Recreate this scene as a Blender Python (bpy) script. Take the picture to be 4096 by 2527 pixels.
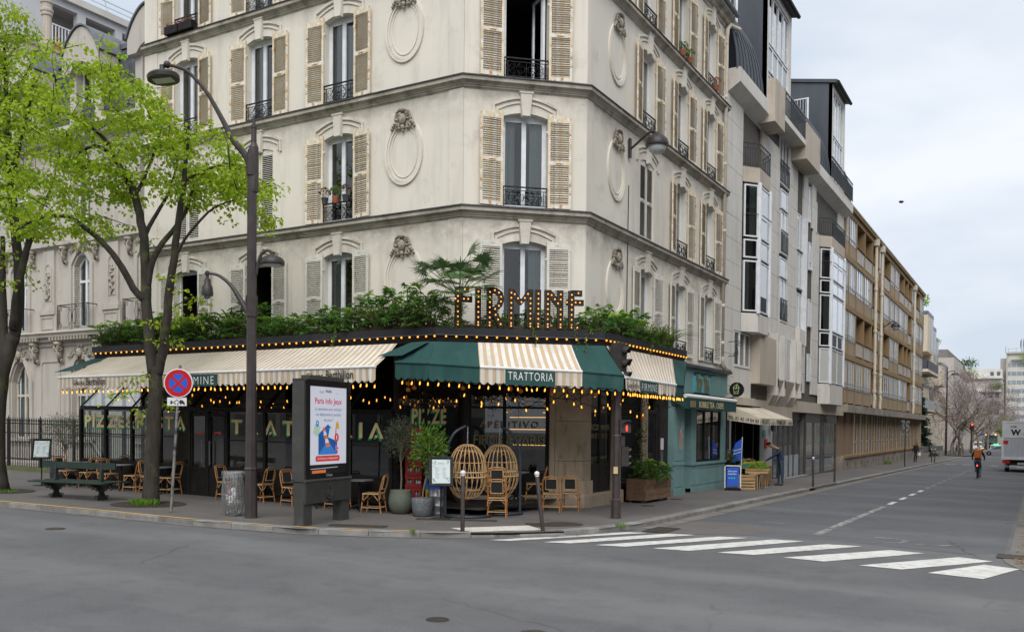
import bpy,bmesh,math,random
from math import sin,cos,pi,sqrt,radians as R,atan2
from mathutils import Vector as V,Matrix as M,noise as mnoise
random.seed(7)
for o in list(bpy.data.objects):bpy.data.objects.remove(o)
SC=bpy.context.scene
COL=SC.collection

# ---------------------------------------------------------------- camera
cd=bpy.data.cameras.new('camera');cam=bpy.data.objects.new('camera',cd);COL.objects.link(cam)
cd.sensor_width=36;cd.lens=36*3604.2/4096;cd.shift_y=(1776.7-1263.5)/4096
cd.clip_start=.1;cd.clip_end=3000
_az,_p,_r=R(30.24),R(-1.1366),R(.5208)
_f0=V((-sin(_az),cos(_az),0));_r0=V((cos(_az),sin(_az),0));_u0=V((0,0,1))
_fw=_f0*cos(_p)+_u0*sin(_p);_up=_u0*cos(_p)-_f0*sin(_p)
_ri=_r0*cos(_r)+_up*sin(_r);_ui=_up*cos(_r)-_r0*sin(_r)
cam.matrix_world=M(((_ri.x,_ui.x,-_fw.x,0),(_ri.y,_ui.y,-_fw.y,0),(_ri.z,_ui.z,-_fw.z,2.05),(0,0,0,1)))
SC.camera=cam
CAMR=_r0.copy();CAMF=_f0.copy()      # level right / forward directions of the view

# ---------------------------------------------------------------- sky, sun, exposure
SUN=V((.38,-.72,.95)).normalized()     # direction towards the sun (hidden by cloud)
w=bpy.data.worlds.new('World');SC.world=w;w.use_nodes=True
nt=w.node_tree;nt.nodes.clear()
def wn(t,**k):
    n=nt.nodes.new(t)
    for a,b in k.items():setattr(n,a,b)
    return n
sky=wn('ShaderNodeTexSky',sky_type='NISHITA',sun_disc=False)
sky.sun_elevation=math.asin(SUN.z);sky.sun_rotation=atan2(SUN.x,SUN.y);sky.air_density=1;sky.dust_density=3
tc=wn('ShaderNodeTexCoord');mp=wn('ShaderNodeMapping');mp.inputs['Scale'].default_value=(1,1,2.6)
n1=wn('ShaderNodeTexNoise');n1.inputs['Scale'].default_value=2.2;n1.inputs['Detail'].default_value=5;n1.inputs['Roughness'].default_value=.5
cr=wn('ShaderNodeValToRGB');cr.color_ramp.elements[0].position=.4;cr.color_ramp.elements[1].position=.62
cr.color_ramp.elements[0].color=(3.35,3.75,4.3,1);cr.color_ramp.elements[1].color=(4.75,4.95,5.25,1)
mx=wn('ShaderNodeMixRGB');mx.inputs[0].default_value=.93
bg=wn('ShaderNodeBackground');bg.inputs[1].default_value=.1
wo=wn('ShaderNodeOutputWorld');lk=nt.links.new
lk(tc.outputs['Generated'],mp.inputs[0]);lk(mp.outputs[0],n1.inputs[0]);lk(n1.outputs[0],cr.inputs[0])
lk(sky.outputs[0],mx.inputs[1]);lk(cr.outputs[0],mx.inputs[2]);lk(mx.outputs[0],bg.inputs[0]);lk(bg.outputs[0],wo.inputs[0])
sl=bpy.data.lights.new('sun','SUN');sl.energy=1.5;sl.angle=R(55);sl.color=(1,.975,.94)
so=bpy.data.objects.new('sun',sl);COL.objects.link(so)
so.rotation_euler=SUN.to_track_quat('Z','Y').to_euler()
SC.view_settings.view_transform='Standard';SC.view_settings.look='None'
SC.view_settings.exposure=1.0;SC.view_settings.gamma=1

# ---------------------------------------------------------------- materials
MT={}
def nodes(name):
    m=bpy.data.materials.new(name);m.use_nodes=True;MT[name]=m
    t=m.node_tree;b=t.nodes['Principled BSDF']
    return m,t,b
def noise_fac(t,scale,detail=3,rough=.55,stretch=None,coord='Object',lo=.35,hi=.65):
    tc=t.nodes.new('ShaderNodeTexCoord');src=tc.outputs[coord]
    if coord == 'World':
        pass
    mp=t.nodes.new('ShaderNodeMapping')
    if stretch:mp.inputs['Scale'].default_value=stretch
    t.links.new(src,mp.inputs[0])
    n=t.nodes.new('ShaderNodeTexNoise');n.inputs['Scale'].default_value=scale
    n.inputs['Detail'].default_value=detail;n.inputs['Roughness'].default_value=rough
    t.links.new(mp.outputs[0],n.inputs[0])
    mr=t.nodes.new('ShaderNodeMapRange');mr.inputs[1].default_value=lo;mr.inputs[2].default_value=hi
    t.links.new(n.outputs[0],mr.inputs[0])
    return mr.outputs[0],n
def mixc(t,fac,a,b):
    x=t.nodes.new('ShaderNodeMixRGB')
    if isinstance(fac,(int,float)):x.inputs[0].default_value=fac
    else:t.links.new(fac,x.inputs[0])
    for i,c in ((1,a),(2,b)):
        if isinstance(c,tuple):x.inputs[i].default_value=(*c[:3],1)
        else:t.links.new(c,x.inputs[i])
    return x.outputs[0]
def mat(name,c,c2=None,scale=4,rough=.7,metal=0,bump=0,bscale=60,stretch=None,lo=.35,hi=.65,detail=4,
        c3=None,scale3=1.2,lo3=.55,hi3=.7,stretch3=None,rnd=0,spec=.3,coat=0):
    """procedural surface: two noise-mixed tones, an optional third tone in patches, per-object variation and fine relief"""
    m,t,b=nodes(name)
    b.inputs['Roughness'].default_value=rough;b.inputs['Metallic'].default_value=metal
    b.inputs['Specular IOR Level'].default_value=spec;b.inputs['Coat Weight'].default_value=coat
    if c2 is None:c2=tuple(v*.82 for v in c)
    f,n=noise_fac(t,scale,detail,stretch=stretch,lo=lo,hi=hi)
    col=mixc(t,f,c,c2)
    if c3:
        f3,_=noise_fac(t,scale3,5,.65,stretch=stretch3,lo=lo3,hi=hi3)
        col=mixc(t,f3,col,c3)
    if rnd:
        oi=t.nodes.new('ShaderNodeObjectInfo');hs=t.nodes.new('ShaderNodeHueSaturation')
        mr=t.nodes.new('ShaderNodeMapRange');mr.inputs[3].default_value=1-rnd;mr.inputs[4].default_value=1+rnd
        t.links.new(oi.outputs['Random'],mr.inputs[0]);t.links.new(mr.outputs[0],hs.inputs['Value'])
        t.links.new(col,hs.inputs['Color']);col=hs.outputs[0]
    t.links.new(col,b.inputs['Base Color'])
    if bump:
        fb,nb=noise_fac(t,bscale,3)
        bp=t.nodes.new('ShaderNodeBump');bp.inputs['Strength'].default_value=bump;bp.inputs['Distance'].default_value=.01
        t.links.new(nb.outputs[0],bp.inputs['Height']);t.links.new(bp.outputs[0],b.inputs['Normal'])
    return m
def plain(name,c,rough=.6,metal=0,emit=0,spec=.4):
    m,t,b=nodes(name)
    b.inputs['Roughness'].default_value=rough;b.inputs['Metallic'].default_value=metal
    b.inputs['Specular IOR Level'].default_value=spec
    f,n=noise_fac(t,9,3)
    t.links.new(mixc(t,f,c,tuple(v*.86 for v in c)),b.inputs['Base Color'])
    if emit:
        b.inputs['Emission Color'].default_value=(*c,1);b.inputs['Emission Strength'].default_value=emit
    return m
def glass(name,tint=(.9,.94,.93),refl=1.0,rough=.01):
    m,t,b=nodes(name);t.nodes.remove(b)
    tr=t.nodes.new('ShaderNodeBsdfTransparent');tr.inputs[0].default_value=(*tint,1)
    gl=t.nodes.new('ShaderNodeBsdfGlossy');gl.inputs['Roughness'].default_value=rough
    fr=t.nodes.new('ShaderNodeFresnel');fr.inputs[0].default_value=1.5
    mu=t.nodes.new('ShaderNodeMath');mu.operation='MULTIPLY';mu.inputs[1].default_value=1.7*refl;mu.use_clamp=True
    ms=t.nodes.new('ShaderNodeMixShader')
    t.links.new(fr.outputs[0],mu.inputs[0]);t.links.new(mu.outputs[0],ms.inputs[0])
    t.links.new(tr.outputs[0],ms.inputs[1]);t.links.new(gl.outputs[0],ms.inputs[2])
    t.links.new(ms.outputs[0],t.nodes['Material Output'].inputs[0])
    return m
def leafmat(name,c,c2,trans=.45,scale=2.5,rough=.45):
    m,t,b=nodes(name)
    at=t.nodes.new('ShaderNodeAttribute');at.attribute_name='rnd'
    col=mixc(t,at.outputs['Fac'],c,c2)
    t.links.new(col,b.inputs['Base Color']);b.inputs['Roughness'].default_value=rough
    b.inputs['Specular IOR Level'].default_value=.35
    tl=t.nodes.new('ShaderNodeBsdfTranslucent');t.links.new(col,tl.inputs[0])
    ms=t.nodes.new('ShaderNodeMixShader');ms.inputs[0].default_value=trans
    t.links.new(b.outputs[0],ms.inputs[1]);t.links.new(tl.outputs[0],ms.inputs[2])
    t.links.new(ms.outputs[0],t.nodes['Material Output'].inputs[0])
    return m
def stripes(name,ca,cb,period,axis='X',off=0):
    """woven canvas with two-tone stripes across one object axis, dusty"""
    m,t,b=nodes(name);b.inputs['Roughness'].default_value=.85;b.inputs['Specular IOR Level'].default_value=.1
    tc=t.nodes.new('ShaderNodeTexCoord');sp=t.nodes.new('ShaderNodeSeparateXYZ');t.links.new(tc.outputs['UV'],sp.inputs[0])
    a=t.nodes.new('ShaderNodeMath');a.operation='DIVIDE';a.inputs[1].default_value=period
    t.links.new(sp.outputs[0],a.inputs[0])
    fr=t.nodes.new('ShaderNodeMath');fr.operation='FRACT';t.links.new(a.outputs[0],fr.inputs[0])
    gt=t.nodes.new('ShaderNodeMath');gt.operation='GREATER_THAN';gt.inputs[1].default_value=.5;t.links.new(fr.outputs[0],gt.inputs[0])
    col=mixc(t,gt.outputs[0],ca,cb)
    f,_=noise_fac(t,1.3,5,.6,lo=.45,hi=.8);f2,_=noise_fac(t,14,4,.6,stretch=(1,.2,.2),lo=.5,hi=.85)
    col=mixc(t,f,col,mixc(t,.85,col,(.4,.33,.24)));col=mixc(t,f2,col,mixc(t,.75,col,(.5,.45,.38)))
    t.links.new(col,b.inputs['Base Color'])
    return m

# ---------------------------------------------------------------- mesh building
def gz(x,y):return -.012*x-.010*y        # pavement height: the crossing falls gently to the east
class MB:
    """collects shapes; build() links them as one mesh object"""
    def __init__(s):s.v=[];s.f=[];s.uv=None
    def add(s,vs,fs):
        n=len(s.v);s.v += [tuple(q) for q in vs];s.f += [tuple(i+n for i in f) for f in fs];return s
    def box(s,x0,x1,y0,y1,z0,z1):
        return s.add([(x0,y0,z0),(x1,y0,z0),(x1,y1,z0),(x0,y1,z0),(x0,y0,z1),(x1,y0,z1),(x1,y1,z1),(x0,y1,z1)],
                     [(0,3,2,1),(4,5,6,7),(0,1,5,4),(1,2,6,5),(2,3,7,6),(3,0,4,7)])
    def obox(s,c,ax,ay,az):
        c,ax,ay,az=V(c),V(ax),V(ay),V(az)
        vs=[c+ax*i+ay*j+az*k for k in (-.5,.5) for i,j in ((-.5,-.5),(.5,-.5),(.5,.5),(-.5,.5))]
        return s.add(vs,[(0,3,2,1),(4,5,6,7),(0,1,5,4),(1,2,6,5),(2,3,7,6),(3,0,4,7)])
    def bar(s,a,b,w,h=None,up=(0,0,1)):
        a,b=V(a),V(b);d=b-a;h=h or w
        if d.length < 1e-6:return s
        u=V(up)
        x=d.cross(u)
        if x.length < 1e-5:x=d.cross(V((1,0,0)))
        x.normalize();y=x.cross(d).normalized()
        return s.obox((a+b)/2,d,x*w,y*h)
    def quad(s,*p):return s.add(p,[tuple(range(len(p)))])
    def tube(s,path,r,n=6,cap=True,closed=False):
        P=[V(q) for q in path];m=len(P)
        if m < 2:return s
        rs=r if isinstance(r,(list,tuple)) else [r]*m
        vs=[];ref=None
        for i in range(m):
            if closed:d=P[(i+1) % m]-P[i-1]
            else:d=P[min(i+1,m-1)]-P[max(i-1,0)]
            if d.length < 1e-9:d=V((0,0,1))
            d.normalize()
            if ref is None:
                ref=V((0,0,1)) if abs(d.z) < .9 else V((1,0,0))
            x=ref-d*ref.dot(d)
            if x.length < 1e-5:x=V((1,0,0))-d*d.x
            x.normalize();ref=x;y=d.cross(x)
            for k in range(n):
                a=2*pi*k/n;vs.append(P[i]+(x*cos(a)+y*sin(a))*rs[i])
        fs=[]
        for i in range(m if closed else m-1):
            for k in range(n):
                a=i*n+k;b=i*n+(k+1) % n;c=((i+1) % m)*n+(k+1) % n;d=((i+1) % m)*n+k
                fs.append((a,b,c,d))
        if cap and not closed:fs += [tuple(range(n))[::-1],tuple((m-1)*n+k for k in range(n))]
        return s.add(vs,fs)
    def lathe(s,prof,n=16,c=(0,0,0),sx=1,sy=1):
        vs=[];fs=[]
        for (r,z) in prof:
            for k in range(n):
                a=2*pi*k/n;vs.append((c[0]+r*cos(a)*sx,c[1]+r*sin(a)*sy,c[2]+z))
        for i in range(len(prof)-1):
            for k in range(n):
                fs.append((i*n+k,i*n+(k+1) % n,(i+1)*n+(k+1) % n,(i+1)*n+k))
        if prof[0][0] > 1e-4:fs.append(tuple(range(n))[::-1])
        if prof[-1][0] > 1e-4:fs.append(tuple((len(prof)-1)*n+k for k in range(n)))
        return s.add(vs,fs)
    def ball(s,c,r,n=8,m=5,sz=1.0,sx=1.0,sy=1.0):
        pr=[(max(1e-5,r*sin(pi*i/m)),-r*cos(pi*i/m)*sz) for i in range(m+1)]
        return s.lathe(pr,n,c,sx,sy)
    def prism(s,poly,o,ux,uy,d):
        """polygon (2-D) in the frame o, ux, uy, extruded along the vector d"""
        o,ux,uy,d=V(o),V(ux),V(uy),V(d);n=len(poly)
        a=[o+ux*p[0]+uy*p[1] for p in poly]
        return s.add(a+[q+d for q in a],[tuple(range(n))[::-1],tuple(range(n,2*n))]+[(i,(i+1) % n,n+(i+1) % n,n+i) for i in range(n)])
    def ribbon(s,pts,w,o,ux,uy,d,closed=False):
        """band of width w along a 2-D path in the frame o, ux, uy, thickness vector d"""
        n=len(pts);L=[];Rr=[]
        for i in range(n):
            a=pts[(i-1) % n] if closed else pts[max(i-1,0)];b=pts[(i+1) % n] if closed else pts[min(i+1,n-1)]
            dx,dy=b[0]-a[0],b[1]-a[1];l=sqrt(dx*dx+dy*dy) or 1;nx,ny=-dy/l*w/2,dx/l*w/2
            L.append((pts[i][0]+nx,pts[i][1]+ny));Rr.append((pts[i][0]-nx,pts[i][1]-ny))
        o,ux,uy,d=V(o),V(ux),V(uy),V(d)
        for i in range(n if closed else n-1):
            j=(i+1) % n
            s.prism([L[i],L[j],Rr[j],Rr[i]],o,ux,uy,d)
        return s
    def sweep(s,prof,path,closed=False):
        """profile (outward offset, z) swept along a horizontal 2-D path with mitred corners; outward = right of travel"""
        n=len(path);m=len(prof);vs=[]
        for i in range(n):
            p=V(path[i]).to_2d() if len(path[i]) > 2 else V(path[i])
            def nr(a,b):
                d=(V(b)-V(a));d.normalize();return V((d.y,-d.x))
            if closed:n0=nr(path[i-1],path[i]);n1=nr(path[i],path[(i+1) % n])
            else:
                n0=nr(path[i-1],path[i]) if i else nr(path[0],path[1]);n1=nr(path[i],path[i+1]) if i < n-1 else n0
            b=(n0+n1).normalized();k=1/max(.3,b.dot(n0))
            for (d,z) in prof:vs.append((p.x+b.x*d*k,p.y+b.y*d*k,z))
        fs=[]
        for i in range(n if closed else n-1):
            for j in range(m-1):
                a=i*m+j;b2=((i+1) % n)*m+j
                fs.append((a,b2,b2+1,a+1))
        if not closed:fs += [tuple(range(m)),tuple((n-1)*m+j for j in range(m))[::-1]]
        return s.add(vs,fs)
    def tf(s,mtx):
        s.v=[tuple(mtx @ V(q)) for q in s.v];return s
    def mesh(s,name,material,smooth=False):
        me=bpy.data.meshes.new(name);me.from_pydata(s.v,[],s.f);me.materials.append(MT[material] if isinstance(material,str) else material)
        if s.uv is not None:
            l=me.uv_layers.new(name='UV')
            for po in me.polygons:
                for li in po.loop_indices:l.data[li].uv=s.uv[me.loops[li].vertex_index]
        if smooth:
            me.polygons.foreach_set('use_smooth',[True]*len(me.polygons))
        me.validate();me.update()
        return me
    def build(s,name,material,parent=None,smooth=False,auto=False):
        off=V((0,0,0));q=parent
        while q is not None:off += q.location;q=q.parent
        if off.length > 0:s.v=[(a-off.x,b-off.y,c-off.z) for a,b,c in s.v]
        me=s.mesh(name,material,smooth)
        if auto:
            bm=bmesh.new();bm.from_mesh(me)
            for e in bm.edges:
                e.smooth=not (len(e.link_faces) != 2 or e.calc_face_angle(0) > .7)
            for f in bm.faces:f.smooth=True
            bm.to_mesh(me);bm.free()
        return link(name,me,parent)
def link(name,me,parent=None,loc=(0,0,0),rz=0,sc=None):
    o=bpy.data.objects.new(name,me);COL.objects.link(o);o.parent=parent
    o.location=loc
    if rz:o.rotation_euler=(0,0,rz)
    if sc is not None:o.scale=sc if isinstance(sc,(tuple,list)) else (sc,sc,sc)
    return o
def tag(o,label=None,cat=None,group=None,kind=None):
    if label:o['label']=label
    if cat:o['category']=cat
    if group:o['group']=group
    if kind:o['kind']=kind
    return o
def thing(name,label,cat,loc=(0,0,0),rz=0,group=None):
    o=bpy.data.objects.new(name,None);COL.objects.link(o);o.location=loc;o.rotation_euler=(0,0,rz);o.empty_display_size=.2
    return tag(o,label,cat,group)
def copy_tree(o,parent=None):
    c=o.copy();COL.objects.link(c);c.parent=parent
    for ch in o.children:copy_tree(ch,c)
    return c
def dup(root,loc,rz=0,label=None,sc=None):
    c=copy_tree(root);c.location=loc;c.rotation_euler=(0,0,rz)
    if label:c['label']=label
    if sc:c.scale=(sc,sc,sc)
    return c
_fc={}
def textmesh(txt,bold=0.0,extr=0.0,spacing=1.0):
    k=(txt,bold,extr,spacing)
    if k in _fc:return _fc[k]
    cu=bpy.data.curves.new('txt','FONT');cu.body=txt;cu.size=1;cu.offset=bold;cu.extrude=extr;cu.resolution_u=3
    cu.space_character=spacing
    ob=bpy.data.objects.new('txt',cu);COL.objects.link(ob)
    dg=bpy.context.evaluated_depsgraph_get();dg.update()
    me=bpy.data.meshes.new_from_object(ob.evaluated_get(dg))
    vs=[tuple(q.co) for q in me.vertices];fs=[tuple(p.vertices) for p in me.polygons]
    bpy.data.objects.remove(ob);bpy.data.curves.remove(cu);bpy.data.meshes.remove(me)
    _fc[k]=(vs,fs);return _fc[k]
def text(mb,txt,o,ux,uy,width,height,bold=0.0,thick=0.0,spacing=1.0,skew=0,arc=None):
    """adds lettering filling a width x height box at o (lower left) in the frame ux, uy"""
    vs,fs=textmesh(txt,bold,0.0,spacing)
    if not vs:return mb
    x0=min(q[0] for q in vs);x1=max(q[0] for q in vs);y0=min(q[1] for q in vs);y1=max(q[1] for q in vs)
    o,ux,uy=V(o),V(ux),V(uy);n=ux.cross(uy)
    sx=width/(x1-x0);sy=height/(y1-y0)
    pts=[o+ux*((q[0]-x0)*sx+skew*(q[1]-y0)*sy)+uy*((q[1]-y0)*sy)+n*thick for q in vs]
    return mb.add(pts,fs)
X_,Y_,Z_=V((1,0,0)),V((0,1,0)),V((0,0,1))
# ================================================================ ground, road, pavement
def asphalt(name,c,c2,speck,patch):
    m,t,b=nodes(name);b.inputs['Roughness'].default_value=.8;b.inputs['Specular IOR Level'].default_value=.25
    f,_=noise_fac(t,.45,5,.6,lo=.35,hi=.65);f2,n2=noise_fac(t,90,2,.7,lo=.42,hi=.72);f3,_=noise_fac(t,1.6,6,.7,lo=.5,hi=.8)
    f4,_=noise_fac(t,.22,4,.55,stretch=(.25,1.6,1),lo=.45,hi=.62)
    col=mixc(t,f,c,c2);col=mixc(t,f4,col,mixc(t,.35,col,speck));col=mixc(t,f2,col,mixc(t,.55,col,speck));col=mixc(t,f3,col,mixc(t,.5,col,patch))
    tc=t.nodes.new('ShaderNodeTexCoord');vo=t.nodes.new('ShaderNodeTexVoronoi');vo.feature='DISTANCE_TO_EDGE';vo.inputs['Scale'].default_value=.23
    wv=t.nodes.new('ShaderNodeTexNoise');wv.inputs['Scale'].default_value=1.7;ad=t.nodes.new('ShaderNodeMixRGB');ad.inputs[0].default_value=.22
    t.links.new(tc.outputs['Object'],wv.inputs[0]);t.links.new(tc.outputs['Object'],ad.inputs[1]);t.links.new(wv.outputs['Color'],ad.inputs[2])
    t.links.new(ad.outputs[0],vo.inputs[0])
    mr=t.nodes.new('ShaderNodeMapRange');mr.inputs[1].default_value=.0;mr.inputs[2].default_value=.006;mr.inputs[3].default_value=.55;mr.inputs[4].default_value=0
    t.links.new(vo.outputs['Distance'],mr.inputs[0]);mk,_=noise_fac(t,.35,2,lo=.5,hi=.6)
    mm=t.nodes.new('ShaderNodeMath');mm.operation='MULTIPLY';t.links.new(mr.outputs[0],mm.inputs[0]);t.links.new(mk,mm.inputs[1])
    col=mixc(t,mm.outputs[0],col,tuple(v*.35 for v in c))
    t.links.new(col,b.inputs['Base Color'])
    bp=t.nodes.new('ShaderNodeBump');bp.inputs['Strength'].default_value=.35;bp.inputs['Distance'].default_value=.01
    t.links.new(n2.outputs[0],bp.inputs['Height']);t.links.new(bp.outputs[0],b.inputs['Normal'])
asphalt('asphalt',(.112,.112,.114),(.084,.085,.088),(.22,.22,.22),(.058,.058,.06))
asphalt('asphalt_blue',(.094,.098,.105),(.076,.08,.087),(.18,.185,.19),(.055,.058,.062))
asphalt('pavement_asphalt',(.125,.115,.108),(.096,.089,.085),(.17,.16,.15),(.07,.066,.062))
mat('granite',(.25,.24,.225),(.17,.165,.155),scale=3,rough=.8,bump=.4,bscale=90,c3=(.09,.085,.08),scale3=2.2,lo3=.58,hi3=.78,rnd=.16)
mat('gutter',(.2,.185,.165),(.14,.13,.118),scale=2.5,rough=.85,c3=(.09,.085,.08),scale3=.8)
mat('road_paint',(.66,.65,.61),(.5,.49,.46),scale=6,rough=.75,c3=(.22,.215,.21),scale3=5,lo3=.6,hi3=.7)
mat('worn_paint',(.4,.39,.36),(.2,.2,.19),scale=3,rough=.8,c3=(.1,.1,.1),scale3=3.5,lo3=.42,hi3=.6)
mat('yellow_paint',(.62,.36,.07),(.5,.29,.06),scale=8,rough=.75,c3=(.25,.22,.18),scale3=7,lo3=.6,hi3=.7)
mat('cast_iron',(.06,.055,.05),(.1,.08,.06),scale=12,rough=.7,metal=.4,bump=.4,bscale=40)
mat('moss',(.05,.075,.02),(.08,.07,.045),scale=9,rough=.95)
leafmat('grass',(.09,.2,.02),(.16,.27,.03),.3)
RZ=-.10
def gp(x,y,dz=0.0):return (x,y,gz(x,y)+dz)
mb=MB();mb.quad(gp(-900,-400,RZ),gp(700,-400,RZ),gp(700,1500,RZ),gp(-900,1500,RZ))
road=tag(mb.build('road','asphalt'),kind='structure')
KP=[(-70,9.1),(-30,11.85),(-21.35,12.4),(-18,12.6),(-14.85,12.72),(-12.5,13.1),(-11.1,13.7),(-9.95,14.4),(-8.95,15.35),(-8.3,16.3),(-7.88,17.4),(-7.66,18.8),(-7.64,37),(-7.64,123)]
PAVE=[(-70,80)]+KP+[(-8.6,125.5),(-14,126),(-70,126)]
mb=MB();mb.add([gp(x,y,-.002) for x,y in PAVE],[tuple(range(len(PAVE)))[::-1]])
pave=tag(mb.build('pavement','pavement_asphalt'),kind='structure')
KP2=[(.06,150),(.06,19.4),(.16,18.2),(.42,17.3),(1.0,16.6),(2.2,16.1),(30,15.4)]
mb=MB();mb.add([gp(x,y,0) for x,y in KP2+[(30,150)]],[tuple(range(len(KP2)+1))])
pave2=tag(mb.build('pavement','pavement_asphalt'),kind='structure')
P3=[(-14,131),(-8.2,131.5),(-7.4,133),(-7.4,300),(-60,300),(-60,131)]
mb=MB();mb.add([gp(x,y,0) for x,y in P3],[tuple(range(len(P3)))])
pave3=tag(mb.build('pavement','pavement_asphalt'),kind='structure')
def resample(path,step):
    out=[];carry=0;P=[V(q) for q in path]
    out.append(P[0])
    for a,b in zip(P,P[1:]):
        L=(b-a).length;d=step-carry
        while d <= L:out.append(a+(b-a)*(d/L));d += step
        carry=L-(d-step)
    return out
def offs(path,d):
    """2-D path shifted to its left by d"""
    out=[]
    for i,p in enumerate(path):
        a=path[max(i-1,0)];b=path[min(i+1,len(path)-1)];t=(V(b)-V(a)).normalized()
        out.append(V(p)+V((-t.y,t.x))*d)
    return out
def kerbs(path,step,parent,wid=.3,left=1,fine=True):
    q=resample(path,step);inn=offs(q,wid*left)
    for i in range(len(q)-1):
        mid=(q[i]+q[i+1])/2
        if mid.y > 125 or mid.x < -45:continue
        g=.006;a,b=q[i]+(q[i+1]-q[i])*g/step,q[i+1]-(q[i+1]-q[i])*g/step;c,d=inn[i+1],inn[i]
        dip=-.055 if (-9.9 < mid.x < -8.3 and 14 < mid.y < 16.6) or (38 < mid.y < 41) or (86 < mid.y < 89) else 0
        j=random.uniform(-.006,.006)+dip*.0;h=.012+j;bv=.02
        o=(a-d).normalized()
        mb=MB();n=lambda p,z:(p.x,p.y,gz(p.x,p.y)+z)
        ai,bi=a-o*bv,b-o*bv
        z0=h+dip
        mb.add([n(a,RZ-.05),n(b,RZ-.05),n(b,z0-bv),n(a,z0-bv),n(bi,z0),n(ai,z0),n(c,.006),n(d,.006),n(c,-.1),n(d,-.1)],
               [(0,1,2,3),(3,2,4,5),(5,4,6,7),(7,6,8,9),(0,3,5,7,9),(1,8,6,4,2)])
        mb.build('kerb_stone','granite',parent)
kerbs(KP[1:-1],1.0,pave);kerbs([(-7.64,37.4),(-7.64,124)],2.2,pave)
kerbs([(.06,60),(.06,19.4)]+KP2[2:],1.0,pave2,left=1)
def strip(path,d0,d1,name,m,parent,dz):
    a=offs(path,d0);b=offs(path,d1)
    for i in range(len(path)-1):
        if (V(path[i])-V(path[i+1])).length < .02:continue
        MB().quad(gp(a[i].x,a[i].y,dz),gp(a[i+1].x,a[i+1].y,dz),gp(b[i+1].x,b[i+1].y,dz),gp(b[i].x,b[i].y,dz)).build(name,m,parent)
gpth=[V(q) for q in KP[1:12]]
strip([V(q) for q in KP[11:14]],-.42,-.01,'gutter','gutter',road,RZ+.008)
strip(gpth,-.13,-.01,'gutter','gutter',road,RZ+.008)
strip([(.06,70),(.06,19.4)],-.48,-.01,'gutter','gutter',road,RZ+.008)
strip([V(q) for q in KP2[1:5]],-.62,-.01,'gutter','gutter',road,RZ+.010)
# side street surface, slightly newer and bluer
mb=MB();pts=[(-7.2,124),(-7.2,19.6),(-6.2,18.9),(-3.5,19.5),(-1.2,18.9),(-.5,19.6),(-.45,124)]
mb.add([gp(x,y,RZ+.004) for x,y in pts],[tuple(range(len(pts)))]);mb.build('side_street_surface','asphalt_blue',road)
for pts in ([(-7.2,18.4),(-6.2,18.5),(-5.1,19.4),(-5.2,21),(-6.6,21.6),(-7.2,21)],):
    mb=MB();mb.add([gp(x,y,RZ+.0062) for x,y in pts],[tuple(range(len(pts)))]);mb.build('repair_patch','pavement_asphalt',road)
# zebra crossing, lane dashes
STR=[[(-9.0,14.6),(-8.62,14.75),(-7.12,17.9),(-7.55,17.75)]]
CW=[[(-8.66,14.05),(-8.31,14.2),(-6.82,17.21),(-7.21,17.05)],[(-7.75,14.45),(-7.28,14.63),(-5.92,17.55),(-6.47,17.34)],[(-6.83,14.72),(-6.31,14.87),(-4.93,17.79),(-5.46,17.59)],[(-5.84,14.98),(-5.2,15.1),(-3.89,18.01),(-4.45,17.86)],[(-4.75,15.21),(-4.14,15.33),(-2.81,17.97),(-3.42,17.83)],[(-3.65,15.36),(-2.98,15.32),(-1.71,17.65),(-2.29,17.72)],[(-2.44,15.24),(-1.79,15.22),(-.61,17.3),(-1.15,17.5)],[(-1.27,15.11),(-.69,14.99),(.2,16.6),(-.35,16.75)]]
def scale_cam(x,y):# pavement-plane measurement carried down to the road plane
    k=(2.05-(RZ))/2.05;return x*k*.999,y*k*.999
def marking(q,name,m='road_paint',dz=.008,parent=None):
    mb=MB();n=8;a,b,c,d=[V(p) for p in q]
    A=[a+(d-a)*(i/n) for i in range(n+1)];B=[b+(c-b)*(i/n) for i in range(n+1)]
    jt=lambda p:p+V((random.uniform(-.008,.008),random.uniform(-.008,.008)))
    poly=[jt(p) for p in A]+[jt(p) for p in B[::-1]]
    mb.add([gp(p.x,p.y,RZ+dz) for p in poly],[tuple(range(len(poly)))])
    return mb.build(name,m,parent or road)
for k,q in enumerate(CW):
    if k == 7:continue
    marking([scale_cam(*p) for p in q],'crosswalk_stripe')
marking([scale_cam(-1.42,15.11),scale_cam(-.66,14.99),scale_cam(-.2,16.55),scale_cam(-.72,16.75)],'crosswalk_stripe')
y=31.3
for i in range(15):
    L=1.45 if y < 60 else 1.6
    marking([(-4.19,y),(-4.03,y),(-4.03,y+L),(-4.19,y+L)],'lane_dash','road_paint' if i < 4 else 'worn_paint',.009);y += L+1.35
marking([(-4.22,20.3),(-4.04,20.3),(-4.03,30.4),(-4.2,30.4)],'lane_line','worn_paint',.009)
for x0 in (-6.9,-5.6,-3.55,-2.2):marking([(x0,86.0),(x0+.75,86.0),(x0+.75,89),(x0,89)],'crosswalk_stripe','worn_paint',.009)
for x0 in (-5.9,-4.4,-2.9):marking([(x0,132),(x0+.8,132),(x0+.8,137),(x0,137)],'crosswalk_stripe','worn_paint',.009)
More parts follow.
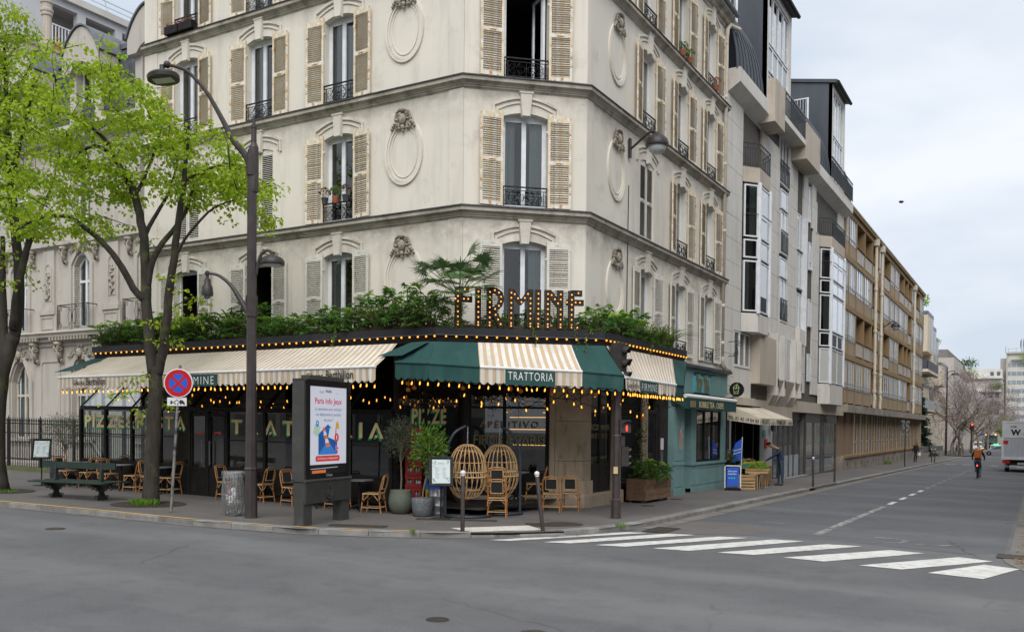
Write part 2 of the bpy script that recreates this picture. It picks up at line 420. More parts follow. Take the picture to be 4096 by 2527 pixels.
# worn arrow and faded numeral strokes on the side street
for pts,w_ in (([(-2.9,19.6),(-2.45,19.9),(-2.3,20.35),(-2.55,20.7),(-3.0,20.75)],.1),([(-5.9,22.2),(-5.5,22.3),(-5.25,22.3)],.12),([(-2.1,19.9),(-1.6,20.1),(-1.35,20.5)],.08)):
    mb=MB();a=offs(pts,w_/2);b=offs(pts,-w_/2)
    for i in range(len(pts)-1):mb.quad(gp(a[i].x,a[i].y,RZ+.0095),gp(a[i+1].x,a[i+1].y,RZ+.0095),gp(b[i+1].x,b[i+1].y,RZ+.0095),gp(b[i].x,b[i].y,RZ+.0095))
    mb.build('faded_marking','worn_paint',road)
# yellow line on the kerb
ky=resample(KP[1:9],.5)
cont=[p for p in ky if p.x < -15.0];a=offs(cont,.05);b=offs(cont,.14)
mb=MB()
for i in range(len(cont)-1):mb.quad(gp(a[i].x,a[i].y,.021),gp(a[i+1].x,a[i+1].y,.021),gp(b[i+1].x,b[i+1].y,.021),gp(b[i].x,b[i].y,.021))
mb.build('yellow_kerb_line','yellow_paint',pave)
ky=resample(KP[4:10],.25);a=offs(ky,.05);b=offs(ky,.13);i=2
while i < len(ky)-3:
    n=random.choice((2,2,1));mb=MB();dz=.022 if ky[i].x < -10 else -.025
    for j in range(i,i+n):mb.quad(gp(a[j].x,a[j].y,dz),gp(a[j+1].x,a[j+1].y,dz),gp(b[j+1].x,b[j+1].y,dz),gp(b[j].x,b[j].y,dz))
    mb.build('yellow_kerb_dash','yellow_paint',pave);i += n+2
# tactile paving
tq=[V(p) for p in ((-10.3,15.2),(-9.62,14.9),(-8.95,15.85),(-8.72,16.25),(-9.33,16.75))]
mat('tactile',(.6,.57,.5),(.48,.45,.4),scale=5,rough=.8,c3=(.25,.24,.22),scale3=3,lo3=.6,hi3=.75)
mb=MB();mb.add([gp(p.x,p.y,.004) for p in tq],[tuple(range(5))]);mb.build('tactile_sheet','tactile',pave)
mb=MB();u=(tq[4]-tq[0]).normalized();v=V((u.y,-u.x))
for i in range(1,24):
    for j in range(-1,13):
        p=tq[0]+u*(i*.075)+v*(j*.075+.03)
        ins=all((tq[(k+1) % 5]-tq[k]).cross(p-tq[k]) > .02 for k in range(5)) or all((tq[(k+1) % 5]-tq[k]).cross(p-tq[k]) < -.02 for k in range(5))
        if ins:mb.lathe([(.016,0),(.012,.006),(.0,.007)],6,gp(p.x,p.y,.004))
tag(mb.build('tactile_dome','tactile',pave),kind='stuff')
# covers and gratings
def disc_cover(x,y,r,dz,parent,name='manhole_cover',m='cast_iron',rim=True):
    mb=MB();mb.lathe([(r,0),(r,.006),(r*.93,.006),(r*.92,.002),(r*.86,.002),(r*.85,.007),(0,.007)],28)
    for i in range(-6,7):
        h=r*.8;c=i*r*.8/6.5;l=sqrt(max(0,h*h-c*c))
        if l > .05:mb.box(c-.012,c+.012,-l,l,.007,.012);mb.box(-l,l,c-.012,c+.012,.007,.0115)
    mb.v=[(a+x,b+y,c+gz(a+x,b+y)+dz) for a,b,c in mb.v];return mb.build(name,m,parent)
disc_cover(-5.75,8.25,.13,RZ+.002,road);disc_cover(-4.55,8.3,.15,RZ+.002,road);disc_cover(-16.4,10.6,.18,RZ+.002,road)
disc_cover(-9.35,23.6,.2,.002,pave);disc_cover(-9.6,26.6,.2,.002,pave);disc_cover(-8.9,17.55,.42,.002,pave)
def grating(x,y,L,W,ang,parent,n=14,dz=0.002):
    mb=MB();mb.box(-L/2,L/2,-W/2,W/2,-.004,.002);mb.box(-L/2,L/2,-W/2,-W/2+.025,0,.01);mb.box(-L/2,L/2,W/2-.025,W/2,0,.0101)
    for i in range(n+1):c=-L/2+L*i/n;mb.box(c-.012,c+.012,-W/2,W/2,.002,.0095)
    ca,sa=cos(ang),sin(ang);mb.v=[(x+a*ca-b*sa,y+a*sa+b*ca,c) for a,b,c in mb.v]
    mb.v=[(a,b,c+gz(a,b)+dz) for a,b,c in mb.v];return mb.build('pavement_grating','cast_iron',parent)
grating(-11.9,14.22,1.15,.36,R(25),pave);grating(-11.45,16.42,.95,.3,R(30),pave);grating(-10.75,16.85,.95,.3,R(30),pave)
grating(-9.15,17.1,.7,.6,R(42),pave,10);grating(-7.1,18.75,.5,1.1,R(2),road,6,RZ+.012);grating(-.35,19.0,.5,.6,0,road,4,RZ+.012)
# leaf litter by the far gutter
mb=MB()
for i in range(160):
    x=random.uniform(-.3,.05);y=random.choice((random.uniform(17.6,19),random.uniform(19,24)));s=random.uniform(.02,.05);a=random.uniform(0,6)
    c=V(gp(x,y,RZ+.016));mb.quad(c+V((cos(a),sin(a),.3))*s,c+V((-sin(a),cos(a),0))*s*.6,c-V((cos(a),sin(a),0))*s,c+V((sin(a),-cos(a),.2))*s*.6)
mat('dry_leaf',(.2,.11,.05),(.3,.2,.1),scale=30,rough=.9)
tag(mb.build('leaf_litter','dry_leaf'),'brown dry leaves lying in the gutter at the right corner','leaves',kind='stuff')
mb=MB();mat('litter',(.6,.58,.55),(.4,.3,.25),scale=20)
for i in range(60):
    x=random.uniform(-25,-9);y=random.uniform(13.3,16.8);s=random.uniform(.01,.028);a=random.uniform(0,6);c=V(gp(x,y,.008))
    mb.quad(c+V((cos(a),sin(a),0))*s,c+V((-sin(a),cos(a),.1))*s*.6,c-V((cos(a),sin(a),0))*s,c+V((sin(a),-cos(a),0))*s*.6)
tag(mb.build('litter','litter'),'small scraps and cigarette ends scattered on the pavement','litter',kind='stuff')
def tree_grate(x,y,label):
    t=thing('tree_grate',label,'tree grate',gp(x,y));o=V(gp(x,y))
    for r0,r1,nm in ((.36,.58,'inner_ring'),(.6,.86,'outer_ring')):
        mb=MB();n=64
        for i in range(n):
            a0,a1=2*pi*i/n,2*pi*(i+.62)/n
            mb.add([gp(x+r*cos(a),y+r*sin(a),dz) for dz in (.004,.014) for r,a in ((r0,a0),(r1,a0),(r1,a1),(r0,a1))],[(4,5,6,7),(0,1,5,4),(1,2,6,5),(2,3,7,6),(3,0,4,7)])
        for r in (r0,(r0+r1)/2,r1-.02):
            for i in range(48):
                a0,a1=2*pi*i/48,2*pi*(i+1)/48
                mb.add([gp(x+q*cos(a),y+q*sin(a),.0155) for q,a in ((r,a0),(r+.022,a0),(r+.022,a1),(r,a1))],[(0,1,2,3)])
        mb.build(nm,'cast_iron',t)
    mb=MB();mb.add([gp(x+.36*cos(2*pi*i/24),y+.36*sin(2*pi*i/24),.003) for i in range(24)],[tuple(range(24))]);mb.build('soil','moss',t)
tree_grate(-18.63,14.45,'round cast iron grate at the foot of the forked linden beside the bench')
tree_grate(-24.45,14.2,'round cast iron grate at the foot of the leftmost linden')
def tuft(x,y,r,n,h,label,dz=0):
    mb=MB()
    for i in range(n):
        a=random.uniform(0,2*pi);q=r*sqrt(random.random());p=V(gp(x+q*cos(a),y+q*sin(a),dz));b=random.uniform(0,6);d=V((cos(b),sin(b),0))
        hh=h*random.uniform(.4,1);s=V((-d.y,d.x,0))*.006;mb.add([p-s,p+s,p+d*hh*.3+Z_*hh*.7+s*.6,p+d*hh*.6+Z_*hh],[(0,1,2),(0,2,3)])
    o=mb.build('grass_tuft','grass');tag(o,label,'grass',kind='stuff');rndattr(o.data);return o
def rndattr(me,per=1):
    at=me.attributes.new('rnd','FLOAT','FACE');import array
    at.data.foreach_set('value',[random.random() for _ in range(len(me.polygons))])
tuft(-18.45,14.2,.3,420,.2,'grass growing at the foot of the forked linden');tuft(-24.2,14.05,.42,350,.12,'grass growing at the foot of the leftmost linden')
tuft(-7.75,18.0,.12,60,.1,'weeds in the kerb joint by the drain');tuft(-10.4,14.05,.05,40,.1,'weeds in the kerb joint left of the crossing')
tuft(-10.3,76.0,.5,200,.3,'weeds at the foot of the brown block wall')
# ================================================================ corner building
def wallmat(name,c,dirt,band,streak=.5,bands=()):
    m,t,b=nodes(name);b.inputs['Roughness'].default_value=.9;b.inputs['Specular IOR Level'].default_value=.15
    f,_=noise_fac(t,.35,4,.55,lo=.3,hi=.7);col=mixc(t,f,c,tuple(v*.9 for v in c))
    f2,_=noise_fac(t,2.3,6,.65,stretch=(1,1,.12),lo=.5,hi=.78);col=mixc(t,f2,col,mixc(t,streak,col,dirt))
    f3,_=noise_fac(t,.9,6,.7,lo=.56,hi=.8);col=mixc(t,f3,col,mixc(t,.5,col,dirt))
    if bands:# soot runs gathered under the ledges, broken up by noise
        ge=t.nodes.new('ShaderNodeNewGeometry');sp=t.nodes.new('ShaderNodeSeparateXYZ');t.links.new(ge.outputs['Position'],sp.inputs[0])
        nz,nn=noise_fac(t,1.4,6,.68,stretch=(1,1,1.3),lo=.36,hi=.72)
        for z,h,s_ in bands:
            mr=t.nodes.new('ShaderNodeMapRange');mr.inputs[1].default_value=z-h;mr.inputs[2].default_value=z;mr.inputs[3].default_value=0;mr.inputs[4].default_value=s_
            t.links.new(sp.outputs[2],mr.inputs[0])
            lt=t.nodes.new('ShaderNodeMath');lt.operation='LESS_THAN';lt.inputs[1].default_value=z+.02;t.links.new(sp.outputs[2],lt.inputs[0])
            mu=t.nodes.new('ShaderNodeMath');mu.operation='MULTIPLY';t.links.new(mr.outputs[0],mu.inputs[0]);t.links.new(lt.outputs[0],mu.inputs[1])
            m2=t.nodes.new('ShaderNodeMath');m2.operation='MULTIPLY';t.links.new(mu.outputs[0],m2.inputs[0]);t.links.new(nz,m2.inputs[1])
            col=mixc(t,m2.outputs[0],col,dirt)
    t.links.new(col,b.inputs['Base Color'])
    fb,nb=noise_fac(t,25,4);bp=t.nodes.new('ShaderNodeBump');bp.inputs['Strength'].default_value=.15;bp.inputs['Distance'].default_value=.01
    t.links.new(nb.outputs[0],bp.inputs['Height']);t.links.new(bp.outputs[0],b.inputs['Normal'])
    return m
Z1F,Z2F,Z3F,Z4F,ZTOP=4.42,7.72,11.03,14.24,17.5
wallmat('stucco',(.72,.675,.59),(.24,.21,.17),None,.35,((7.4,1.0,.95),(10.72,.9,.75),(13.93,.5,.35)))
mat('cornice_stone',(.47,.43,.36),(.33,.30,.25),scale=1.6,stretch=(1,1,.5),rough=.9,c3=(.17,.15,.12),scale3=2.5,lo3=.5,hi3=.72)
mat('zinc_dark',(.03,.03,.032),(.06,.06,.062),scale=6,rough=.5,metal=.3)
mat('zinc_grey',(.13,.14,.155),(.19,.2,.215),scale=2,rough=.45,metal=.5,stretch=(1,1,.3))
mat('upvc',(.72,.74,.76),(.62,.64,.66),scale=3,rough=.35)
mat('curtain',(.62,.63,.62),(.42,.44,.44),scale=1.2,rough=.9,stretch=(9,9,.15))
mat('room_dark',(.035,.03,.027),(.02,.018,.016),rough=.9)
mat('wrought_iron',(.012,.012,.014),(.025,.024,.024),scale=20,rough=.45,metal=.3)
mat('terracotta',(.36,.13,.06),(.26,.09,.045),scale=6,rough=.8)
glass('window_glass',(.55,.62,.62),1.5,.005)
def shuttermat():
    m,t,b=nodes('peeling_paint');b.inputs['Roughness'].default_value=.75
    f,_=noise_fac(t,3,4,lo=.4,hi=.6);col=mixc(t,f,(.62,.5,.33),(.7,.62,.48))
    f,_=noise_fac(t,7,6,.7,lo=.53,hi=.57);col=mixc(t,f,col,(.72,.70,.66))
    f,_=noise_fac(t,4.5,7,.75,lo=.585,hi=.61);col=mixc(t,f,col,(.5,.25,.08))
    f,_=noise_fac(t,9.5,7,.75,lo=.6,hi=.63);col=mixc(t,f,col,(.2,.19,.18))
    t.links.new(col,b.inputs['Base Color'])
shuttermat()
mat('white_shutter',(.68,.66,.6),(.58,.55,.48),scale=5,rough=.7,c3=(.38,.3,.2),scale3=8,lo3=.62,hi3=.68)
class Fr:
    """facade frame: o = lower end, t = along the wall, n = outwards"""
    def __init__(s,o,t,n):s.o=V((*o,0));s.t=V((*t,0)).normalized();s.n=V((*n,0)).normalized();s.rz=atan2(s.n.x,-s.n.y)
    def P(s,a,d,z):return s.o+s.t*a+s.n*d+Z_*z
def wall(fr,s0,s1,z0,z1,ops,depth=.28,mb=None):
    """wall face with reveals; ops = (centre, width, sill, spring, crown)"""
    mb=mb or MB();ss=sorted({s0,s1,*[o[0]-o[1]/2 for o in ops],*[o[0]+o[1]/2 for o in ops]});zs=sorted({z0,z1,*[o[2] for o in ops],*[o[4] for o in ops]})
    zs=[z for z in zs if z0 <= z <= z1];ss=[s for s in ss if s0 <= s <= s1]
    for a,b in zip(ss,ss[1:]):
        for c,d in zip(zs,zs[1:]):
            m,k=(a+b)/2,(c+d)/2
            if any(abs(m-o[0]) < o[1]/2 and o[2] < k < o[4] for o in ops):continue
            mb.quad(fr.P(a,0,c),fr.P(b,0,c),fr.P(b,0,d),fr.P(a,0,d))
    for (sc,w,zb,zs_,zc) in ops:
        l,r=sc-w/2,sc+w/2
        mb.quad(fr.P(l,0,zb),fr.P(l,-depth,zb),fr.P(l,-depth,zs_),fr.P(l,0,zs_));mb.quad(fr.P(r,0,zb),fr.P(r,-depth,zb),fr.P(r,-depth,zs_),fr.P(r,0,zs_))
        mb.quad(fr.P(l,0,zb),fr.P(r,0,zb),fr.P(r,-depth,zb),fr.P(l,-depth,zb))
        n=8;arc=[(l+w*i/n,zs_+(zc-zs_)*(1-((2*i/n)-1)**2)) for i in range(n+1)]
        for (a,za),(b,zb2) in zip(arc,arc[1:]):
            mb.quad(fr.P(a,0,za),fr.P(b,0,zb2),fr.P(b,-depth,zb2),fr.P(a,-depth,za))
            if zc > zs_+1e-4:mb.quad(fr.P(a,0,za),fr.P(b,0,zb2),fr.P(b,0,zc),fr.P(a,0,zc))
    return mb
FL=Fr((-12.85,19.45),(-1,0),(0,-1));FC=Fr((-12.85,19.45),(2.4,2.2),(2.2,-2.4));FRr=Fr((-10.45,21.65),(0,1),(1,0))
CB=thing('corner_building','cream stuccoed corner apartment building with peeling louvred shutters above the trattoria','building',(-12.85,19.45,0))
LC=[4.18,7.25,10.42];RC=[4.35,7.40,10.42];CC=[1.62]
FLOORS=[Z1F,Z2F,Z3F,Z4F]
def ops(cs,w):return [(c,w,z,z+2.36,z+2.47) for c in cs for z in FLOORS]
for fr,L,cs,w_,nm in ((FL,12.4,LC,1.1,'facade_wall'),(FC,3.256,CC,1.2,'facade_wall'),(FRr,12.2,RC,1.1,'facade_wall')):
    wall(fr,0,L,4.1,17.4,ops(cs,w_)).build(nm,'stucco',CB)
MB().quad((-25.25,19.45,0),(-25.25,33,0),(-25.25,33,17.4),(-25.25,19.45,17.4)).quad((-25.25,33.85,0),(-10.45,33.85,0),(-10.45,33.85,17.4),(-25.25,33.85,17.4)).build('side_wall','stucco',CB)
fp=[(-25.25,19.45),(-12.85,19.45),(-10.45,21.65),(-10.45,33.85),(-25.25,33.85)]
for z in (4.06,17.38):MB().add([(x,y,z) for x,y in fp],[(0,1,2,3,4)]).build('floor_slab','room_dark',CB)
PATH=[(-25.25,19.45),(-12.85,19.45),(-10.45,21.65),(-10.45,33.85)]
for z in (Z2F,Z3F,Z4F):
    MB().sweep([(.0,z-.035),(.2,z-.04),(.2,z-.15),(.125,z-.165),(.11,z-.2),(.095,z-.205),(.09,z-.235),(.06,z-.25),(.055,z-.28),(.02,z-.3),(.0,z-.33)],PATH).build('string_cornice','cornice_stone',CB)
    MB().sweep([(-.01,z+.0),(.215,z-.012),(.235,z-.05),(.222,z-.052),(.205,z-.03),(-.01,z-.034)],PATH).build('zinc_flashing','zinc_dark',CB)
z=17.55
MB().sweep([(.0,z-.02),(.32,z-.03),(.32,z-.14),(.2,z-.2),(.15,z-.3),(.06,z-.34),(.05,z-.42),(0,z-.46)],PATH).build('eaves_cornice','cornice_stone',CB)
g=MB();pr=[(.30+.1*(1+cos(a)),z+.06-.1*sin(a)) for a in [pi*i/8 for i in range(9)]];g.sweep(pr,PATH);g.build('gutter','zinc_grey',CB,smooth=True)
rf=MB()
for a,b in zip(PATH,PATH[1:]):pass
rf.sweep([(.3,z),(-1.2,z+2.6),(-3.5,z+3.2)],PATH).build('zinc_roof','zinc_grey',CB)
# corner strips and left end pilaster
for fr,a,b in ((FL,0,.44),(FRr,0,.42),(FL,11.8,12.4)):
    for z0,z1 in ((4.45,Z2F-.32),(Z2F,Z3F-.32),(Z3F,Z4F-.32),(Z4F,17.1)):
        MB().obox(fr.P((a+b)/2,.012,(z0+z1)/2),fr.t*(b-a),fr.n*.05,Z_*(z1-z0)).build('corner_strip','stucco',CB)
# hood mould with keystone (local: x along wall, -y outwards, z up from sill)
def arcpts(w,z0,z1,n=12):return [(-w+2*w*i/n,z0+(z1-z0)*(1-((2*i/n)-1)**2)) for i in range(n+1)]
hm=MB();pth=[(-.86,2.30)]+arcpts(.86,2.63,2.86)+[(.86,2.30)]
hm.ribbon(pth,.07,(0,0,0),X_,Z_,(0,-.055,0));pth=[(-.76,2.34)]+arcpts(.76,2.52,2.74)+[(.76,2.34)]
hm.ribbon(pth,.05,(0,0,0),X_,Z_,(0,-.035,0))
ME_HOOD=hm.mesh('hood_mould','stucco')
ks=MB();ks.add([(-.1,-.1,2.38),(.1,-.1,2.38),(.16,-.1,2.97),(-.16,-.1,2.97),(-.12,0,2.36),(.12,0,2.36),(.19,0,3.0),(-.19,0,3.0)],[(0,1,2,3),(0,4,5,1),(1,5,6,2),(2,6,7,3),(3,7,4,0)])
ks.box(-.19,.19,-.115,0,2.955,3.0)
ME_KEY=ks.mesh('keystone','stucco')
# casement window
def winmesh(w,h,d=.2,fw=.055):
    mb=MB();y0,y1=d,d+.06
    mb.box(-w/2,-w/2+fw,y0,y1,0,h);mb.box(w/2-fw,w/2,y0,y1,0,h);mb.box(-w/2+fw,w/2-fw,y0,y1,h-fw-.06,h);mb.box(-w/2+fw,w/2-fw,y0,y1,0,.07)
    mb.box(-.06,.06,y0-.012,y1-.01,.07,h-fw-.06)
    for s in (-1,1):
        a=s*(w/2-fw);b=s*.06;mb.box(min(a,a-s*.05),max(a,a-s*.05),y0+.01,y1-.005,.07,h-fw-.06)
        x0,x1=min(a-s*.05,b),max(a-s*.05,b);mb.box(x0,x1,y0+.01,y1-.005,.07,.13);mb.box(x0,x1,y0+.01,y1-.005,h-fw-.12,h-fw-.06)
    mb.box(-w/2-.05,w/2+.05,d-.21,d-.002,-.02,.03)
    return mb
def panemesh(x0,x1,z0,z1,y):return MB().quad((x0,y,z0),(x1,y,z0),(x1,y,z1),(x0,y,z1))
def pleat(x0,x1,z0,z1,y,n=40,amp=.03,per=.11):
    mb=MB();n=max(6,int((x1-x0)/.02));vs=[]
    for i in range(n+1):
        x=x0+(x1-x0)*i/n;yy=y+amp*sin(x/per*2*pi)+amp*.5*sin(x/per*2.7+1);vs += [(x,yy,z0),(x,yy,z1)]
    return mb.add(vs,[(2*i,2*i+2,2*i+3,2*i+1) for i in range(n)])
WIN={}
for w_ in (1.1,1.2):
    h=2.46
    WIN[w_]=dict(frame=winmesh(w_,h).mesh('window','upvc'),pl=panemesh(-w_/2+.1,-.055,.12,h-.17,.235).mesh('pane','window_glass'),pr=panemesh(.055,w_/2-.1,.12,h-.17,.235).mesh('pane','window_glass'),
        cfull=pleat(-w_/2+.06,w_/2-.06,.05,h,.36).mesh('curtain','curtain',True),cl=pleat(-w_/2+.06,-w_/2+.4,.05,h,.36).mesh('curtain','curtain',True),crt=pleat(w_/2-.42,w_/2-.06,.05,h,.36).mesh('curtain','curtain',True),
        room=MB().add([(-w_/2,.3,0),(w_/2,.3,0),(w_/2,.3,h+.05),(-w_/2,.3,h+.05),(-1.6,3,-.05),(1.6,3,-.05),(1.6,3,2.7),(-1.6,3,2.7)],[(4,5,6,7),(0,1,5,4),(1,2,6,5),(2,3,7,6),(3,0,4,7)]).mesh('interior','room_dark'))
def casement(w,h,s):# one leaf swung inwards
    mb=MB();lw=w/2-.06;fw=.06
    mb.box(0,fw,0,.05,0,h);mb.box(lw-fw,lw,0,.05,0,h);mb.box(fw,lw-fw,0,.05,0,.08);mb.box(fw,lw-fw,0,.05,h-.07,h)
    return mb
# wrought-iron guard
def spiral(c,r0,turns,a0,sgn=1,n=22):return [(c[0]+r0*(1-.75*i/n)*cos(a0+sgn*turns*2*pi*i/n),c[1]+r0*(1-.75*i/n)*sin(a0+sgn*turns*2*pi*i/n)) for i in range(n+1)]
def railmesh(w,h,depth=0):
    mb=MB();y=-.03
    T=lambda pts,r=.009:mb.tube([(x,y,z) for x,z in pts],r,4)
    mb.box(-w/2,w/2,y-.022,y+.022,h-.03,h);mb.box(-w/2,w/2,y-.01,y+.01,h-.11,h-.095);mb.box(-w/2,w/2,y-.01,y+.01,.06,.075);mb.box(-w/2,w/2,y-.01,y+.01,.0,.015)
    for s in (-1,1):
        mb.box(s*(w/2-.01)-.01,s*(w/2-.01)+.01,y-.01,y+.01,0,h);mb.box(s*(w/2-.1)-.008,s*(w/2-.1)+.008,y-.008,y+.008,.06,h-.1)
        T(spiral((s*(w/2-.22),h-.2),.09,1.4,pi/2,s));T(spiral((s*(w/2-.22),.17),.09,1.4,-pi/2,-s))
        T([(s*(w/2-.22)+s*.09*cos(a),.17+.0+.0+(h-.37)*k) for k,a in ((0,0),(.3,.6),(.7,.6),(1,0))])
        T(spiral((s*.16,h-.2),.075,1.3,pi/2,-s));T(spiral((s*.16,.17),.075,1.3,-pi/2,s));T([(s*.09,.17),(s*.05,h*.35),(s*.05,h*.6),(s*.09,h-.2)])
        T([(s*.16,h-.13),(s*.27,h*.5),(s*.16,.1)]);T([(s*(w/2-.05),h*k) for k in (.12,.5,.85)],.006)
        for k in (.3,.6):mb.ball((s*(w/2-.05),y,h*k),.016,6,4)
    T([(0,.06),(0,h-.1)]);mb.ball((0,y,h*.5),.022,6,4,1.6);T([(-.05,h*.4),(0,h*.62),(.05,h*.4),(0,h*.3),(-.05,h*.4)],.007)
    return mb
ME_RAIL=railmesh(1.08,.54).mesh('balcony_rail','wrought_iron');ME_RAILC=railmesh(1.18,.54).mesh('balcony_rail','wrought_iron')
# louvred shutter: local hinge at x=0, leaf to +x, thickness along y
SW,SH=.62,2.36
def shutterframe(sw,sh,sgn=1):
    mb=MB();st=.065;y0,y1=-.02,.02
    mb.box(0,st,y0,y1,0,sh);mb.box(sw-st,sw,y0,y1,0,sh+.0);mb.box(st,sw-st,y0,y1,0,.11);mb.box(st,sw-st,y0,y1,sh*.5-.05,sh*.5+.05)
    a,b=(sh-.06,sh+.05);mb.add([(x,y,z) for y in (y0,y1) for x,z in ((st,sh-.13),(sw-st,sh-.13),(sw-st,sh),(st,sh))],[(0,1,2,3),(4,7,6,5),(0,4,5,1),(1,5,6,2),(2,6,7,3),(3,7,4,0)])
    mb.add([(x,y,z) for y in (y0+.001,y1-.001) for x,z in ((0,sh),(sw,sh),(0,sh+.09))],[(0,1,2),(3,5,4),(0,3,4,1),(1,4,5,2),(2,5,3,0)])
    for z in (.35,1.95):mb.box(-.04,.03,.0,.03,z,z+.06)
    mb.box(sw*.35,sw*.65,y0-.02,y0,sh*.5-.012,sh*.5+.012)
    return mb
NS=18
ME_SL={};ME_SLALL={};ME_SF={}
def slatpos(sh):
    out=[]
    for z0,z1 in ((.11,sh*.5-.05),(sh*.5+.05,sh-.13)):
        out += [z0+(z1-z0)*(i+.5)/NS for i in range(NS)]
    return out
for mm_ in ('peeling_paint','white_shutter'):
    ME_SF[mm_]=shutterframe(SW,SH).mesh('shutter',mm_)
    s=MB().obox((SW/2,0,0),X_*(SW-.13),V((0,.034,.024)),V((0,-.005,.007)));ME_SL[mm_]=s.mesh('slat',mm_)
    s=MB()
    for z in slatpos(SH):s.obox((SW/2,0,z),X_*(SW-.13),V((0,.034,.024)),V((0,-.005,.007)))
    ME_SLALL[mm_]=s.mesh('slats',mm_)
def put(me,name,fr,s,d,z,rz=0,sc=None,parent=None):
    p=fr.P(s,d,z)-V(CB.location);o=link(name,me,CB,p,fr.rz+rz,sc);return o
_sl_shared={}
def add_shutter(fr,sc_,w_,z,side,mt,indiv,ang):
    """side -1 / +1 in local x (viewer's left / right when facing the wall)"""
    lx=side*w_/2;p=fr.P(0,0,0)
    lt=V((cos(fr.rz),sin(fr.rz),0));base=fr.o+fr.t*sc_+lt*lx+fr.n*.035+Z_*(z+.04)-V(CB.location)
    o=link('shutter',ME_SF[mt],CB,base,fr.rz+(-ang if side > 0 else ang),(side,1,1))
    if indiv:
        for zz in slatpos(SH):
            k=link('slat',ME_SL[mt],o,(0,0,zz));k.rotation_euler=(random.gauss(0,.07),random.gauss(0,.006),0)
    else:tag(link('slats',ME_SLALL[mt],o),kind='stuff')
    return o
def window(fr,c,w_,z,fl,variant='curtain',indiv=False,shut=True,rail=True,mt=None):
    W=WIN[w_];mt=mt or ('white_shutter' if z < 5 else 'peeling_paint')
    put(ME_HOOD,'hood_mould',fr,c,0,z);put(ME_KEY,'keystone',fr,c,0,z)
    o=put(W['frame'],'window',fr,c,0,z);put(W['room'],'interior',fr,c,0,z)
    if variant == 'open':
        o.data=bpy.data.meshes['open_frame'] if 'open_frame' in bpy.data.meshes else openframe(w_)
        lf=casement(w_,2.3,1).mesh('casement','upvc')
        a=link('casement',lf,o,(w_/2-.08,.26,.07),R(105));gm=panemesh(.06,w_/2-.12,.08,2.22,.025).mesh('pane','window_glass');link('pane',gm,a).parent=a
        a.name='casement'
    else:
        link('pane',W['pl'],o);link('pane',W['pr'],o)
        if variant == 'curtain':link('curtain',W['cfull'],o)
        elif variant == 'sides':link('curtain',W['cl'],o);link('curtain',W['crt'],o)
        elif variant == 'right':link('curtain',W['crt'],o)
        elif variant == 'left':link('curtain',W['cl'],o)
    if rail:put(ME_RAIL if w_ < 1.15 else ME_RAILC,'balcony_rail',fr,c,0,z+.02)
    if shut:
        for s in (-1,1):add_shutter(fr,c,w_,z,s,mt,indiv,R(random.uniform(3,9)))
def openframe(w):
    mb=MB();h=2.46;mb.box(-w/2,-w/2+.055,.2,.26,0,h);mb.box(w/2-.055,w/2,.2,.26,0,h);mb.box(-w/2+.055,w/2-.055,.2,.26,h-.12,h);mb.box(-w/2+.055,w/2-.055,.2,.26,0,.05);mb.box(-w/2-.05,w/2+.05,-.01,.198,-.02,.03)
    return mb.mesh('open_frame','upvc')
VARL={(0,Z1F):'left',(1,Z1F):'open',(2,Z1F):'open',(0,Z2F):'dark',(1,Z2F):'closed',(2,Z2F):'closed',(0,Z3F):'curtain',(1,Z3F):'left',(2,Z3F):'right',(0,Z4F):'curtain',(1,Z4F):'curtain',(2,Z4F):'right'}
def closed_pair(fr,c,w_,z,mt):
    W=WIN[w_];put(ME_HOOD,'hood_mould',fr,c,0,z);put(ME_KEY,'keystone',fr,c,0,z);put(W['room'],'interior',fr,c,0,z)
    for s in (-1,1):
        lt=V((cos(fr.rz),sin(fr.rz),0));base=fr.o+fr.t*c+lt*(-s*w_/2)+fr.n*-.05+Z_*(z+.04)-V(CB.location)
        o=link('shutter',ME_SF[mt],CB,base,fr.rz,(s*w_/2/SW*.985,1,1));tag(link('slats',ME_SLALL[mt],o),kind='stuff')
for i,c in enumerate(LC):
    for z in FLOORS:
        v=VARL[(i,z)]
        if v == 'closed':closed_pair(FL,c,1.1,z,'white_shutter')
        else:window(FL,c,1.1,z,0,v,indiv=(i == 0 and z == Z2F))
for z,v in ((Z1F,'right'),(Z2F,'sides'),(Z3F,'open'),(Z4F,'curtain')):window(FC,CC[0],1.2,z,0,v,indiv=z < 14)
for i,c in enumerate(RC):
    for z in FLOORS:
        if i == 0 and z == Z2F:closed_pair(FRr,c,1.1,z,'white_shutter')
        else:window(FRr,c,1.1,z,0,('curtain','sides','dark')[(i+int(z)) % 3])
# oval medallions with cartouche
md=MB()
for rx,rz_,w_,d in ((.60,.83,.07,.05),(.53,.76,.05,.035),(.44,.66,.018,.022)):
    md.ribbon([(rx*cos(2*pi*i/40),rz_*sin(2*pi*i/40)) for i in range(40)],w_,(0,0,0),X_,Z_,(0,-d,0),True)
ME_MED=md.mesh('medallion','stucco')
ca=MB();ca.ball((0,-.1,.86),.12,10,7,1.25,1,.6)
for s in (-1,1):
    ca.tube([(s*x,-.09,.82+z) for x,z in spiral((.17,.1),.1,1.4,pi,-1)],.028,6);ca.tube([(s*x,-.08,.72+z) for x,z in spiral((.2,-.03),.08,1.2,pi/2,1)],.025,6)
    for k,(x,z,r) in enumerate(((.27,.78,.055),(.33,.72,.05),(.37,.65,.045),(.24,.88,.05),(.12,.64,.04))):ca.ball((s*x,-.07,z),r,7,5)
    ca.tube([(0,-.1,1.06),(s*.1,-.1,1.12),(s*.2,-.09,1.05),(s*.22,-.07,.95)],[.05,.045,.035,.02],6)
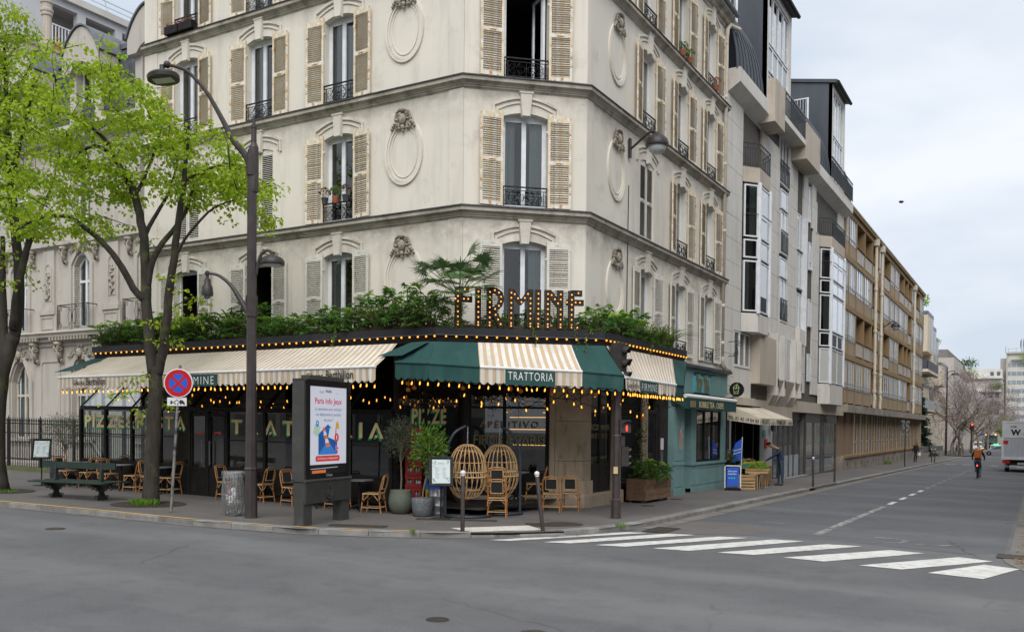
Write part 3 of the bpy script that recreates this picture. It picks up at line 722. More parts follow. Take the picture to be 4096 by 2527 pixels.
ca.ball((0,-.1,1.1),.08,8,5,.7);ca.ball((0,-.08,.66),.06,8,5,1.3);ca.ball((0,-.07,.57),.04,8,5,1.3)
mat('carved_stone',(.4,.36,.29),(.2,.175,.14),scale=6,rough=.95,bump=.5,bscale=40)
ME_CART=ca.mesh('cartouche','carved_stone',True)
for fr,s in ((FL,1.9),(FRr,2.0)):
    for z in (5.99,9.33,12.58):put(ME_MED,'medallion',fr,s,0,z);put(ME_CART,'cartouche',fr,s,0,z)
# downpipe
mat('cream_pipe',(.62,.55,.44),(.5,.45,.36),scale=3,rough=.5)
pp=MB().tube([(-10.15,34.5,17.35),(-10.17,34.2,17.28),(-10.25,33.6,17.2),(-10.3,33.45,17.0),(-10.32,33.42,16.6),(-10.34,33.42,4.75)],.075,10)
for z in (16.4,14.4,11.9,9.4,6.6,5.2):pp.lathe([(.078,0),(.095,.01),(.095,.12),(.078,.13)],10,(-10.34,33.42,z))
pp.build('downpipe','cream_pipe',CB,smooth=True)
MB().tube([(-10.34,33.42,4.75),(-10.33,33.44,4.45),(-10.28,33.6,4.3),(-10.25,34.1,4.22)],[.09,.095,.095,.09],10).build('pipe_shoe','carved_stone',CB,smooth=True)
# wall fixing cable on the right facade
MB().tube([(-10.42,24.45,4.4),(-10.42,24.47,7.4),(-10.42,24.5,9.1)],.012,5).build('cable','wrought_iron',CB)
# ground floor: stone piers, plinth, glazing
mat('limestone',(.40,.32,.225),(.30,.235,.165),scale=1.5,rough=.9,c3=(.12,.095,.07),scale3=3.5,lo3=.55,hi3=.72,stretch3=(1,1,.3),bump=.3,bscale=30)
mat('plinth_stone',(.34,.27,.2),(.27,.215,.16),scale=2,rough=.6,c3=(.17,.14,.11),scale3=1.2)
mat('black_paint',(.01,.0095,.0095),(.017,.016,.015),scale=8,rough=.5,spec=.15)
mat('charcoal_paint',(.022,.02,.019),(.032,.029,.027),scale=5,rough=.55,spec=.15)
ds,dz0=2.5,.28
px=FC.P(ds,0,0);pr=[(px.x,px.y),(-10.45,21.65),(-10.45,22.18),(-10.85,22.18),FC.P(ds,-.45,0).to_2d()[:]]
for z0,z1,gap in ((.26,1.14,0),(1.15,2.2,0),(2.21,3.2,0),(3.21,4.1,0)):
    MB().add([(x,y,z) for z in (z0,z1) for x,y in pr],[(0,1,6,5),(1,2,7,6),(2,3,8,7),(3,4,9,8),(4,0,5,9),(9,8,7,6,5),(0,4,3,2,1)]).build('pier_block','limestone',CB)
MB().obox(FC.P(2.9,.03,.44),FC.t*.84,FC.n*.1,Z_*.36).obox(FRr.P(.24,.03,.44),FRr.t*.52,FRr.n*.1,Z_*.359).build('pier_base','limestone',CB)
MB().obox(FC.P(.1,-.1,2.1),FC.t*.2,FC.n*.2,Z_*3.9).build('pier','charcoal_paint',CB)
MB().obox(FC.P(2.42,-.12,2.1),FC.t*.14,FC.n*.24,Z_*3.9).build('pier_return','limestone',CB)
mb=MB().sweep([(-.3,.26),(.06,.26),(.075,.2),(.075,-.4),(-.3,-.4)],[(-13.3,19.2),(-12.85,19.4),(-10.42,21.62),(-10.42,24.2)]);mb.build('plinth','plinth_stone',CB)
for y0,y1 in ((23.62,24.22),(25.82,26.3)):MB().box(-10.85,-10.45,y0,y1,-.3,4.1).build('pier_block','limestone',CB)
MB().box(-10.75,-10.46,22.18,28.1,3.15,4.1).build('lintel','charcoal_paint',CB)
glass('shop_glass',(.75,.8,.78),1.6,.004)
# chamfer shop window
cw=MB()
for a,b in ((.2,.27),(1.12,1.2),(2.28,2.35)):cw.obox(FC.P((a+b)/2,-.14,1.75),FC.t*(b-a),FC.n*.07,Z_*3.0)
for z,h in ((.31,.06),(.8,.06),(3.2,.1),(2.55,.06)):cw.obox(FC.P(1.28,-.14,z),FC.t*2.1,FC.n*.062,Z_*h)
cw.obox(FC.P(1.28,-.14,.56),FC.t*2.1,FC.n*.03,Z_*.46);cwo=cw.build('shop_window','black_paint',CB)
for a,b in ((.27,1.12),(1.2,2.28)):MB().quad(FC.P(a,-.14,.83),FC.P(b,-.14,.83),FC.P(b,-.14,3.15),FC.P(a,-.14,3.15)).build('pane','shop_glass',cwo)
# door with takeaway lettering on the right
dw=MB()
for a,b in ((.53,.62),(1.22,1.3),(1.88,1.97)):dw.obox(FRr.P((a+b)/2,-.1,1.7),FRr.t*(b-a),FRr.n*.07,Z_*3.0)
for z,h in ((.24,.1),(1.0,.1),(3.1,.1)):dw.obox(FRr.P(1.25,-.1,z),FRr.t*1.36,FRr.n*.062,Z_*h)
dw.obox(FRr.P(1.25,-.1,.6),FRr.t*1.36,FRr.n*.03,Z_*.8);dwo=dw.build('takeaway_door','charcoal_paint',CB)
for a,b in ((.62,1.22),(1.3,1.88)):MB().quad(FRr.P(a,-.1,1.05),FRr.P(b,-.1,1.05),FRr.P(b,-.1,3.05),FRr.P(a,-.1,3.05)).build('pane','shop_glass',dwo)
# roller shutter: each lath its own piece
lm=MB().add([(0,y,z) for y in (0,1) for z in (0,)]+[(.025,0,.015),(.025,1,.015),(.025,0,.05),(.025,1,.05),(0,0,.066),(0,1,.066)],[(0,1,3,2),(2,3,5,4),(4,5,7,6)]).mesh('lath','charcoal_paint')
rs=MB().box(-10.56,-10.5,24.22,24.3,.0,3.15).box(-10.56,-10.5,25.74,25.82,.0,3.15).build('roller_shutter','charcoal_paint',CB)
for i in range(43):link('lath',lm,rs,V((-10.55,24.3,.1+i*.07))-V(CB.location),0,(1,1.44,1))
# street door
dd=MB().box(-10.62,-10.5,26.3,26.42,-.1,3.15).box(-10.62,-10.5,27.15,27.3,-.1,3.15).box(-10.56,-10.45,27.3,28.05,-.12,3.15).box(-10.6,-10.52,26.42,27.15,2.5,2.62);ddo=dd.build('street_door','charcoal_paint',CB)
MB().box(-10.62,-10.56,26.42,27.15,-.1,2.5).build('door_leaf','charcoal_paint',ddo)
lf=MB()
for z0,z1 in ((.2,.75),(.85,1.0)):lf.box(-10.56,-10.545,26.52,27.05,z0,z1)
lf.ribbon([(26.52,1.1),(27.05,1.1),(27.05,2.4),(26.52,2.4)],.06,(-10.56,0,0),Y_,Z_,(.02,0,0),True).build('door_panel','charcoal_paint',ddo)
MB().quad((-10.555,26.55,1.15),(-10.555,27.02,1.15),(-10.555,27.02,2.35),(-10.555,26.55,2.35)).build('pane','shop_glass',ddo)
MB().box(-10.45,-10.435,27.42,27.6,.95,1.3).build('intercom','zinc_grey',ddo)
mat('paper',(.62,.62,.6),(.55,.55,.54),scale=30,rough=.8)
MB().box(-10.45,-10.445,27.4,27.66,1.35,1.72).build('notice','paper',ddo)
# restaurant interior: dark room with a lit bar
it=MB();it.add([(x,y,z) for z in (0,4.03) for x,y in ((-25.2,24.6),(-10.9,24.6),(-10.9,19.6),(-25.2,19.6))],[(0,1,5,4),(4,5,6,7)]);it.box(-25.2,-10.9,17.3,24.6,.14,.16)
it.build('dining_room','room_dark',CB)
# ================================================================ trattoria terrace
mat('fascia_metal',(.022,.023,.026),(.03,.031,.034),scale=1.2,rough=.42,metal=.0,spec=.2,c3=(.04,.04,.044),scale3=.7)
mat('veranda_frame',(.012,.011,.0105),(.019,.017,.016),scale=6,rough=.5,spec=.12)
stripes('striped_canvas',(.66,.64,.6),(.5,.38,.25),.18)
mat('green_canvas',(.014,.055,.05),(.02,.07,.064),scale=1.5,rough=.8,c3=(.035,.085,.08),scale3=.9)
mat('gold_letter',(.78,.6,.31),(.68,.5,.24),scale=5,rough=.45,metal=.1)
mat('green_letter',(.0,.34,.13),(.0,.27,.1),scale=5,rough=.5)
mat('white_letter',(.74,.74,.72),(.66,.66,.64),scale=5,rough=.6)
mat('black_letter',(.015,.016,.015),(.03,.03,.028),scale=5,rough=.6)
glass('veranda_glass',(.82,.86,.84),1.7,.004)
def bulbmat(name,c,s):
    m,t,b=nodes(name);t.nodes.remove(b);e=t.nodes.new('ShaderNodeEmission');e.inputs[0].default_value=(*c,1);e.inputs[1].default_value=s
    lw=t.nodes.new('ShaderNodeLayerWeight');lw.inputs[0].default_value=.5
    mr=t.nodes.new('ShaderNodeMapRange');mr.inputs[1].default_value=.15;mr.inputs[2].default_value=.9;mr.inputs[3].default_value=s*2.2;mr.inputs[4].default_value=s*.45
    t.links.new(lw.outputs['Facing'],mr.inputs[0]);t.links.new(mr.outputs[0],e.inputs[1]);t.links.new(e.outputs[0],t.nodes['Material Output'].inputs[0])
bulbmat('amber_bulb',(1,.36,.04),.6);bulbmat('sign_bulb',(1,.42,.1),.5);bulbmat('filament_bulb',(1,.38,.05),.7);bulbmat('bar_light',(1,.5,.15),.35)
ME_BULB=MB().ball((0,0,0),.026,8,5).mesh('bulb','amber_bulb',True);ME_SBULB=MB().ball((0,0,0),.021,8,5).mesh('bulb','sign_bulb',True)
ME_FBULB=MB().lathe([(.001,-.052),(.014,-.042),(.02,-.022),(.016,0),(.012,.03),(.001,.031)],7).mesh('bulb','filament_bulb',True)
ME_SOCK=MB().lathe([(.014,.03),(.015,.07),(.001,.071)],6).mesh('socket','black_paint')
FP=[(-24.5,17.0),(-11.96,17.0),(-8.9,19.58),(-8.92,25.45)]
CN=thing('terrace_canopy','dark metal canopy edged with amber bulbs running round the trattoria corner','canopy',(-11.96,17.0,4.0))
ENDS=[(-24.5,19.4)]+FP+[(-10.4,25.45)]
MB().sweep([(-.08,4.31),(0,4.315),(0,4.15),(-.02,4.15),(-.02,4.3),(-.08,4.3)],ENDS).build('fascia','fascia_metal',CN)
MB().sweep([(-.01,4.152),(.012,4.148),(.012,4.138),(-.01,4.14)],FP).build('edge_trim','zinc_grey',CN)
MB().sweep([(-.02,4.148),(-.05,4.06),(-.06,3.97),(-.2,3.96),(-.2,4.14)],ENDS).build('bulb_rail','veranda_frame',CN)
MB().add([(x,y,z) for z in (4.10,4.14) for x,y in [(-24.45,19.43),(-24.45,17.06),(-11.98,17.06),(-8.97,19.6),(-8.97,25.4),(-10.44,25.4),(-10.44,21.6),(-12.84,19.43)]],[tuple(range(8)),tuple(range(8,16))]).build('canopy_deck','veranda_frame',CN)
for p in resample(FP,.2365)[1:]:
    link('bulb',ME_BULB,CN,V((p.x+.0,p.y,4.105))-V(CN.location)+(V((0,-.04,0)) if p.x < -11.9 else V((.028,-.03,0)) if p.y < 19.5 else V((.045,0,0))))
# ---- veranda
VR=thing('glazed_veranda','black framed glass veranda with gold pizze and pasta lettering along the pavement','veranda',(-19.3,17.2,.06))
MX=[-25.3,-24.1,-22.9,-21.66,-20.42,-19.68,-18.95,-17.54,-16.45,-15.55,-14.67,-13.37]
zs=lambda x:-.012*(x+19.5)
yv=17.2
for x in MX:
    MB().box(x-.045,x+.045,yv-.05,yv+.05,gz(x,yv)-.02,2.4+zs(x)).build('mullion','veranda_frame',VR)
    if x not in (-19.68,):MB().bar((x,yv,2.44+zs(x)),(x,yv+1.5,3.92),.06,.09).build('rafter','veranda_frame',VR)
def rail(z,h,name,skipdoor=False,a=-25.3,b=-13.37):
    MB().add([(x,y,z+dz+zs(x)) for x in (a,b) for y in (yv-.04,yv+.04) for dz in (-h/2,h/2)],[(0,1,3,2),(4,6,7,5),(0,4,5,1),(2,3,7,6),(0,2,6,4),(1,5,7,3)]).build(name,'veranda_frame',VR)
rail(2.44,.12,'transom');rail(.86,.07,'sill_rail',a=-25.3,b=-20.42);rail(.86,.07,'sill_rail',a=-18.95,b=-13.37);rail(1.66,.03,'glazing_bar',a=-25.3,b=-20.42);rail(1.62,.03,'glazing_bar',a=-18.95,b=-13.37);rail(.12,.14,'bottom_rail')
for a,b in zip(MX,MX[1:]):
    door=a in (-20.42,-19.68);x0,x1=a+.045,b-.045
    if door:
        d=MB();zt=2.33+zs(a);zb=gz(a,yv)+.05
        for u,v in ((x0,x0+.07),(x1-.07,x1)):d.box(u,v,yv-.03,yv+.03,zb,zt)
        d.box(x0+.07,x1-.07,yv-.03,yv+.03,zb,.85);d.box(x0+.07,x1-.07,yv-.03,yv+.03,zt-.08,zt);do=d.build('door','veranda_frame',VR)
        hx=x1-.1 if a < -20 else x0+.1
        mb=MB().tube([(hx,yv-.1,.92),(hx,yv-.1,1.58)],.02,8);mb.bar((hx,yv-.1,.98),(hx,yv-.03,.98),.02).bar((hx,yv-.1,1.52),(hx,yv-.03,1.52),.02);mb.build('handle','brushed_steel' if 'brushed_steel' in MT else 'zinc_grey',do)
        MB().quad((x0+.07,yv,.85),(x1-.07,yv,.85),(x1-.07,yv,zt-.08),(x0+.07,yv,zt-.08)).build('pane','veranda_glass',do)
        cx=(x0+x1)/2;ms=[(cx+s*.16*k,1.78+h) for s,k,h in ((-1,1,-.02),(-1,.8,.02),(-1,.35,.06),(-1,.1,.045),(1,.1,.045),(1,.35,.06),(1,.8,.02),(1,1,-.02),(1,.55,-.01),(1,.2,.0),(-1,.2,.0),(-1,.55,-.01))]
        if 'red_vinyl' not in MT:mat('red_vinyl',(.55,.06,.03),(.45,.05,.03),rough=.5)
        MB().prism(ms,(0,yv-.012,0),X_,Z_,(0,-.004,0)).build('moustache_sticker','red_vinyl',do)
    else:
        MB().box(x0,x1,yv-.02,yv+.02,gz(a,yv)+.15,.84+zs(a)).build('kick_panel','veranda_frame',VR)
        MB().quad((x0,yv,.88+zs(a)),(x1,yv,.88+zs(b)),(x1,yv,2.38+zs(b)),(x0,yv,2.38+zs(a))).build('pane','veranda_glass',VR)
    MB().quad((x0,yv+.02,2.5+zs(a)),(x1,yv+.02,2.5+zs(b)),(x1,yv+1.46,3.92),(x0,yv+1.46,3.92)).build('roof_pane','veranda_glass',VR)
# left gable (glazed) and angled right end panel
for y in (17.95,18.7,19.4):MB().box(-25.34,-25.26,y-.04,y+.04,gz(-25.3,y),3.9).build('mullion','veranda_frame',VR)
MB().box(-25.33,-25.27,17.2,19.45,.1,.9).build('kick_panel','veranda_frame',VR)
MB().quad((-25.3,17.25,.9),(-25.3,19.4,.9),(-25.3,19.4,2.5),(-25.3,17.25,2.5)).build('pane','veranda_glass',VR)
MB().box(-25.33,-25.27,17.2,19.45,2.42,2.52).build('transom','veranda_frame',VR)
EA,EB=V((-13.3,17.27,0)),V((-12.86,19.42,0));et=(EB-EA).normalized();en=V((et.y,-et.x,0));EL=(EB-EA).length
ep=MB()
for s in (0,.95,EL):ep.obox(EA+et*s+Z_*2.0,et*.09,en*.09,Z_*4.0)
ep.obox(EA+et*EL/2+Z_*.5,et*EL,en*.04,Z_*.9);ep.obox(EA+et*EL/2+Z_*3.1,et*EL,en*.05,Z_*.1);epo=ep.build('end_frame','veranda_frame',VR)
MB().quad(EA+Z_*.95,EB+Z_*.95,EB+Z_*4,EA+Z_*4).build('pane','veranda_glass',epo)
# art-deco lettering: A is a bare chevron with a dot
def deco(mb,txt,o,ux,uy,width,height,bold=.028,gap=.16):
    gl=[];x=0
    for ch in txt:
        if ch == ' ':x += .45;continue
        if ch == 'A':w_=.92;gl.append((x,w_,None));x += w_+gap;continue
        vs,fs=textmesh(ch,bold);a=min(q[0] for q in vs);b=max(q[0] for q in vs);c=min(q[1] for q in vs);d=max(q[1] for q in vs);k=1/(d-c)
        w_=(b-a)*k;gl.append((x,w_,([((q[0]-a)*k,(q[1]-c)*k) for q in vs],fs)));x += w_+gap
    tot=x-gap;kx=width/tot;o,ux,uy=V(o),V(ux),V(uy)
    for x,w_,g in gl:
        if g is None:
            t=.2
            for poly in ([(0,0),(.2,0),(.5,.72),(.5,1),(.41,1)],[(.5,1),(.5,.72),(.72,0),(.92,0),(.51,1)]):
                mb.add([o+ux*(x+p[0])*kx+uy*p[1]*height for p in poly],[tuple(range(5))])
            mb.add([o+ux*(x+.46+.09*cos(a))*kx+uy*(.13+.09*sin(a))*height for a in [2*pi*i/10 for i in range(10)]],[tuple(range(10))])
        else:mb.add([o+ux*(x+p[0])*kx+uy*p[1]*height for p in g[0]],g[1])
    return mb
def sign2(txt,o,ux,n,width,height,parent,gold='gold_letter',green='green_letter',bold=.028,sh=.12,gap=.16):
    o,ux,n=V(o),V(ux),V(n)
    deco(MB(),txt,o-ux*sh*height*.9-Z_*sh*height+n*.010,ux,Z_,width,height,bold,gap).build('letter_shadow',green,parent)
    deco(MB(),txt,o+n*.018,ux,Z_,width,height,bold,gap).build('lettering',gold,parent)
sl_=V((1,0,-.012)).normalized()
sign2('PIZZE&PASTA',(-25.1,yv-.0,1.86+zs(-25)),sl_,-Y_,4.5,.37,VR)
sign2('TRATTORIA',(-18.78,yv,1.80+zs(-18.8)),sl_,-Y_,5.18,.38,VR,gap=.42)
sign2('PIZZE',EA+et*.5+Z_*2.1,et,en,1.16,.37,epo,gap=.1);sign2('ANTI',EA+et*.45+Z_*1.5,et,en,1.1,.3,epo,gap=.1)
mat('dull_gold',(.32,.23,.12),(.26,.19,.1),rough=.6);mat('dull_green',(.0,.09,.04),(.0,.07,.03),rough=.6)
sign2('APERITIVO',FC.P(.5,-.135,2.03),FC.t,FC.n,1.58,.165,cwo,'dull_gold','dull_green',.0,gap=.32)
sign2('FIRMINEPARIS',FC.P(.34,-.135,1.59),FC.t,FC.n,1.9,.235,cwo,'dull_gold','dull_green',.0,gap=.14)
ig=MB().ribbon([(.36,1.84),(.46,1.84),(.46,1.94),(.36,1.94)],.016,FC.P(0,-.125,0),FC.t,Z_,FC.n*.003,True);ig.ribbon([(.41+.026*cos(a),1.89+.026*sin(a)) for a in [2*pi*i/12 for i in range(12)]],.012,FC.P(0,-.125,0),FC.t,Z_,FC.n*.003,True);ig.build('camera_icon','dull_gold',cwo)
sign2('PIZZE',FRr.P(.68,-.095,1.98),FRr.t,FRr.n,.5,.15,dwo,'dull_gold','dull_green',gap=.1);sign2('EMPORTER',FRr.P(1.27,-.095,1.98),FRr.t,FRr.n,.62,.14,dwo,'dull_gold','dull_green',gap=.1)
mb=text(MB(),'09 87 33 90 18',FRr.P(.72,-.085,1.74),FRr.t,Z_,1.05,.14);mb.build('lettering','dull_gold',dwo)
# ---- awnings
def awning(label,top,bot,mats,drop=.33,scal=.19,name='striped_awning',u0=0):
    """top / bot: 3-D polylines with matching points; one canvas and one scalloped valance per panel"""
    t=thing(name,label,'awning',tuple(V(bot[0])))
    u=u0
    for i in range(len(top)-1):
        a,b,c,d=V(top[i]),V(top[i+1]),V(bot[i+1]),V(bot[i]);m=mats[i];n,k=14,6;L=(c-d).length
        mb=MB();mb.uv=[]
        for r in range(k+1):
            f=r/k
            for q in range(n+1):
                g=q/n;p=(a+(b-a)*g)*(1-f)+(d+(c-d)*g)*f;p.z -= .035*sin(pi*f)*(1+.3*sin(q*1.7));mb.v.append(tuple(p));mb.uv.append((u+L*g,f))
        mb.f=[(r*(n+1)+q,r*(n+1)+q+1,(r+1)*(n+1)+q+1,(r+1)*(n+1)+q) for r in range(k) for q in range(n)]
        mb.build('canvas',m,t,smooth=True)
        ns=max(1,round(L/scal));mb=MB();mb.uv=[];e=(c-d)/L;nn=V((e.y,-e.x,0)).normalized()
        for q in range(ns*6+1):
            g=q/(ns*6);ph=(q % 6)/6;p=d+(c-d)*g;wob=nn*(.012*sin(g*L*9)+.01*sin(g*L*23+1))
            zb=drop-.065*(1-sin(pi*ph)) if q % 6 else drop-.065
            for z,w_ in ((0,0),(drop*.5,.6),(zb,1)):mb.v.append(tuple(p+wob*w_*1.4-Z_*z-Z_*.02));mb.uv.append((u+L*g,z))
        mb.f=[(3*q+j,3*q+3+j,3*q+4+j,3*q+1+j) for q in range(ns*6) for j in (0,1)]
        mb.build('valance',m,t,smooth=True)
        MB().tube([d,c],.03,8).build('front_bar',m if m != 'striped_canvas' else 'white_letter',t)
        u += L
    return t
AWL=awning('long cream and beige striped awning over the glass veranda',[(-23.62,16.92,3.97),(-13.0,16.92,3.97)],[(-23.85,15.5,3.31),(-12.5,15.5,3.33)],['striped_canvas'])
for x0,x1 in ((-23.13,-21.72),(-14.48,-13.1)):
    mb=text(MB(),'Glaces',(x0,15.462,3.09),X_,Z_,(x1-x0)*.36,.14,.012);text(mb,'Berthillon',(x0+(x1-x0)*.42,15.462,3.075),X_,Z_,(x1-x0)*.58,.2,.016);mb.build('lettering','black_letter',AWL)
MB().box(-18.85,-17.42,15.466,15.48,2.985,3.27).build('name_patch','green_canvas',AWL)
text(MB(),'FIRMINE',(-18.72,15.46,3.03),X_,Z_,1.2,.19,-.01,spacing=1.25).build('lettering','white_letter',AWL)
for x in (-23.0,-19.5,-16.2,-13.3):MB().bar((x,16.95,3.75),(x,16.3,3.45),.04).bar((x,16.3,3.45),(x,15.52,3.31),.04).build('arm','white_letter',AWL)
# green side flap on the left
GF=thing('awning_flap','small plain green awning wing at the left end of the striped awning','awning',(-24.3,16.6,3.6))
MB().quad((-24.45,17.0,3.96),(-23.5,16.95,3.965),(-23.9,15.95,3.52),(-24.75,15.95,3.5)).build('canvas','green_canvas',GF)
B0,B1,B2,B3,B4=(-12.5,16.2,3.47),(-11.6,16.22,3.42),(-10.76,17.0,3.37),(-9.03,18.66,3.32),(-8.3,19.35,3.26)
T0,T1,T2,T3,T4=(-12.6,16.95,3.98),(-11.97,16.96,3.98),(-11.2,17.6,3.98),(-9.5,19.02,3.98),(-8.88,19.55,3.98)
AWC=awning('dark green corner awning with a striped trattoria panel in its middle',[T0,T1,T2,T3,T4],[B0,B1,B2,B3,B4],['green_canvas','green_canvas','striped_canvas','green_canvas'],drop=.37,name='corner_awning',u0=.09)
MB().add([T0,B0,(B0[0],B0[1],3.1),(B0[0]-.05,B0[1]+.75,3.5)],[(0,1,2,3)]).build('side_cheek','green_canvas',AWC)
MB().quad((-12.62,16.95,3.985),(-12.05,16.9,3.985),(-12.35,16.25,3.62),(-12.85,16.0,3.6)).build('flap','green_canvas',AWC)
bd=(V(B3)-V(B2)).normalized();bn=V((bd.y,-bd.x,0)).normalized();c0=V(B2)+bd*.58
MB().prism([(0,-.37),(1.16,-.37),(1.16,-.035),(0,-.035)],c0+bn*.035,bd,Z_,bn*.006).build('name_patch','green_canvas',AWC)
text(MB(),'TRATTORIA',c0+bn*.05+bd*.06-Z_*.26,bd,Z_,1.05,.185,-.006,spacing=1.15).build('lettering','white_letter',AWC)
AWR=awning('striped awning with a green end panel on the side street front of the trattoria',[(-8.87,19.62,3.98),(-8.87,24.1,3.98),(-8.87,25.3,3.98)],[(-8.3,19.45,3.22),(-8.3,22.85,3.19),(-8.3,23.42,3.19)],['striped_canvas','green_canvas'],drop=.3)
MB().add([(-8.87,25.3,3.98),(-8.3,23.42,3.19),(-8.3,23.42,2.88),(-8.9,25.0,2.95)],[(0,1,2,3)]).build('side_cheek','green_canvas',AWR)
MB().box(-8.272,-8.262,20.3,21.45,2.9,3.17).build('name_patch','green_canvas',AWR);text(MB(),'FIRMINE',(-8.256,20.36,2.95),Y_,Z_,1.0,.17,-.008,spacing=1.2).build('lettering','white_letter',AWR)
text(MB(),'Glaces Berthillon',(-8.258,19.48,2.98),Y_,Z_,.74,.13,.014).build('lettering','black_letter',AWR)
# ---- marquee sign
mat('marquee_metal',(.02,.018,.017),(.05,.035,.025),scale=10,rough=.55,metal=.4);mat('marquee_edge',(.09,.075,.065),(.05,.045,.04),rough=.6,metal=.4)
ft=V((3.06,2.58,0)).normalized();fn=V((ft.y,-ft.x,0));FO=V((-11.96,17.0,0))-fn*.25
MS=thing('marquee_sign','bulb lit marquee letters spelling firmine on the canopy edge','sign',tuple(FO+ft*2+Z_*4.32))
sw=.125
GL={'F':([[(.06,0),(.06,1)],[(.06,.94),(.32,.94)],[(0,.7),(.4,.7)]]),'I':([[(.06,0),(.06,1)]]),'R':([[(.06,0),(.06,1)],[(.06,.94),(.2,.94),(.31,.86),(.34,.72),(.3,.58),(.2,.48),(.1,.42)],[(.14,.44),(.37,0)]]),
      'M':([[(.06,0),(.06,1)],[(.06,.96),(.3,.66),(.52,.96)],[(.52,0),(.52,1)]]),'N':([[(.06,0),(.06,1)],[(.07,.97),(.37,.58)],[(.37,0),(.37,1)]]),'E':([[(.12,0),(.12,1)],[(.12,.94),(.38,.94)],[(0,.7),(.42,.7)],[(.12,.06),(.36,.06)]])}
for ch,s0 in zip('FIRMINE',(.47,.95,1.22,1.73,2.38,2.61,3.13)):
    mb=MB();H=.93;bl=[];o=FO+ft*s0+Z_*4.36
    for k,st in enumerate(GL[ch]):
        p2=[(x,z*H) for x,z in st]
        mb.ribbon(p2,sw,o+fn*.0007*k,ft,Z_,-fn*(.1+.0014*k))
        L=sum((V(b)-V(a)).length for a,b in zip(p2,p2[1:]));q=resample(p2,max(.09,(L-.1)/max(1,round((L-.1)/.115))))
        for p in q:
            pp_=(V(p)-V(p2[0]));r=V(p) if len(q) < 2 else V(p2[0])+(V(p)-V(p2[0]))
            if all((r-b).length > .075 for b in bl):bl.append(r)
    lo=mb.build('letter','marquee_metal',MS)
    eb=MB()
    for k,st in enumerate(GL[ch]):
        p2=[(x,z*H) for x,z in st]
        for sg in (-1,1):
            a=offs(p2,sg*sw/2);eb.ribbon([tuple(q) for q in a],.008,o+fn*(.02+.0005*k),ft,Z_,-fn*.13)
    eb.build('letter_rim','marquee_edge',lo)
    for r in bl:link('bulb',ME_SBULB,lo,o+ft*min(max(r.x,.0),9)+Z_*min(max(r.y,.055),H-.055)+fn*.025-V(MS.location))
mb=MB()
for s in (.5,1.0,1.3,1.8,2.25,2.45,2.7,3.0,3.3):mb.bar(FO+ft*s-fn*.08+Z_*4.2,FO+ft*s-fn*.08+Z_*4.42,.03)
mb.build('support','marquee_metal',MS)
# ---- festoons of filament bulbs
def festoon(label,pts,step,name='festoon_lights',sag=.0,drop=0.0):
    t=thing(name,label,'string lights',tuple(pts[0]));P3=[]
    for a,b in zip(pts,pts[1:]):
        a,b=V(a),V(b);L=(b-a).length;n=max(2,int(L/step))
        for i in range(n):f=i/n;p=a+(b-a)*f;p.z -= sag*4*f*(1-f);P3.append(p)
    P3.append(V(pts[-1]));MB().tube(P3,.008,4).build('cable','black_paint',t)
    for p in P3[1:]:
        q=p+V((random.uniform(-.02,.02),random.uniform(-.02,.02),-.075-random.uniform(0,.03)-drop));o=link('bulb',ME_FBULB,t,q-V(pts[0]));o.rotation_euler=(random.uniform(-.25,.25),random.uniform(-.25,.25),0);link('socket',ME_SOCK,o)
    return t
festoon('filament bulbs hanging along the scalloped edge of the long striped awning',[(-23.85,15.52,3.0),(-12.55,15.52,3.01)],.195)
festoon('filament bulbs hanging under the edge of the green corner awning',[(B0[0],B0[1],3.12),(B1[0],B1[1],3.06),(B2[0],B2[1],3.01),(B3[0],B3[1],2.97),(B4[0],B4[1],2.93)],.2)
festoon('filament bulbs hanging along the side street awning edge',[(-8.32,19.5,2.93),(-8.32,23.4,2.91)],.15)
festoon('slack string of bulbs swagged across the corner entrance',[(-13.0,17.6,3.1),(-12.0,18.3,2.9),(-10.8,19.5,3.05),(-9.6,20.6,2.95),(-9.2,22.0,3.0)],.42,sag=.28)
festoon('second slack string of bulbs deeper under the corner canopy',[(-13.1,18.4,3.2),(-11.6,19.6,2.85),(-10.4,20.6,2.95),(-9.7,22.6,2.9),(-9.8,24.8,2.75)],.5,sag=.35)
festoon('string of bulbs inside the glass veranda roof',[(-25,17.9,2.9),(-22,18.3,3.1),(-19,18.0,2.8),(-16.5,18.4,3.05),(-13.6,18.0,2.85)],.42,sag=.15)
festoon('string of bulbs at the back of the glass veranda',[(-24.5,18.9,2.6),(-21,19.0,2.95),(-18,18.8,2.7),(-15,19.0,2.9),(-13.2,18.7,2.6)],.5,sag=.2)
# hanging garlands and dried foliage under the canopy, oranges
mat('dark_foliage',(.025,.035,.015),(.045,.03,.02),scale=6,rough=.8)
def garland(p,L,r,n,label,m='dark_foliage',nm='hanging_garland'):
    mb=MB();p=V(p);mb.tube([p,p+V((random.uniform(-.1,.1),random.uniform(-.1,.1),-L))],.006,4)
    for i in range(n):
        f=random.random();c=p-Z_*L*f+V((random.gauss(0,r),random.gauss(0,r),0));d=V((random.gauss(0,1),random.gauss(0,1),random.gauss(-.4,.6))).normalized();s=random.uniform(.02,.05);e=d.cross(Z_).normalized() if abs(d.z) < .99 else X_
        mb.quad(c,c+d*s+e*s*.35,c+d*s*2.1,c+d*s-e*s*.35)
    return tag(mb.build(nm,m),label,'garland','garlands hanging under the trattoria canopy')
GLB='dark dried foliage garland hanging under the trattoria canopy'
for i in range(15):s=random.uniform(0,1);garland((-13+4.3*s+random.uniform(-.2,.2),17.4+3.6*s+random.uniform(-.3,.6),random.uniform(3.3,3.9)),random.uniform(.5,1.25),.1,150,GLB)
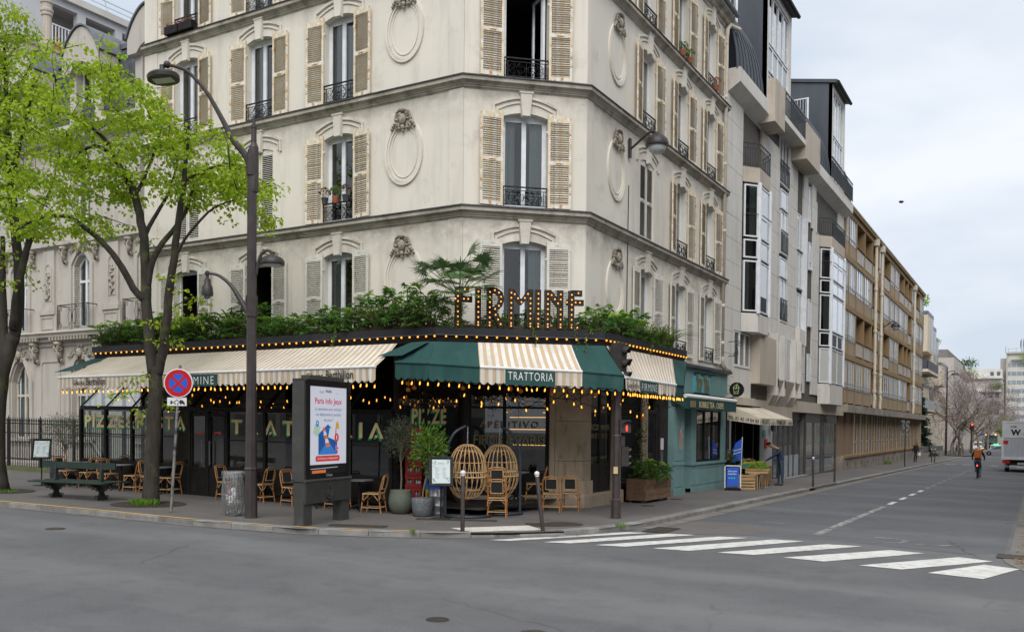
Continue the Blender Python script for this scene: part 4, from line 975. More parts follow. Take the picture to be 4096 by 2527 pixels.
for i in range(14):garland((random.uniform(-25,-13.6),random.uniform(17.8,18.6),3.85),random.uniform(.5,1.2),.12,140,GLB)
garland((-8.95,21.9,3.4),1.7,.13,420,'long dark foliage swag hanging beside the takeaway door');garland((-8.9,23.9,3.3),.7,.14,260,GLB);garland((-8.95,22.9,3.3),.75,.15,260,GLB)
mat('orange_skin',(.7,.25,.02),(.6,.2,.02),scale=30,rough=.5)
for i,(x,y,z) in enumerate(((-12.55,16.75,3.02),(-12.45,16.85,2.93),(-12.62,16.85,2.88),(-10.9,18.6,2.95),(-10.7,18.75,2.9),(-9.6,19.9,2.95),(-9.4,20.2,2.85),(-10.1,19.2,2.85),(-11.8,17.9,2.95),(-8.9,22.0,2.3))):
    mb=MB().ball((x,y,z),.055,10,7);mb.tube([(x,y,z+.05),(x+.02,y,z+.3)],.004,4)
    tag(mb.build('orange','orange_skin',smooth=True),'artificial orange hanging among the garlands under the canopy','orange','oranges hanging in the garlands')
# ---- bar inside
BR=thing('bar_shelves','lit bar shelves with bottles inside the corner window','shelves',(-12.9,22.6,.2))
MB().box(-14.6,-11.3,22.9,22.95,.2,3.4).build('back_panel','room_dark',BR)
for z in (1.55,2.0,2.35):MB().box(-13.6,-11.4,22.6,22.9,z,z+.02).build('shelf','black_paint',BR)
for z in (1.53,1.98,2.33):MB().box(-13.4,-11.6,22.84,22.87,z-.02,z).build('light_strip','bar_light',BR)
glass('bottle_glass',(.6,.45,.2),1.2,.05);mat('bottle_dark',(.12,.07,.02),(.03,.05,.02),scale=3,rough=.2)
bm_=MB().lathe([(.035,0),(.035,.17),(.013,.22),(.013,.28),(.001,.281)],8).mesh('bottle','bottle_dark',True)
for z in (1.57,2.02,2.37):
    for i in range(11):tag(link('bottle',bm_,None,(-13.35+i*.17+random.uniform(-.03,.03),22.72,z),0,(1,1,random.uniform(.8,1.05))),'bottle standing on the lit bar shelves inside the corner window','bottle','bottles on the bar shelves')
mat('lamp_shade_amber',(.5,.25,.06),(.4,.2,.05),rough=.6)
for x,y in ((-12.6,21.3),(-11.75,21.9)):
    t=thing('pendant_lamp','amber pendant lamp over the bar, %s' % ('left of the pair' if x < -12 else 'right of the pair'),'lamp',(x,y,2.45))
    MB().lathe([(.16,0),(.12,.12),(.04,.18),(.02,.2)],14,(x,y,2.45)).build('shade','lamp_shade_amber',t,smooth=True);MB().ball((x,y,2.47),.05,8,5).build('bulb','bar_light',t);MB().tube([(x,y,2.64),(x,y,4.0)],.008,4).build('cord','black_paint',t)
# ================================================================ tea shop front
mat('teal_paint',(.17,.29,.285),(.14,.245,.24),scale=1.5,rough=.5,c3=(.2,.32,.31),scale3=3)
mat('blue_panel',(.1,.38,.42),(.08,.32,.36),rough=.4);mat('gold_metal',(.5,.32,.08),(.35,.22,.06),scale=8,rough=.35,metal=.6)
TS=thing('tea_shop_front','pale teal bubble tea shop front beside the trattoria','shop front',(-10.4,31.2,-.2))
XT=-10.36
MB().box(-10.9,XT,28.08,34.2,2.75,4.1).build('frieze','teal_paint',TS)
MB().sweep([(0,4.1),(.16,4.14),(.18,4.22),(.05,4.25),(-.1,4.3),(-.1,4.1)],[(XT,28.1),(XT,34.3)]).build('cornice','zinc_grey',TS)
pl=MB().box(-10.5,-10.26,28.1,29.1,-.25,2.75);pl.box(-10.27,-10.22,28.06,29.14,-.3,.05).box(-10.27,-10.23,28.07,29.13,.82,.9);po=pl.build('pilaster','teal_paint',TS)
for z0,z1 in ((.12,.74),(.98,2.6)):MB().ribbon([(28.25,z0),(28.95,z0),(28.95,z1),(28.25,z1)],.05,(-10.26,0,0),Y_,Z_,(.015,0,0),True).build('moulding','teal_paint',po)
bay=MB().box(-10.8,-10.4,30.2,34.2,-.3,.85).box(-10.8,-10.4,30.2,30.75,.85,2.75).box(-10.8,-10.4,33.62,34.2,.85,2.75).box(-10.8,-10.38,30.2,34.2,-.31,-.05);bo=bay.build('bay_panel','teal_paint',TS)
for a,b in ((30.3,30.7),(30.85,33.5),(33.65,34.1)):MB().ribbon([(a,.08),(b,.08),(b,.66),(a,.66)],.05,(-10.4,0,0),Y_,Z_,(.015,0,0),True).build('moulding','teal_paint',bo)
MB().box(-10.78,-10.34,30.15,34.22,.76,.83).build('bay_sill','teal_paint',TS)
MB().box(-11.3,-11.25,29.1,30.25,-.3,2.75).box(-11.3,-10.8,30.2,30.22,-.3,2.75).build('recess_wall','teal_paint',TS)
wf=MB()
for a in (30.78,31.68,32.6,33.52):wf.box(-10.5,-10.42,a,a+.08,.86,2.72)
wf.box(-10.5,-10.42,30.86,33.52,.86,.93).box(-10.5,-10.42,30.86,33.52,2.65,2.72);wo_=wf.build('window','black_paint',TS)
for a in (30.86,31.76,32.68):MB().quad((-10.46,a,.93),(-10.46,a+.82,.93),(-10.46,a+.82,2.65),(-10.46,a,2.65)).build('pane','shop_glass',wo_)
mat('shop_wall',(.42,.42,.41),(.36,.36,.35),rough=.8)
MB().quad((-11.5,30.3,0),(-11.5,34,0),(-11.5,34,3),(-11.5,30.3,3)).build('back_wall','shop_wall',TS)
mat('drink_orange',(.55,.18,.05),(.4,.1,.04),rough=.4)
for i,(y_,z_) in enumerate(((31.4,1.7),(32.4,1.5),(33.2,1.75))):tag(MB().lathe([(.05,0),(.07,.22),(.075,.23),(.04,.3),(.001,.31)],10,(-10.62,y_,z_)).build('drink_sticker','drink_orange',wo_),None)
for k,(z0,z1) in enumerate(((.72,1.08),(1.16,1.5),(1.53,1.7),(1.73,1.95))):
    MB().box(-11.24,-11.23,29.3,29.95,z0,z1).build('menu_poster','paper',TS)
for k,(z0,z1) in enumerate(((.76,.85),(1.2,1.3),(1.6,1.66),(1.78,1.86))):MB().box(-11.232,-11.226,29.35,29.9,z0,z1).build('menu_print','drink_orange',TS)
SB=MB().box(-10.36,-10.3,30.2,32.0,3.3,3.88).build('sign_board','blue_panel',TS)
text(MB(),'TOP',(-10.27,30.36,3.34),Y_,Z_,.62,.48,.012,thick=0).build('letter','gold_metal',SB);text(MB(),'TEA',(-10.27,31.18,3.34),Y_,Z_,.62,.48,.012).build('letter','gold_metal',SB)
text(MB(),'TOP',(-10.295,30.38,3.34),Y_,Z_,.62,.48,.02).build('letter_side','dull_gold',SB);text(MB(),'TEA',(-10.295,31.2,3.34),Y_,Z_,.62,.48,.02).build('letter_side','dull_gold',SB)
for y_ in (30.4,31.2,32.0):MB().box(-10.36,-10.15,y_-.12,y_+.12,3.95,3.98).build('sign_lamp','black_paint',TS)
AT=thing('shop_awning','rolled dark green awning lettered bubble tea and crepe','awning',(-9.9,31,3))
MB().tube([(-9.85,28.0,3.1),(-9.85,33.6,3.08)],.07,10).build('roller','white_letter',AT);MB().box(-10.35,-9.9,28.0,33.6,3.17,3.2).build('hood','black_paint',AT)
MB().quad((-9.81,28.0,3.05),(-9.81,33.6,3.03),(-9.83,33.6,2.66),(-9.83,28.0,2.68)).build('valance','green_canvas',AT);MB().quad((-9.83,28.0,3.1),(-9.83,28.0,2.68),(-10.3,28.0,2.95),(-10.3,28.0,3.15)).build('side_cheek','green_canvas',AT)
text(MB(),'BUBBLE TEA . CREPE',(-9.802,29.25,2.75),Y_,Z_,2.7,.2,.012).build('lettering','gold_letter',AT)
for i in range(3):MB().box(-9.803,-9.8,28.35+i*.2,28.47+i*.2,2.74,2.95).build('cup_print','dull_gold',AT)
RSn=thing('round_sign','round black hanging sign with a green outlined bubble tea cup','sign',(-10.0,34.3,3.55))
mb=MB();mb.lathe([(.27,-.05),(.28,-.04),(.28,.04),(.27,.05)],32);mb.tf(M.Translation((-10.02,34.3,3.55)) @ M.Rotation(pi/2,4,'X'));mb.build('disc','black_paint',RSn)
mat('pale_green',(.5,.62,.3),(.45,.56,.28),rough=.5)
cup=MB();o=(-10.02,34.24,3.55);cup.ribbon([(-.1,.06),(-.075,-.17),(.075,-.17),(.1,.06)],.018,o,X_,Z_,(0,-.006,0));cup.ribbon([(-.13,.06),(.13,.06)],.02,o,X_,Z_,(0,-.0065,0));cup.ribbon([(.1*cos(a),.07+.09*sin(a)) for a in [pi*i/10 for i in range(11)]],.018,o,X_,Z_,(0,-.006,0));cup.ribbon([(-.01,.0),(.03,.2),(.05,.23)],.018,o,X_,Z_,(0,-.007,0))
for x,z in ((-.05,-.13),(0,-.13),(.05,-.13),(-.025,-.09),(.03,-.085),(.05,-.05)):cup.add([(o[0]+x+.014*cos(a),o[1]-.006,o[2]+z+.014*sin(a)) for a in [2*pi*i/8 for i in range(8)]],[tuple(range(8))])
cup.build('cup_drawing','pale_green',RSn)
for z in (3.4,3.7):MB().bar((-10.4,34.3,z),(-10.25,34.3,z),.02).build('bracket','zinc_grey',RSn)
NS_=thing('neon_sign','small unlit neon drink sign hung on the teal pilaster','sign',(-10.2,28.6,1.6))
ns=MB();o=(-10.2,28.6,1.75)
mat('neon_pink',(.6,.2,.22),(.5,.3,.1),scale=6,rough=.4)
for p in ([(-.1,.12),(-.08,-.4),(.08,-.4),(.1,.12)],[(-.13,.12),(.13,.12)],[(-.1,.14),(0,.25),(.1,.14)],[(0,0),(.06,.38)]):ns.tube([(o[0],o[1]+a,o[2]+b) for a,b in p],.012,5)
ns.build('tube','neon_pink',NS_)
# curly iron bracket above the shop
SBK=thing('scroll_bracket','curly black wrought iron sign bracket on the white block wall','bracket',(-10.3,34.6,5.2))
mb=MB();yb=34.4
mb.tube([(-10.4,yb,5.4),(-9.95,yb,5.4)],.014,5).tube([(-9.96+x,yb,5.3+z) for x,z in spiral((0,0),.1,1.2,pi/2,-1)],.012,5).tube([(-10.06,yb,5.32),(-10.1,yb,5.2),(-10.03,yb,5.05),(-10.0,yb,4.95),(-10.06,yb,4.84)],.012,5).tube([(-10.12+x,yb,4.9+z) for x,z in spiral((0,0),.09,1.2,0,1)],.012,5).tube([(-10.4,yb,4.84),(-10.15,yb,4.84)],.014,5)
mb.build('scroll','wrought_iron',SBK)
# ================================================================ white panelled block
wallmat('white_panel',(.66,.63,.58),(.3,.25,.2),None,.45)
wallmat('beige_concrete',(.5,.44,.365),(.22,.18,.14),None,.4)
mat('panel_joint',(.12,.11,.1),(.09,.08,.07),rough=.9)
mat('slate_grey',(.055,.062,.075),(.075,.083,.098),scale=1.2,rough=.55,stretch=(1,1,.3));mat('dark_rail',(.03,.035,.038),(.045,.05,.052),rough=.5)
mat('venetian',(.5,.49,.46),(.42,.41,.39),scale=40,rough=.6,stretch=(0,0,1));glass('bay_glass',(.35,.42,.42),1.6,.005);mat('frosted',(.42,.45,.48),(.36,.4,.43),scale=.8,rough=.25)
WB=thing('panelled_apartment_block','white panelled modern apartment block with glazed bays and curved zinc roof','building',(-10.4,46,-.4))
XW=-10.42
MB().box(-11.2,-10.5,33.92,58,3.1,15.6).build('backing_wall','panel_joint',WB);MB().quad((-10.9,33.95,3),(-24,33.95,3),(-24,33.95,15.6),(-10.9,33.95,15.6)).build('gable','white_panel',WB)
def panels(y0,y1,z0,z1,pw,ph,holes=()):
    n=max(1,round((y1-y0)/pw));m=max(1,round((z1-z0)/ph))
    for i in range(n):
        for j in range(m):
            a,b=y0+(y1-y0)*i/n,y0+(y1-y0)*(i+1)/n;c,d=z0+(z1-z0)*j/m,z0+(z1-z0)*(j+1)/m
            if any(not (b <= h[0]+.02 or a >= h[1]-.02 or d <= h[2]+.02 or c >= h[3]-.02) for h in holes):continue
            e=random.uniform(-.004,.004);MB().box(-10.5,XW+e,a+.007,b-.007,c+.007,d-.007).build('facade_panel','white_panel',WB)
panels(33.95,36.1,6.73,14.85,.72,.95);panels(33.95,35.2,3.2,6.73,.62,.9);panels(35.2,37.7,3.3,4.5,1.2,1.2);panels(35.2,36.1,5.95,6.73,.9,.8)
panels(39.05,42.1,7.05,14.85,.76,1.0);panels(43.85,45.65,7.05,15.6,.9,1.0);panels(47.0,50.9,3.9,12.6,.78,1.0,((48.5,49.25,4.6,6.1),(48.5,49.25,7.45,8.85),(48.5,49.25,10.4,11.8)))
panels(46.98,50.9,12.6,15.0,.98,1.2,((48.2,48.7,12.8,14.6),(49.9,50.3,12.6,14.2)));panels(56.05,58,3.5,15,.95,1.0);panels(39.05,47.0,6.3,7.05,.85,.75)
def wwin(y0,y1,z0,z1,mull=1,fr=.06,d=-.05,g='bay_glass',parent=None,back=True,rail=False):
    w_=MB();x=XW+d
    w_.box(x-.03,x+.03,y0,y0+fr,z0,z1).box(x-.03,x+.03,y1-fr,y1,z0,z1).box(x-.03,x+.03,y0+fr,y1-fr,z0,z0+fr).box(x-.03,x+.03,y0+fr,y1-fr,z1-fr,z1)
    for k in range(mull):c=y0+(y1-y0)*(k+1)/(mull+1);w_.box(x-.025,x+.035,c-.04,c+.04,z0+fr,z1-fr)
    o=w_.build('window','upvc',WB);MB().quad((x,y0+fr,z0+fr),(x,y1-fr,z0+fr),(x,y1-fr,z1-fr),(x,y0+fr,z1-fr)).build('pane',g,o)
    MB().box(x-.06,XW+.03,y0,y1,z0-.05,z0).build('window_sill','white_panel',o)
    if rail:railbars((XW+.02,y0),(XW+.02,y1),z0+.02,1.0,o)
    return o
def railbars(a,b,z,h,parent,gap=.11,r=.012,mesh_=True):
    a,b=V(a),V(b);L=(b-a).length;n=int(L/gap);mb=MB();P=lambda f,zz:(a.x+(b.x-a.x)*f,a.y+(b.y-a.y)*f,zz)
    mb.bar(P(0,z+h),P(1,z+h),.045,.03);mb.bar(P(0,z+.1),P(1,z+.1),.02);mb.bar(P(0,z+h*.8),P(1,z+h*.8),.02)
    for i in range(n+1):mb.bar(P(i/n,z),P(i/n,z+h*.8 if i % 2 else z+h),.018)
    return mb.build('railing','dark_rail',parent)
wwin(35.3,37.6,4.56,5.95,2);wwin(42.1,43.85,13.4,15.5,2,rail=True)
for z in (10.25,7.1):wwin(42.45,43.75,z,z+1.95,1,rail=True);wwin(42.45,43.75,z+2.05,z+2.95,0)
for z in (7.08,9.1,11.0):wwin(45.72,46.9,z,z+1.75,1)
for z in (4.6,7.45,10.4):wwin(48.5,49.25,z,z+1.4,0)
wwin(48.2,48.7,12.8,14.6,0);wwin(49.9,50.3,12.6,14.2,0)
MB().box(XW-.05,XW+.22,46.92,47.02,6.25,12.7).build('fin','upvc',WB);MB().box(XW-.1,XW+.2,45.65,46.92,6.25,7.0).build('bay_apron','white_panel',WB)
def oriel(pts,zb,zt,levels,base,balc,pillars):
    """canted bay: plan points, glazed levels (z0, z1, kind)"""
    n=len(pts)
    MB().add([(x,y,z) for z in (base,zb) for x,y in pts],[tuple(range(n)),tuple(range(n,2*n))]+[(i,i+1,n+i+1,n+i) for i in range(n-1)]).build('bay_base','white_panel',WB)
    MB().add([(x,y,z) for z in (zt,zt+.6) for x,y in pts],[tuple(range(n)),tuple(range(n,2*n))]+[(i,i+1,n+i+1,n+i) for i in range(n-1)]).build('bay_parapet','beige_concrete',WB)
    for (x,y) in pts[1:-1]:MB().lathe([(.09,0),(.09,zt-zb)],8,(x,y,zb)).build('bay_pillar','upvc',WB)
    for z0,z1,kind in levels:
        for i in range(n-1):
            a,b=V((*pts[i],0)),V((*pts[i+1],0));t=(b-a).normalized();nn=V((t.y,-t.x,0))
            if nn.x < 0:nn=-nn
            a2,b2=a+t*.1,b-t*.1;L=(b2-a2).length;fr=MB();nm=1 if L < 1.1 else (2 if L > 1.6 else 1)
            for k in range(nm+1):p=a2+t*L*k/nm;fr.obox(p+Z_*(z0+z1)/2,t*.07,nn*.06,Z_*(z1-z0))
            for z in (z0+.03,z1-.03):fr.obox((a2+b2)/2+Z_*z,t*L,nn*.055,Z_*.06)
            o=fr.build('bay_window','upvc',WB);MB().quad(a2+Z_*z0,b2+Z_*z0,b2+Z_*z1,a2+Z_*z1).build('pane','venetian' if kind == 'v' else 'bay_glass',o)
            if kind == 'r':fr=MB().tube([a2+nn*.1+Z_*(z0+.9),b2+nn*.1+Z_*(z0+.9)],.02,6).build('handrail','dark_rail',o)
            if kind in 'cr':
                q=a2+t*L*random.choice((0,.5));e=q+t*L*.5;cm=MB()
                for k in range(12):f0,f1=k/12,(k+1)/12;p0,p1=q+(e-q)*f0-nn*(.12+.03*sin(k*2)),q+(e-q)*f1-nn*(.12+.03*sin(k*2+2));cm.quad(p0+Z_*z0,p1+Z_*z0,p1+Z_*z1,p0+Z_*z1)
                cm.build('curtain','curtain',o)
    if balc:
        for i in range(n-1):railbars(pts[i],pts[i+1],zt+.6,.95,WB)
oriel([(XW,36.12),(-9.9,36.75),(-9.9,38.35),(XW,39.0)],6.73,12.0,[(6.8,8.85,'c'),(8.95,9.7,'d'),(9.8,11.9,'r')],5.98,True,0)
wwin(36.3,38.8,12.65,14.8,2,d=-.4)
MB().box(-10.9,XW+.01,38.9,39.1,12.0,14.9).build('loggia_wall','beige_concrete',WB)
oriel([(XW,50.92),(-9.9,51.6),(-9.9,55.3),(XW,56.0)],4.55,12.0,[(4.6,6.5,'v'),(6.6,7.35,'d'),(7.45,9.4,'c'),(9.5,10.2,'d'),(10.3,11.9,'r')],3.45,True,0)
wwin(51.2,55.8,12.65,14.8,4,d=-.4)
# first-floor window group with angled corbels
MB().box(-10.6,-10.05,37.7,40.4,3.95,5.98).build('blank_bay','beige_concrete',WB)
for y_ in (40.7,41.95,44.1,45.2):
    MB().box(XW-.1,-10.02,y_-.09,y_+.09,3.55,6.3).build('fin','white_panel',WB);MB().prism([(-.1,4.3),(.4,4.3),(.4,3.9),(-.1,3.0)],(XW,y_-.085,0),X_,Z_,(0,.17,0)).build('corbel','beige_concrete',WB)
for a,b,m_ in ((40.82,41.85,0),(42.05,44.0,1),(44.22,45.1,0)):wwin(a,b,4.28,6.28,m_,d=.15)
for a,b in ((40.8,41.86),(42.04,44.01),(44.2,45.12)):MB().quad((-10.05,a,4.25),(-10.05,b,4.25),(-10.45,b,3.1),(-10.45,a,3.1)).build('sloped_apron','beige_concrete',WB)
MB().box(-10.75,-10.2,33.95,37.7,3.0,3.3).build('ledge','beige_concrete',WB);MB().box(-10.75,-10.3,45.3,58,2.9,3.45).build('ledge','beige_concrete',WB);MB().box(-10.8,-10.45,37.7,45.3,2.5,3.3).build('ledge','beige_concrete',WB)
# eaves slab, top balcony, curved zinc roof and dormers
for a,b in ((34.0,39.3),(47.3,58.1)):
    sb=MB().prism([(-10.5,14.85),(-9.95,15.2),(-9.95,15.75),(-10.5,15.75)],(0,a,0),X_,Z_,(0,b-a,0));sb.build('eaves_slab','white_panel',WB)
MB().box(-10.5,-9.7,38.2,39.9,14.9,16.7).build('planter_wall','beige_concrete',WB);MB().box(-10.5,-9.7,44.2,47.2,14.9,16.6).build('planter_wall','beige_concrete',WB);MB().box(-10.6,-9.75,39.9,44.2,15.5,15.75).build('balcony_slab','white_panel',WB)
railbars((-9.78,39.9),(-9.78,44.2),15.75,1.05,WB);railbars((-9.88,51),(-9.88,57.5),15.75,1.05,WB)
def curved(y0,y1):
    pf=[(-10.1-3.2*(1-cos(a)),15.7+4.3*sin(a)) for a in [pi/2*i/10 for i in range(11)]]
    MB().add([(x,y,z) for y in (y0,y1) for x,z in pf],[(i,i+1,11+i+1,11+i) for i in range(10)]).build('zinc_vault','slate_grey',WB,smooth=True)
    n=int((y1-y0)/.5);mb=MB()
    for k in range(n+1):y=y0+(y1-y0)*k/n;mb.tube([(x+.02,y,z+.01) for x,z in pf],.035,4)
    mb.build('standing_seam','slate_grey',WB)
curved(34.0,38.0);curved(42.1,51.6);curved(55.3,58.0)
def dormer(y0,y1,zt):
    x1=-10.0;MB().add([(-14.5,y0,15.6),(x1,y0,15.6),(x1,y0,zt-.25),(-14.5,y0,zt+.6)],[(0,1,2,3)]).build('dormer_cheek','slate_grey',WB);MB().add([(-14.5,y1,15.6),(x1,y1,15.6),(x1,y1,zt-.25),(-14.5,y1,zt+.6)],[(0,1,2,3)]).build('dormer_cheek','slate_grey',WB)
    MB().prism([(-14.5,zt+.62),(x1+.25,zt-.28),(x1+.25,zt-.1),(-14.5,zt+.8)],(0,y0-.08,0),X_,Z_,(0,y1-y0+.16,0)).build('dormer_roof','slate_grey',WB)
    MB().tube([(x1+.3,y0-.1,zt-.25),(x1+.3,y1+.1,zt-.25)],.09,8).build('gutter','black_paint',WB)
    MB().box(x1-.2,x1,y0,y0+.25,15.6,zt-.25).box(x1-.2,x1,y1-.45,y1,15.6,zt-.25).box(x1-.2,x1-.001,y0+.25,y1-.45,zt-.6,zt-.25).build('dormer_frame','white_panel',WB)
    for z0,z1,g in ((15.75,17.0,'bay_glass'),(17.15,18.2,'frosted'),(18.3,zt-.62,'bay_glass')):
        mb=MB();n=4
        for k in range(n+1):y=y0+.25+(y1-y0-.7)*k/n;mb.box(x1-.12,x1-.04,y-.035,y+.035,z0,z1)
        for z in (z0,z1-.06):mb.box(x1-.12,x1-.05,y0+.25,y1-.45,z,z+.06)
        o=mb.build('window','upvc',WB);MB().quad((x1-.09,y0+.25,z0),(x1-.09,y1-.45,z0),(x1-.09,y1-.45,z1),(x1-.09,y0+.25,z1)).build('pane',g,o)
    o=MB().ribbon([(-12.1,19.0),(-11.3,19.0),(-11.3,20.35),(-12.1,20.35)],.12,(0,y0-.03,0),X_,Z_,(0,-.03,0),True).build('side_window','upvc',WB)
    MB().quad((-12.1,y0-.02,19.0),(-11.3,y0-.02,19),(-11.3,y0-.02,20.35),(-12.1,y0-.02,20.35)).build('pane','bay_glass',o);mb=MB()
    for k in range(5):mb.bar((-12.0+k*.15,y0-.07,19.0),(-12.0+k*.15,y0-.07,20.35),.02)
    mb.build('window_bars','upvc',o)
dormer(37.95,42.1,21.0);dormer(51.6,55.3,21.2)
MB().quad((-11.15,33.95,3),(-11.15,58,3),(-11.15,58,15.6),(-11.15,33.95,15.6)).build('core','room_dark',WB)
# ---- ground-floor shops of the white block
mat('steel_frame',(.1,.105,.11),(.14,.145,.15),scale=2,rough=.35,metal=.6);mat('shop_interior',(.2,.18,.15),(.12,.11,.1),scale=.8,rough=.9)
SF=thing('grey_shop_front','grey framed glass shop front lettered gong','shop front',(-10.4,52,-.4));sf=MB()
for y_ in (48.2,50.2,52.2,52.9,56.3):sf.box(-10.5,-10.4,y_-.06,y_+.06,-.6,2.4)
sf.box(-10.52,-10.4,48.1,56.4,2.4,2.95).box(-10.5,-10.41,48.1,56.4,-.6,-.3);sfo=sf.build('frame','steel_frame',SF)
for a,b in ((48.26,50.14),(50.26,52.14),(52.26,52.84),(52.96,56.24)):MB().quad((-10.45,a,-.3),(-10.45,b,-.3),(-10.45,b,2.4),(-10.45,a,2.4)).build('pane','shop_glass',SF)
text(MB(),'GONG',(-10.38,51.6,2.45),Y_,Z_,1.9,.42,.01).build('letter','black_paint',SF);MB().box(-12.5,-12.4,48,57,-.6,3).box(-12.5,-10.5,48.0,48.1,-.6,2.9).build('back_wall','shop_interior',SF)
HL=thing('lobby_front','dark glazed entrance lobby between the grocer and the grey shop','shop front',(-10.5,44,-.3));hl=MB()
for y_ in (41.6,42.5,43.6,44.6,45.6,46.6,47.9):hl.box(-10.75,-10.65,y_-.06,y_+.06,-.5,2.5)
hl.box(-10.8,-10.6,41.5,48.1,2.5,2.9);hlo=hl.build('frame','steel_frame',HL)
for a,b in ((41.66,42.44),(42.56,43.54),(43.66,44.54),(44.66,45.54),(45.66,46.54),(46.66,47.84)):
    MB().quad((-10.7,a,-.4),(-10.7,b,-.4),(-10.7,b,2.5),(-10.7,a,2.5)).build('pane','shop_glass',HL)
    if a > 43:MB().box(-10.72,-10.69,a,b,-.4,.75).build('lower_panel','frosted',HL)
MB().box(-12.8,-12.7,41,48,-.5,3).build('back_wall','room_dark',HL);MB().box(-10.8,-10.45,39.3,41.5,-.5,2.7).build('white_pier','shop_wall',HL)
MB().box(-10.44,-10.4,40.1,40.5,1.2,1.6).build('letter_box','red_vinyl',HL);MB().box(-10.44,-10.41,39.8,40.25,1.7,2.0).build('notice','blue_panel',HL);MB().ball((-10.3,40.9,2.15),.22,12,8,1,.3).build('mirror','black_paint',HL,smooth=True)
MB().box(-10.45,-10.1,43.4,47.9,-.55,-.28).build('step','granite',HL)
# grocer
mat('cream_canvas',(.56,.5,.4),(.48,.42,.33),scale=1.5,rough=.85,c3=(.35,.3,.23),scale3=2)
GS=thing('grocery_shop','dark open grocer shop front behind the fruit stall','shop front',(-10.4,36.5,-.25))
gs=MB()
for y_ in (34.35,35.6,36.6,38.2,39.2):gs.box(-10.55,-10.42,y_-.07,y_+.07,-.4,2.75)
gs.box(-10.6,-10.42,34.2,39.3,2.7,3.0);gs.build('frame','black_paint',GS);MB().box(-12.6,-12.5,34.2,39.4,-.4,3).box(-12.6,-10.5,34.1,34.2,-.4,3).box(-12.6,-10.5,39.3,39.32,-.4,3).box(-12.6,-10.5,34.2,39.4,2.75,2.78).build('back_wall','room_dark',GS)
MB().quad((-10.5,34.4,0),(-10.5,35.55,0),(-10.5,35.55,2.7),(-10.5,34.4,2.7)).build('pane','shop_glass',GS)
AG=thing('grocer_awning','cream canvas awning with the grocer lettering and phone number','awning',(-9.7,36.5,2.4))
A=[(-10.38,34.4,2.95),(-10.38,39.6,2.95),(-9.12,39.6,2.46),(-9.12,34.4,2.46)]
MB().add(A,[(0,1,2,3)]).build('canvas','cream_canvas',AG)
MB().quad((-9.12,34.4,2.46),(-9.12,39.6,2.46),(-9.1,39.6,2.2),(-9.1,34.4,2.2)).build('valance','cream_canvas',AG);MB().add([(-10.4,34.4,2.95),(-9.12,34.4,2.46),(-9.12,34.39,2.2),(-10.4,34.39,2.38)],[(0,1,2,3)]).build('side_cheek','cream_canvas',AG)
text(MB(),'TEL 01 42 19 04 93',(-10.36,34.375,2.43),V((1.0,0,-.135)).normalized(),Z_,1.2,.13,.012).build('lettering','black_letter',AG)
mb=text(MB(),'FRUITS',(-9.085,34.55,2.23),Y_,Z_,1.1,.19,.012);text(mb,'PRIMEURS',(-9.085,36.8,2.23),Y_,Z_,1.5,.19,.012);text(mb,'PRIVETTE',(-9.085,35.85,2.23),Y_,Z_,.75,.08);text(mb,'A DOMICILE',(-9.085,38.6,2.25),Y_,Z_,.9,.1,.01);mb.build('lettering','black_letter',AG)
# ================================================================ brown block
wallmat('brown_concrete',(.3,.205,.11),(.13,.09,.05),None,.35);wallmat('brown_panel',(.36,.285,.2),(.2,.15,.1),None,.35)
mat('alu',(.5,.52,.54),(.42,.44,.46),scale=3,rough=.35,metal=.3);mat('balcony_panel',(.46,.43,.39),(.38,.35,.31),scale=2,rough=.8);mat('dark_brown',(.13,.085,.05),(.1,.065,.04),rough=.8);mat('brown_base',(.33,.29,.25),(.22,.19,.16),scale=.8,rough=.9,c3=(.15,.12,.1),scale3=1.5)
glass('sky_glass',(.3,.36,.38),3.0,.01);mat('cream_curtain',(.6,.6,.58),(.5,.5,.49),scale=2,stretch=(6,6,.1))
BB=thing('brown_apartment_block','long brown concrete apartment block with ribbon windows and recessed balconies','building',(-10.35,80,-.7))
XB=-10.35;YB=[58.0,59.3,61.9,65.1,68.4,71.5,73.9,77.3,79.9,82.7,86.1,88.8,91.5,94.3,98.0,101.2];ZB=[3.62,6.65,9.7,12.75,15.6]
MB().box(-18,-12.0,58,101.2,3.2,15.5).build('core_wall','dark_brown',BB);MB().box(-18,XB,101.0,101.25,-1,15.7).build('gable_wall','brown_panel',BB)
for y_ in YB:MB().box(-12.0,XB+.03,y_-.13,y_+.13,3.62,15.6).build('pilaster','brown_concrete',BB)
for z in ZB:MB().box(-12.0,XB+.05,58,101.3,z-.22 if z > 4 else z-.46,z+.1 if z > 4 else z).build('floor_band','brown_concrete',BB)
MB().box(-12.2,XB+.3,57.9,102.6,3.12,3.6).build('canopy_band','brown_base',BB);MB().box(-18,XB+.2,57.95,101.4,15.68,15.9).build('roof_edge','brown_concrete',BB);MB().tube([(XB+.2,58,15.9),(XB+.2,101.4,15.9)],.08,6).build('gutter','cream_pipe',BB)
LOG={4:{2,3,4,6,9,10,11,13},3:{4,5,11},2:{2,3,4,6,9,10,11},1:{4,11}}
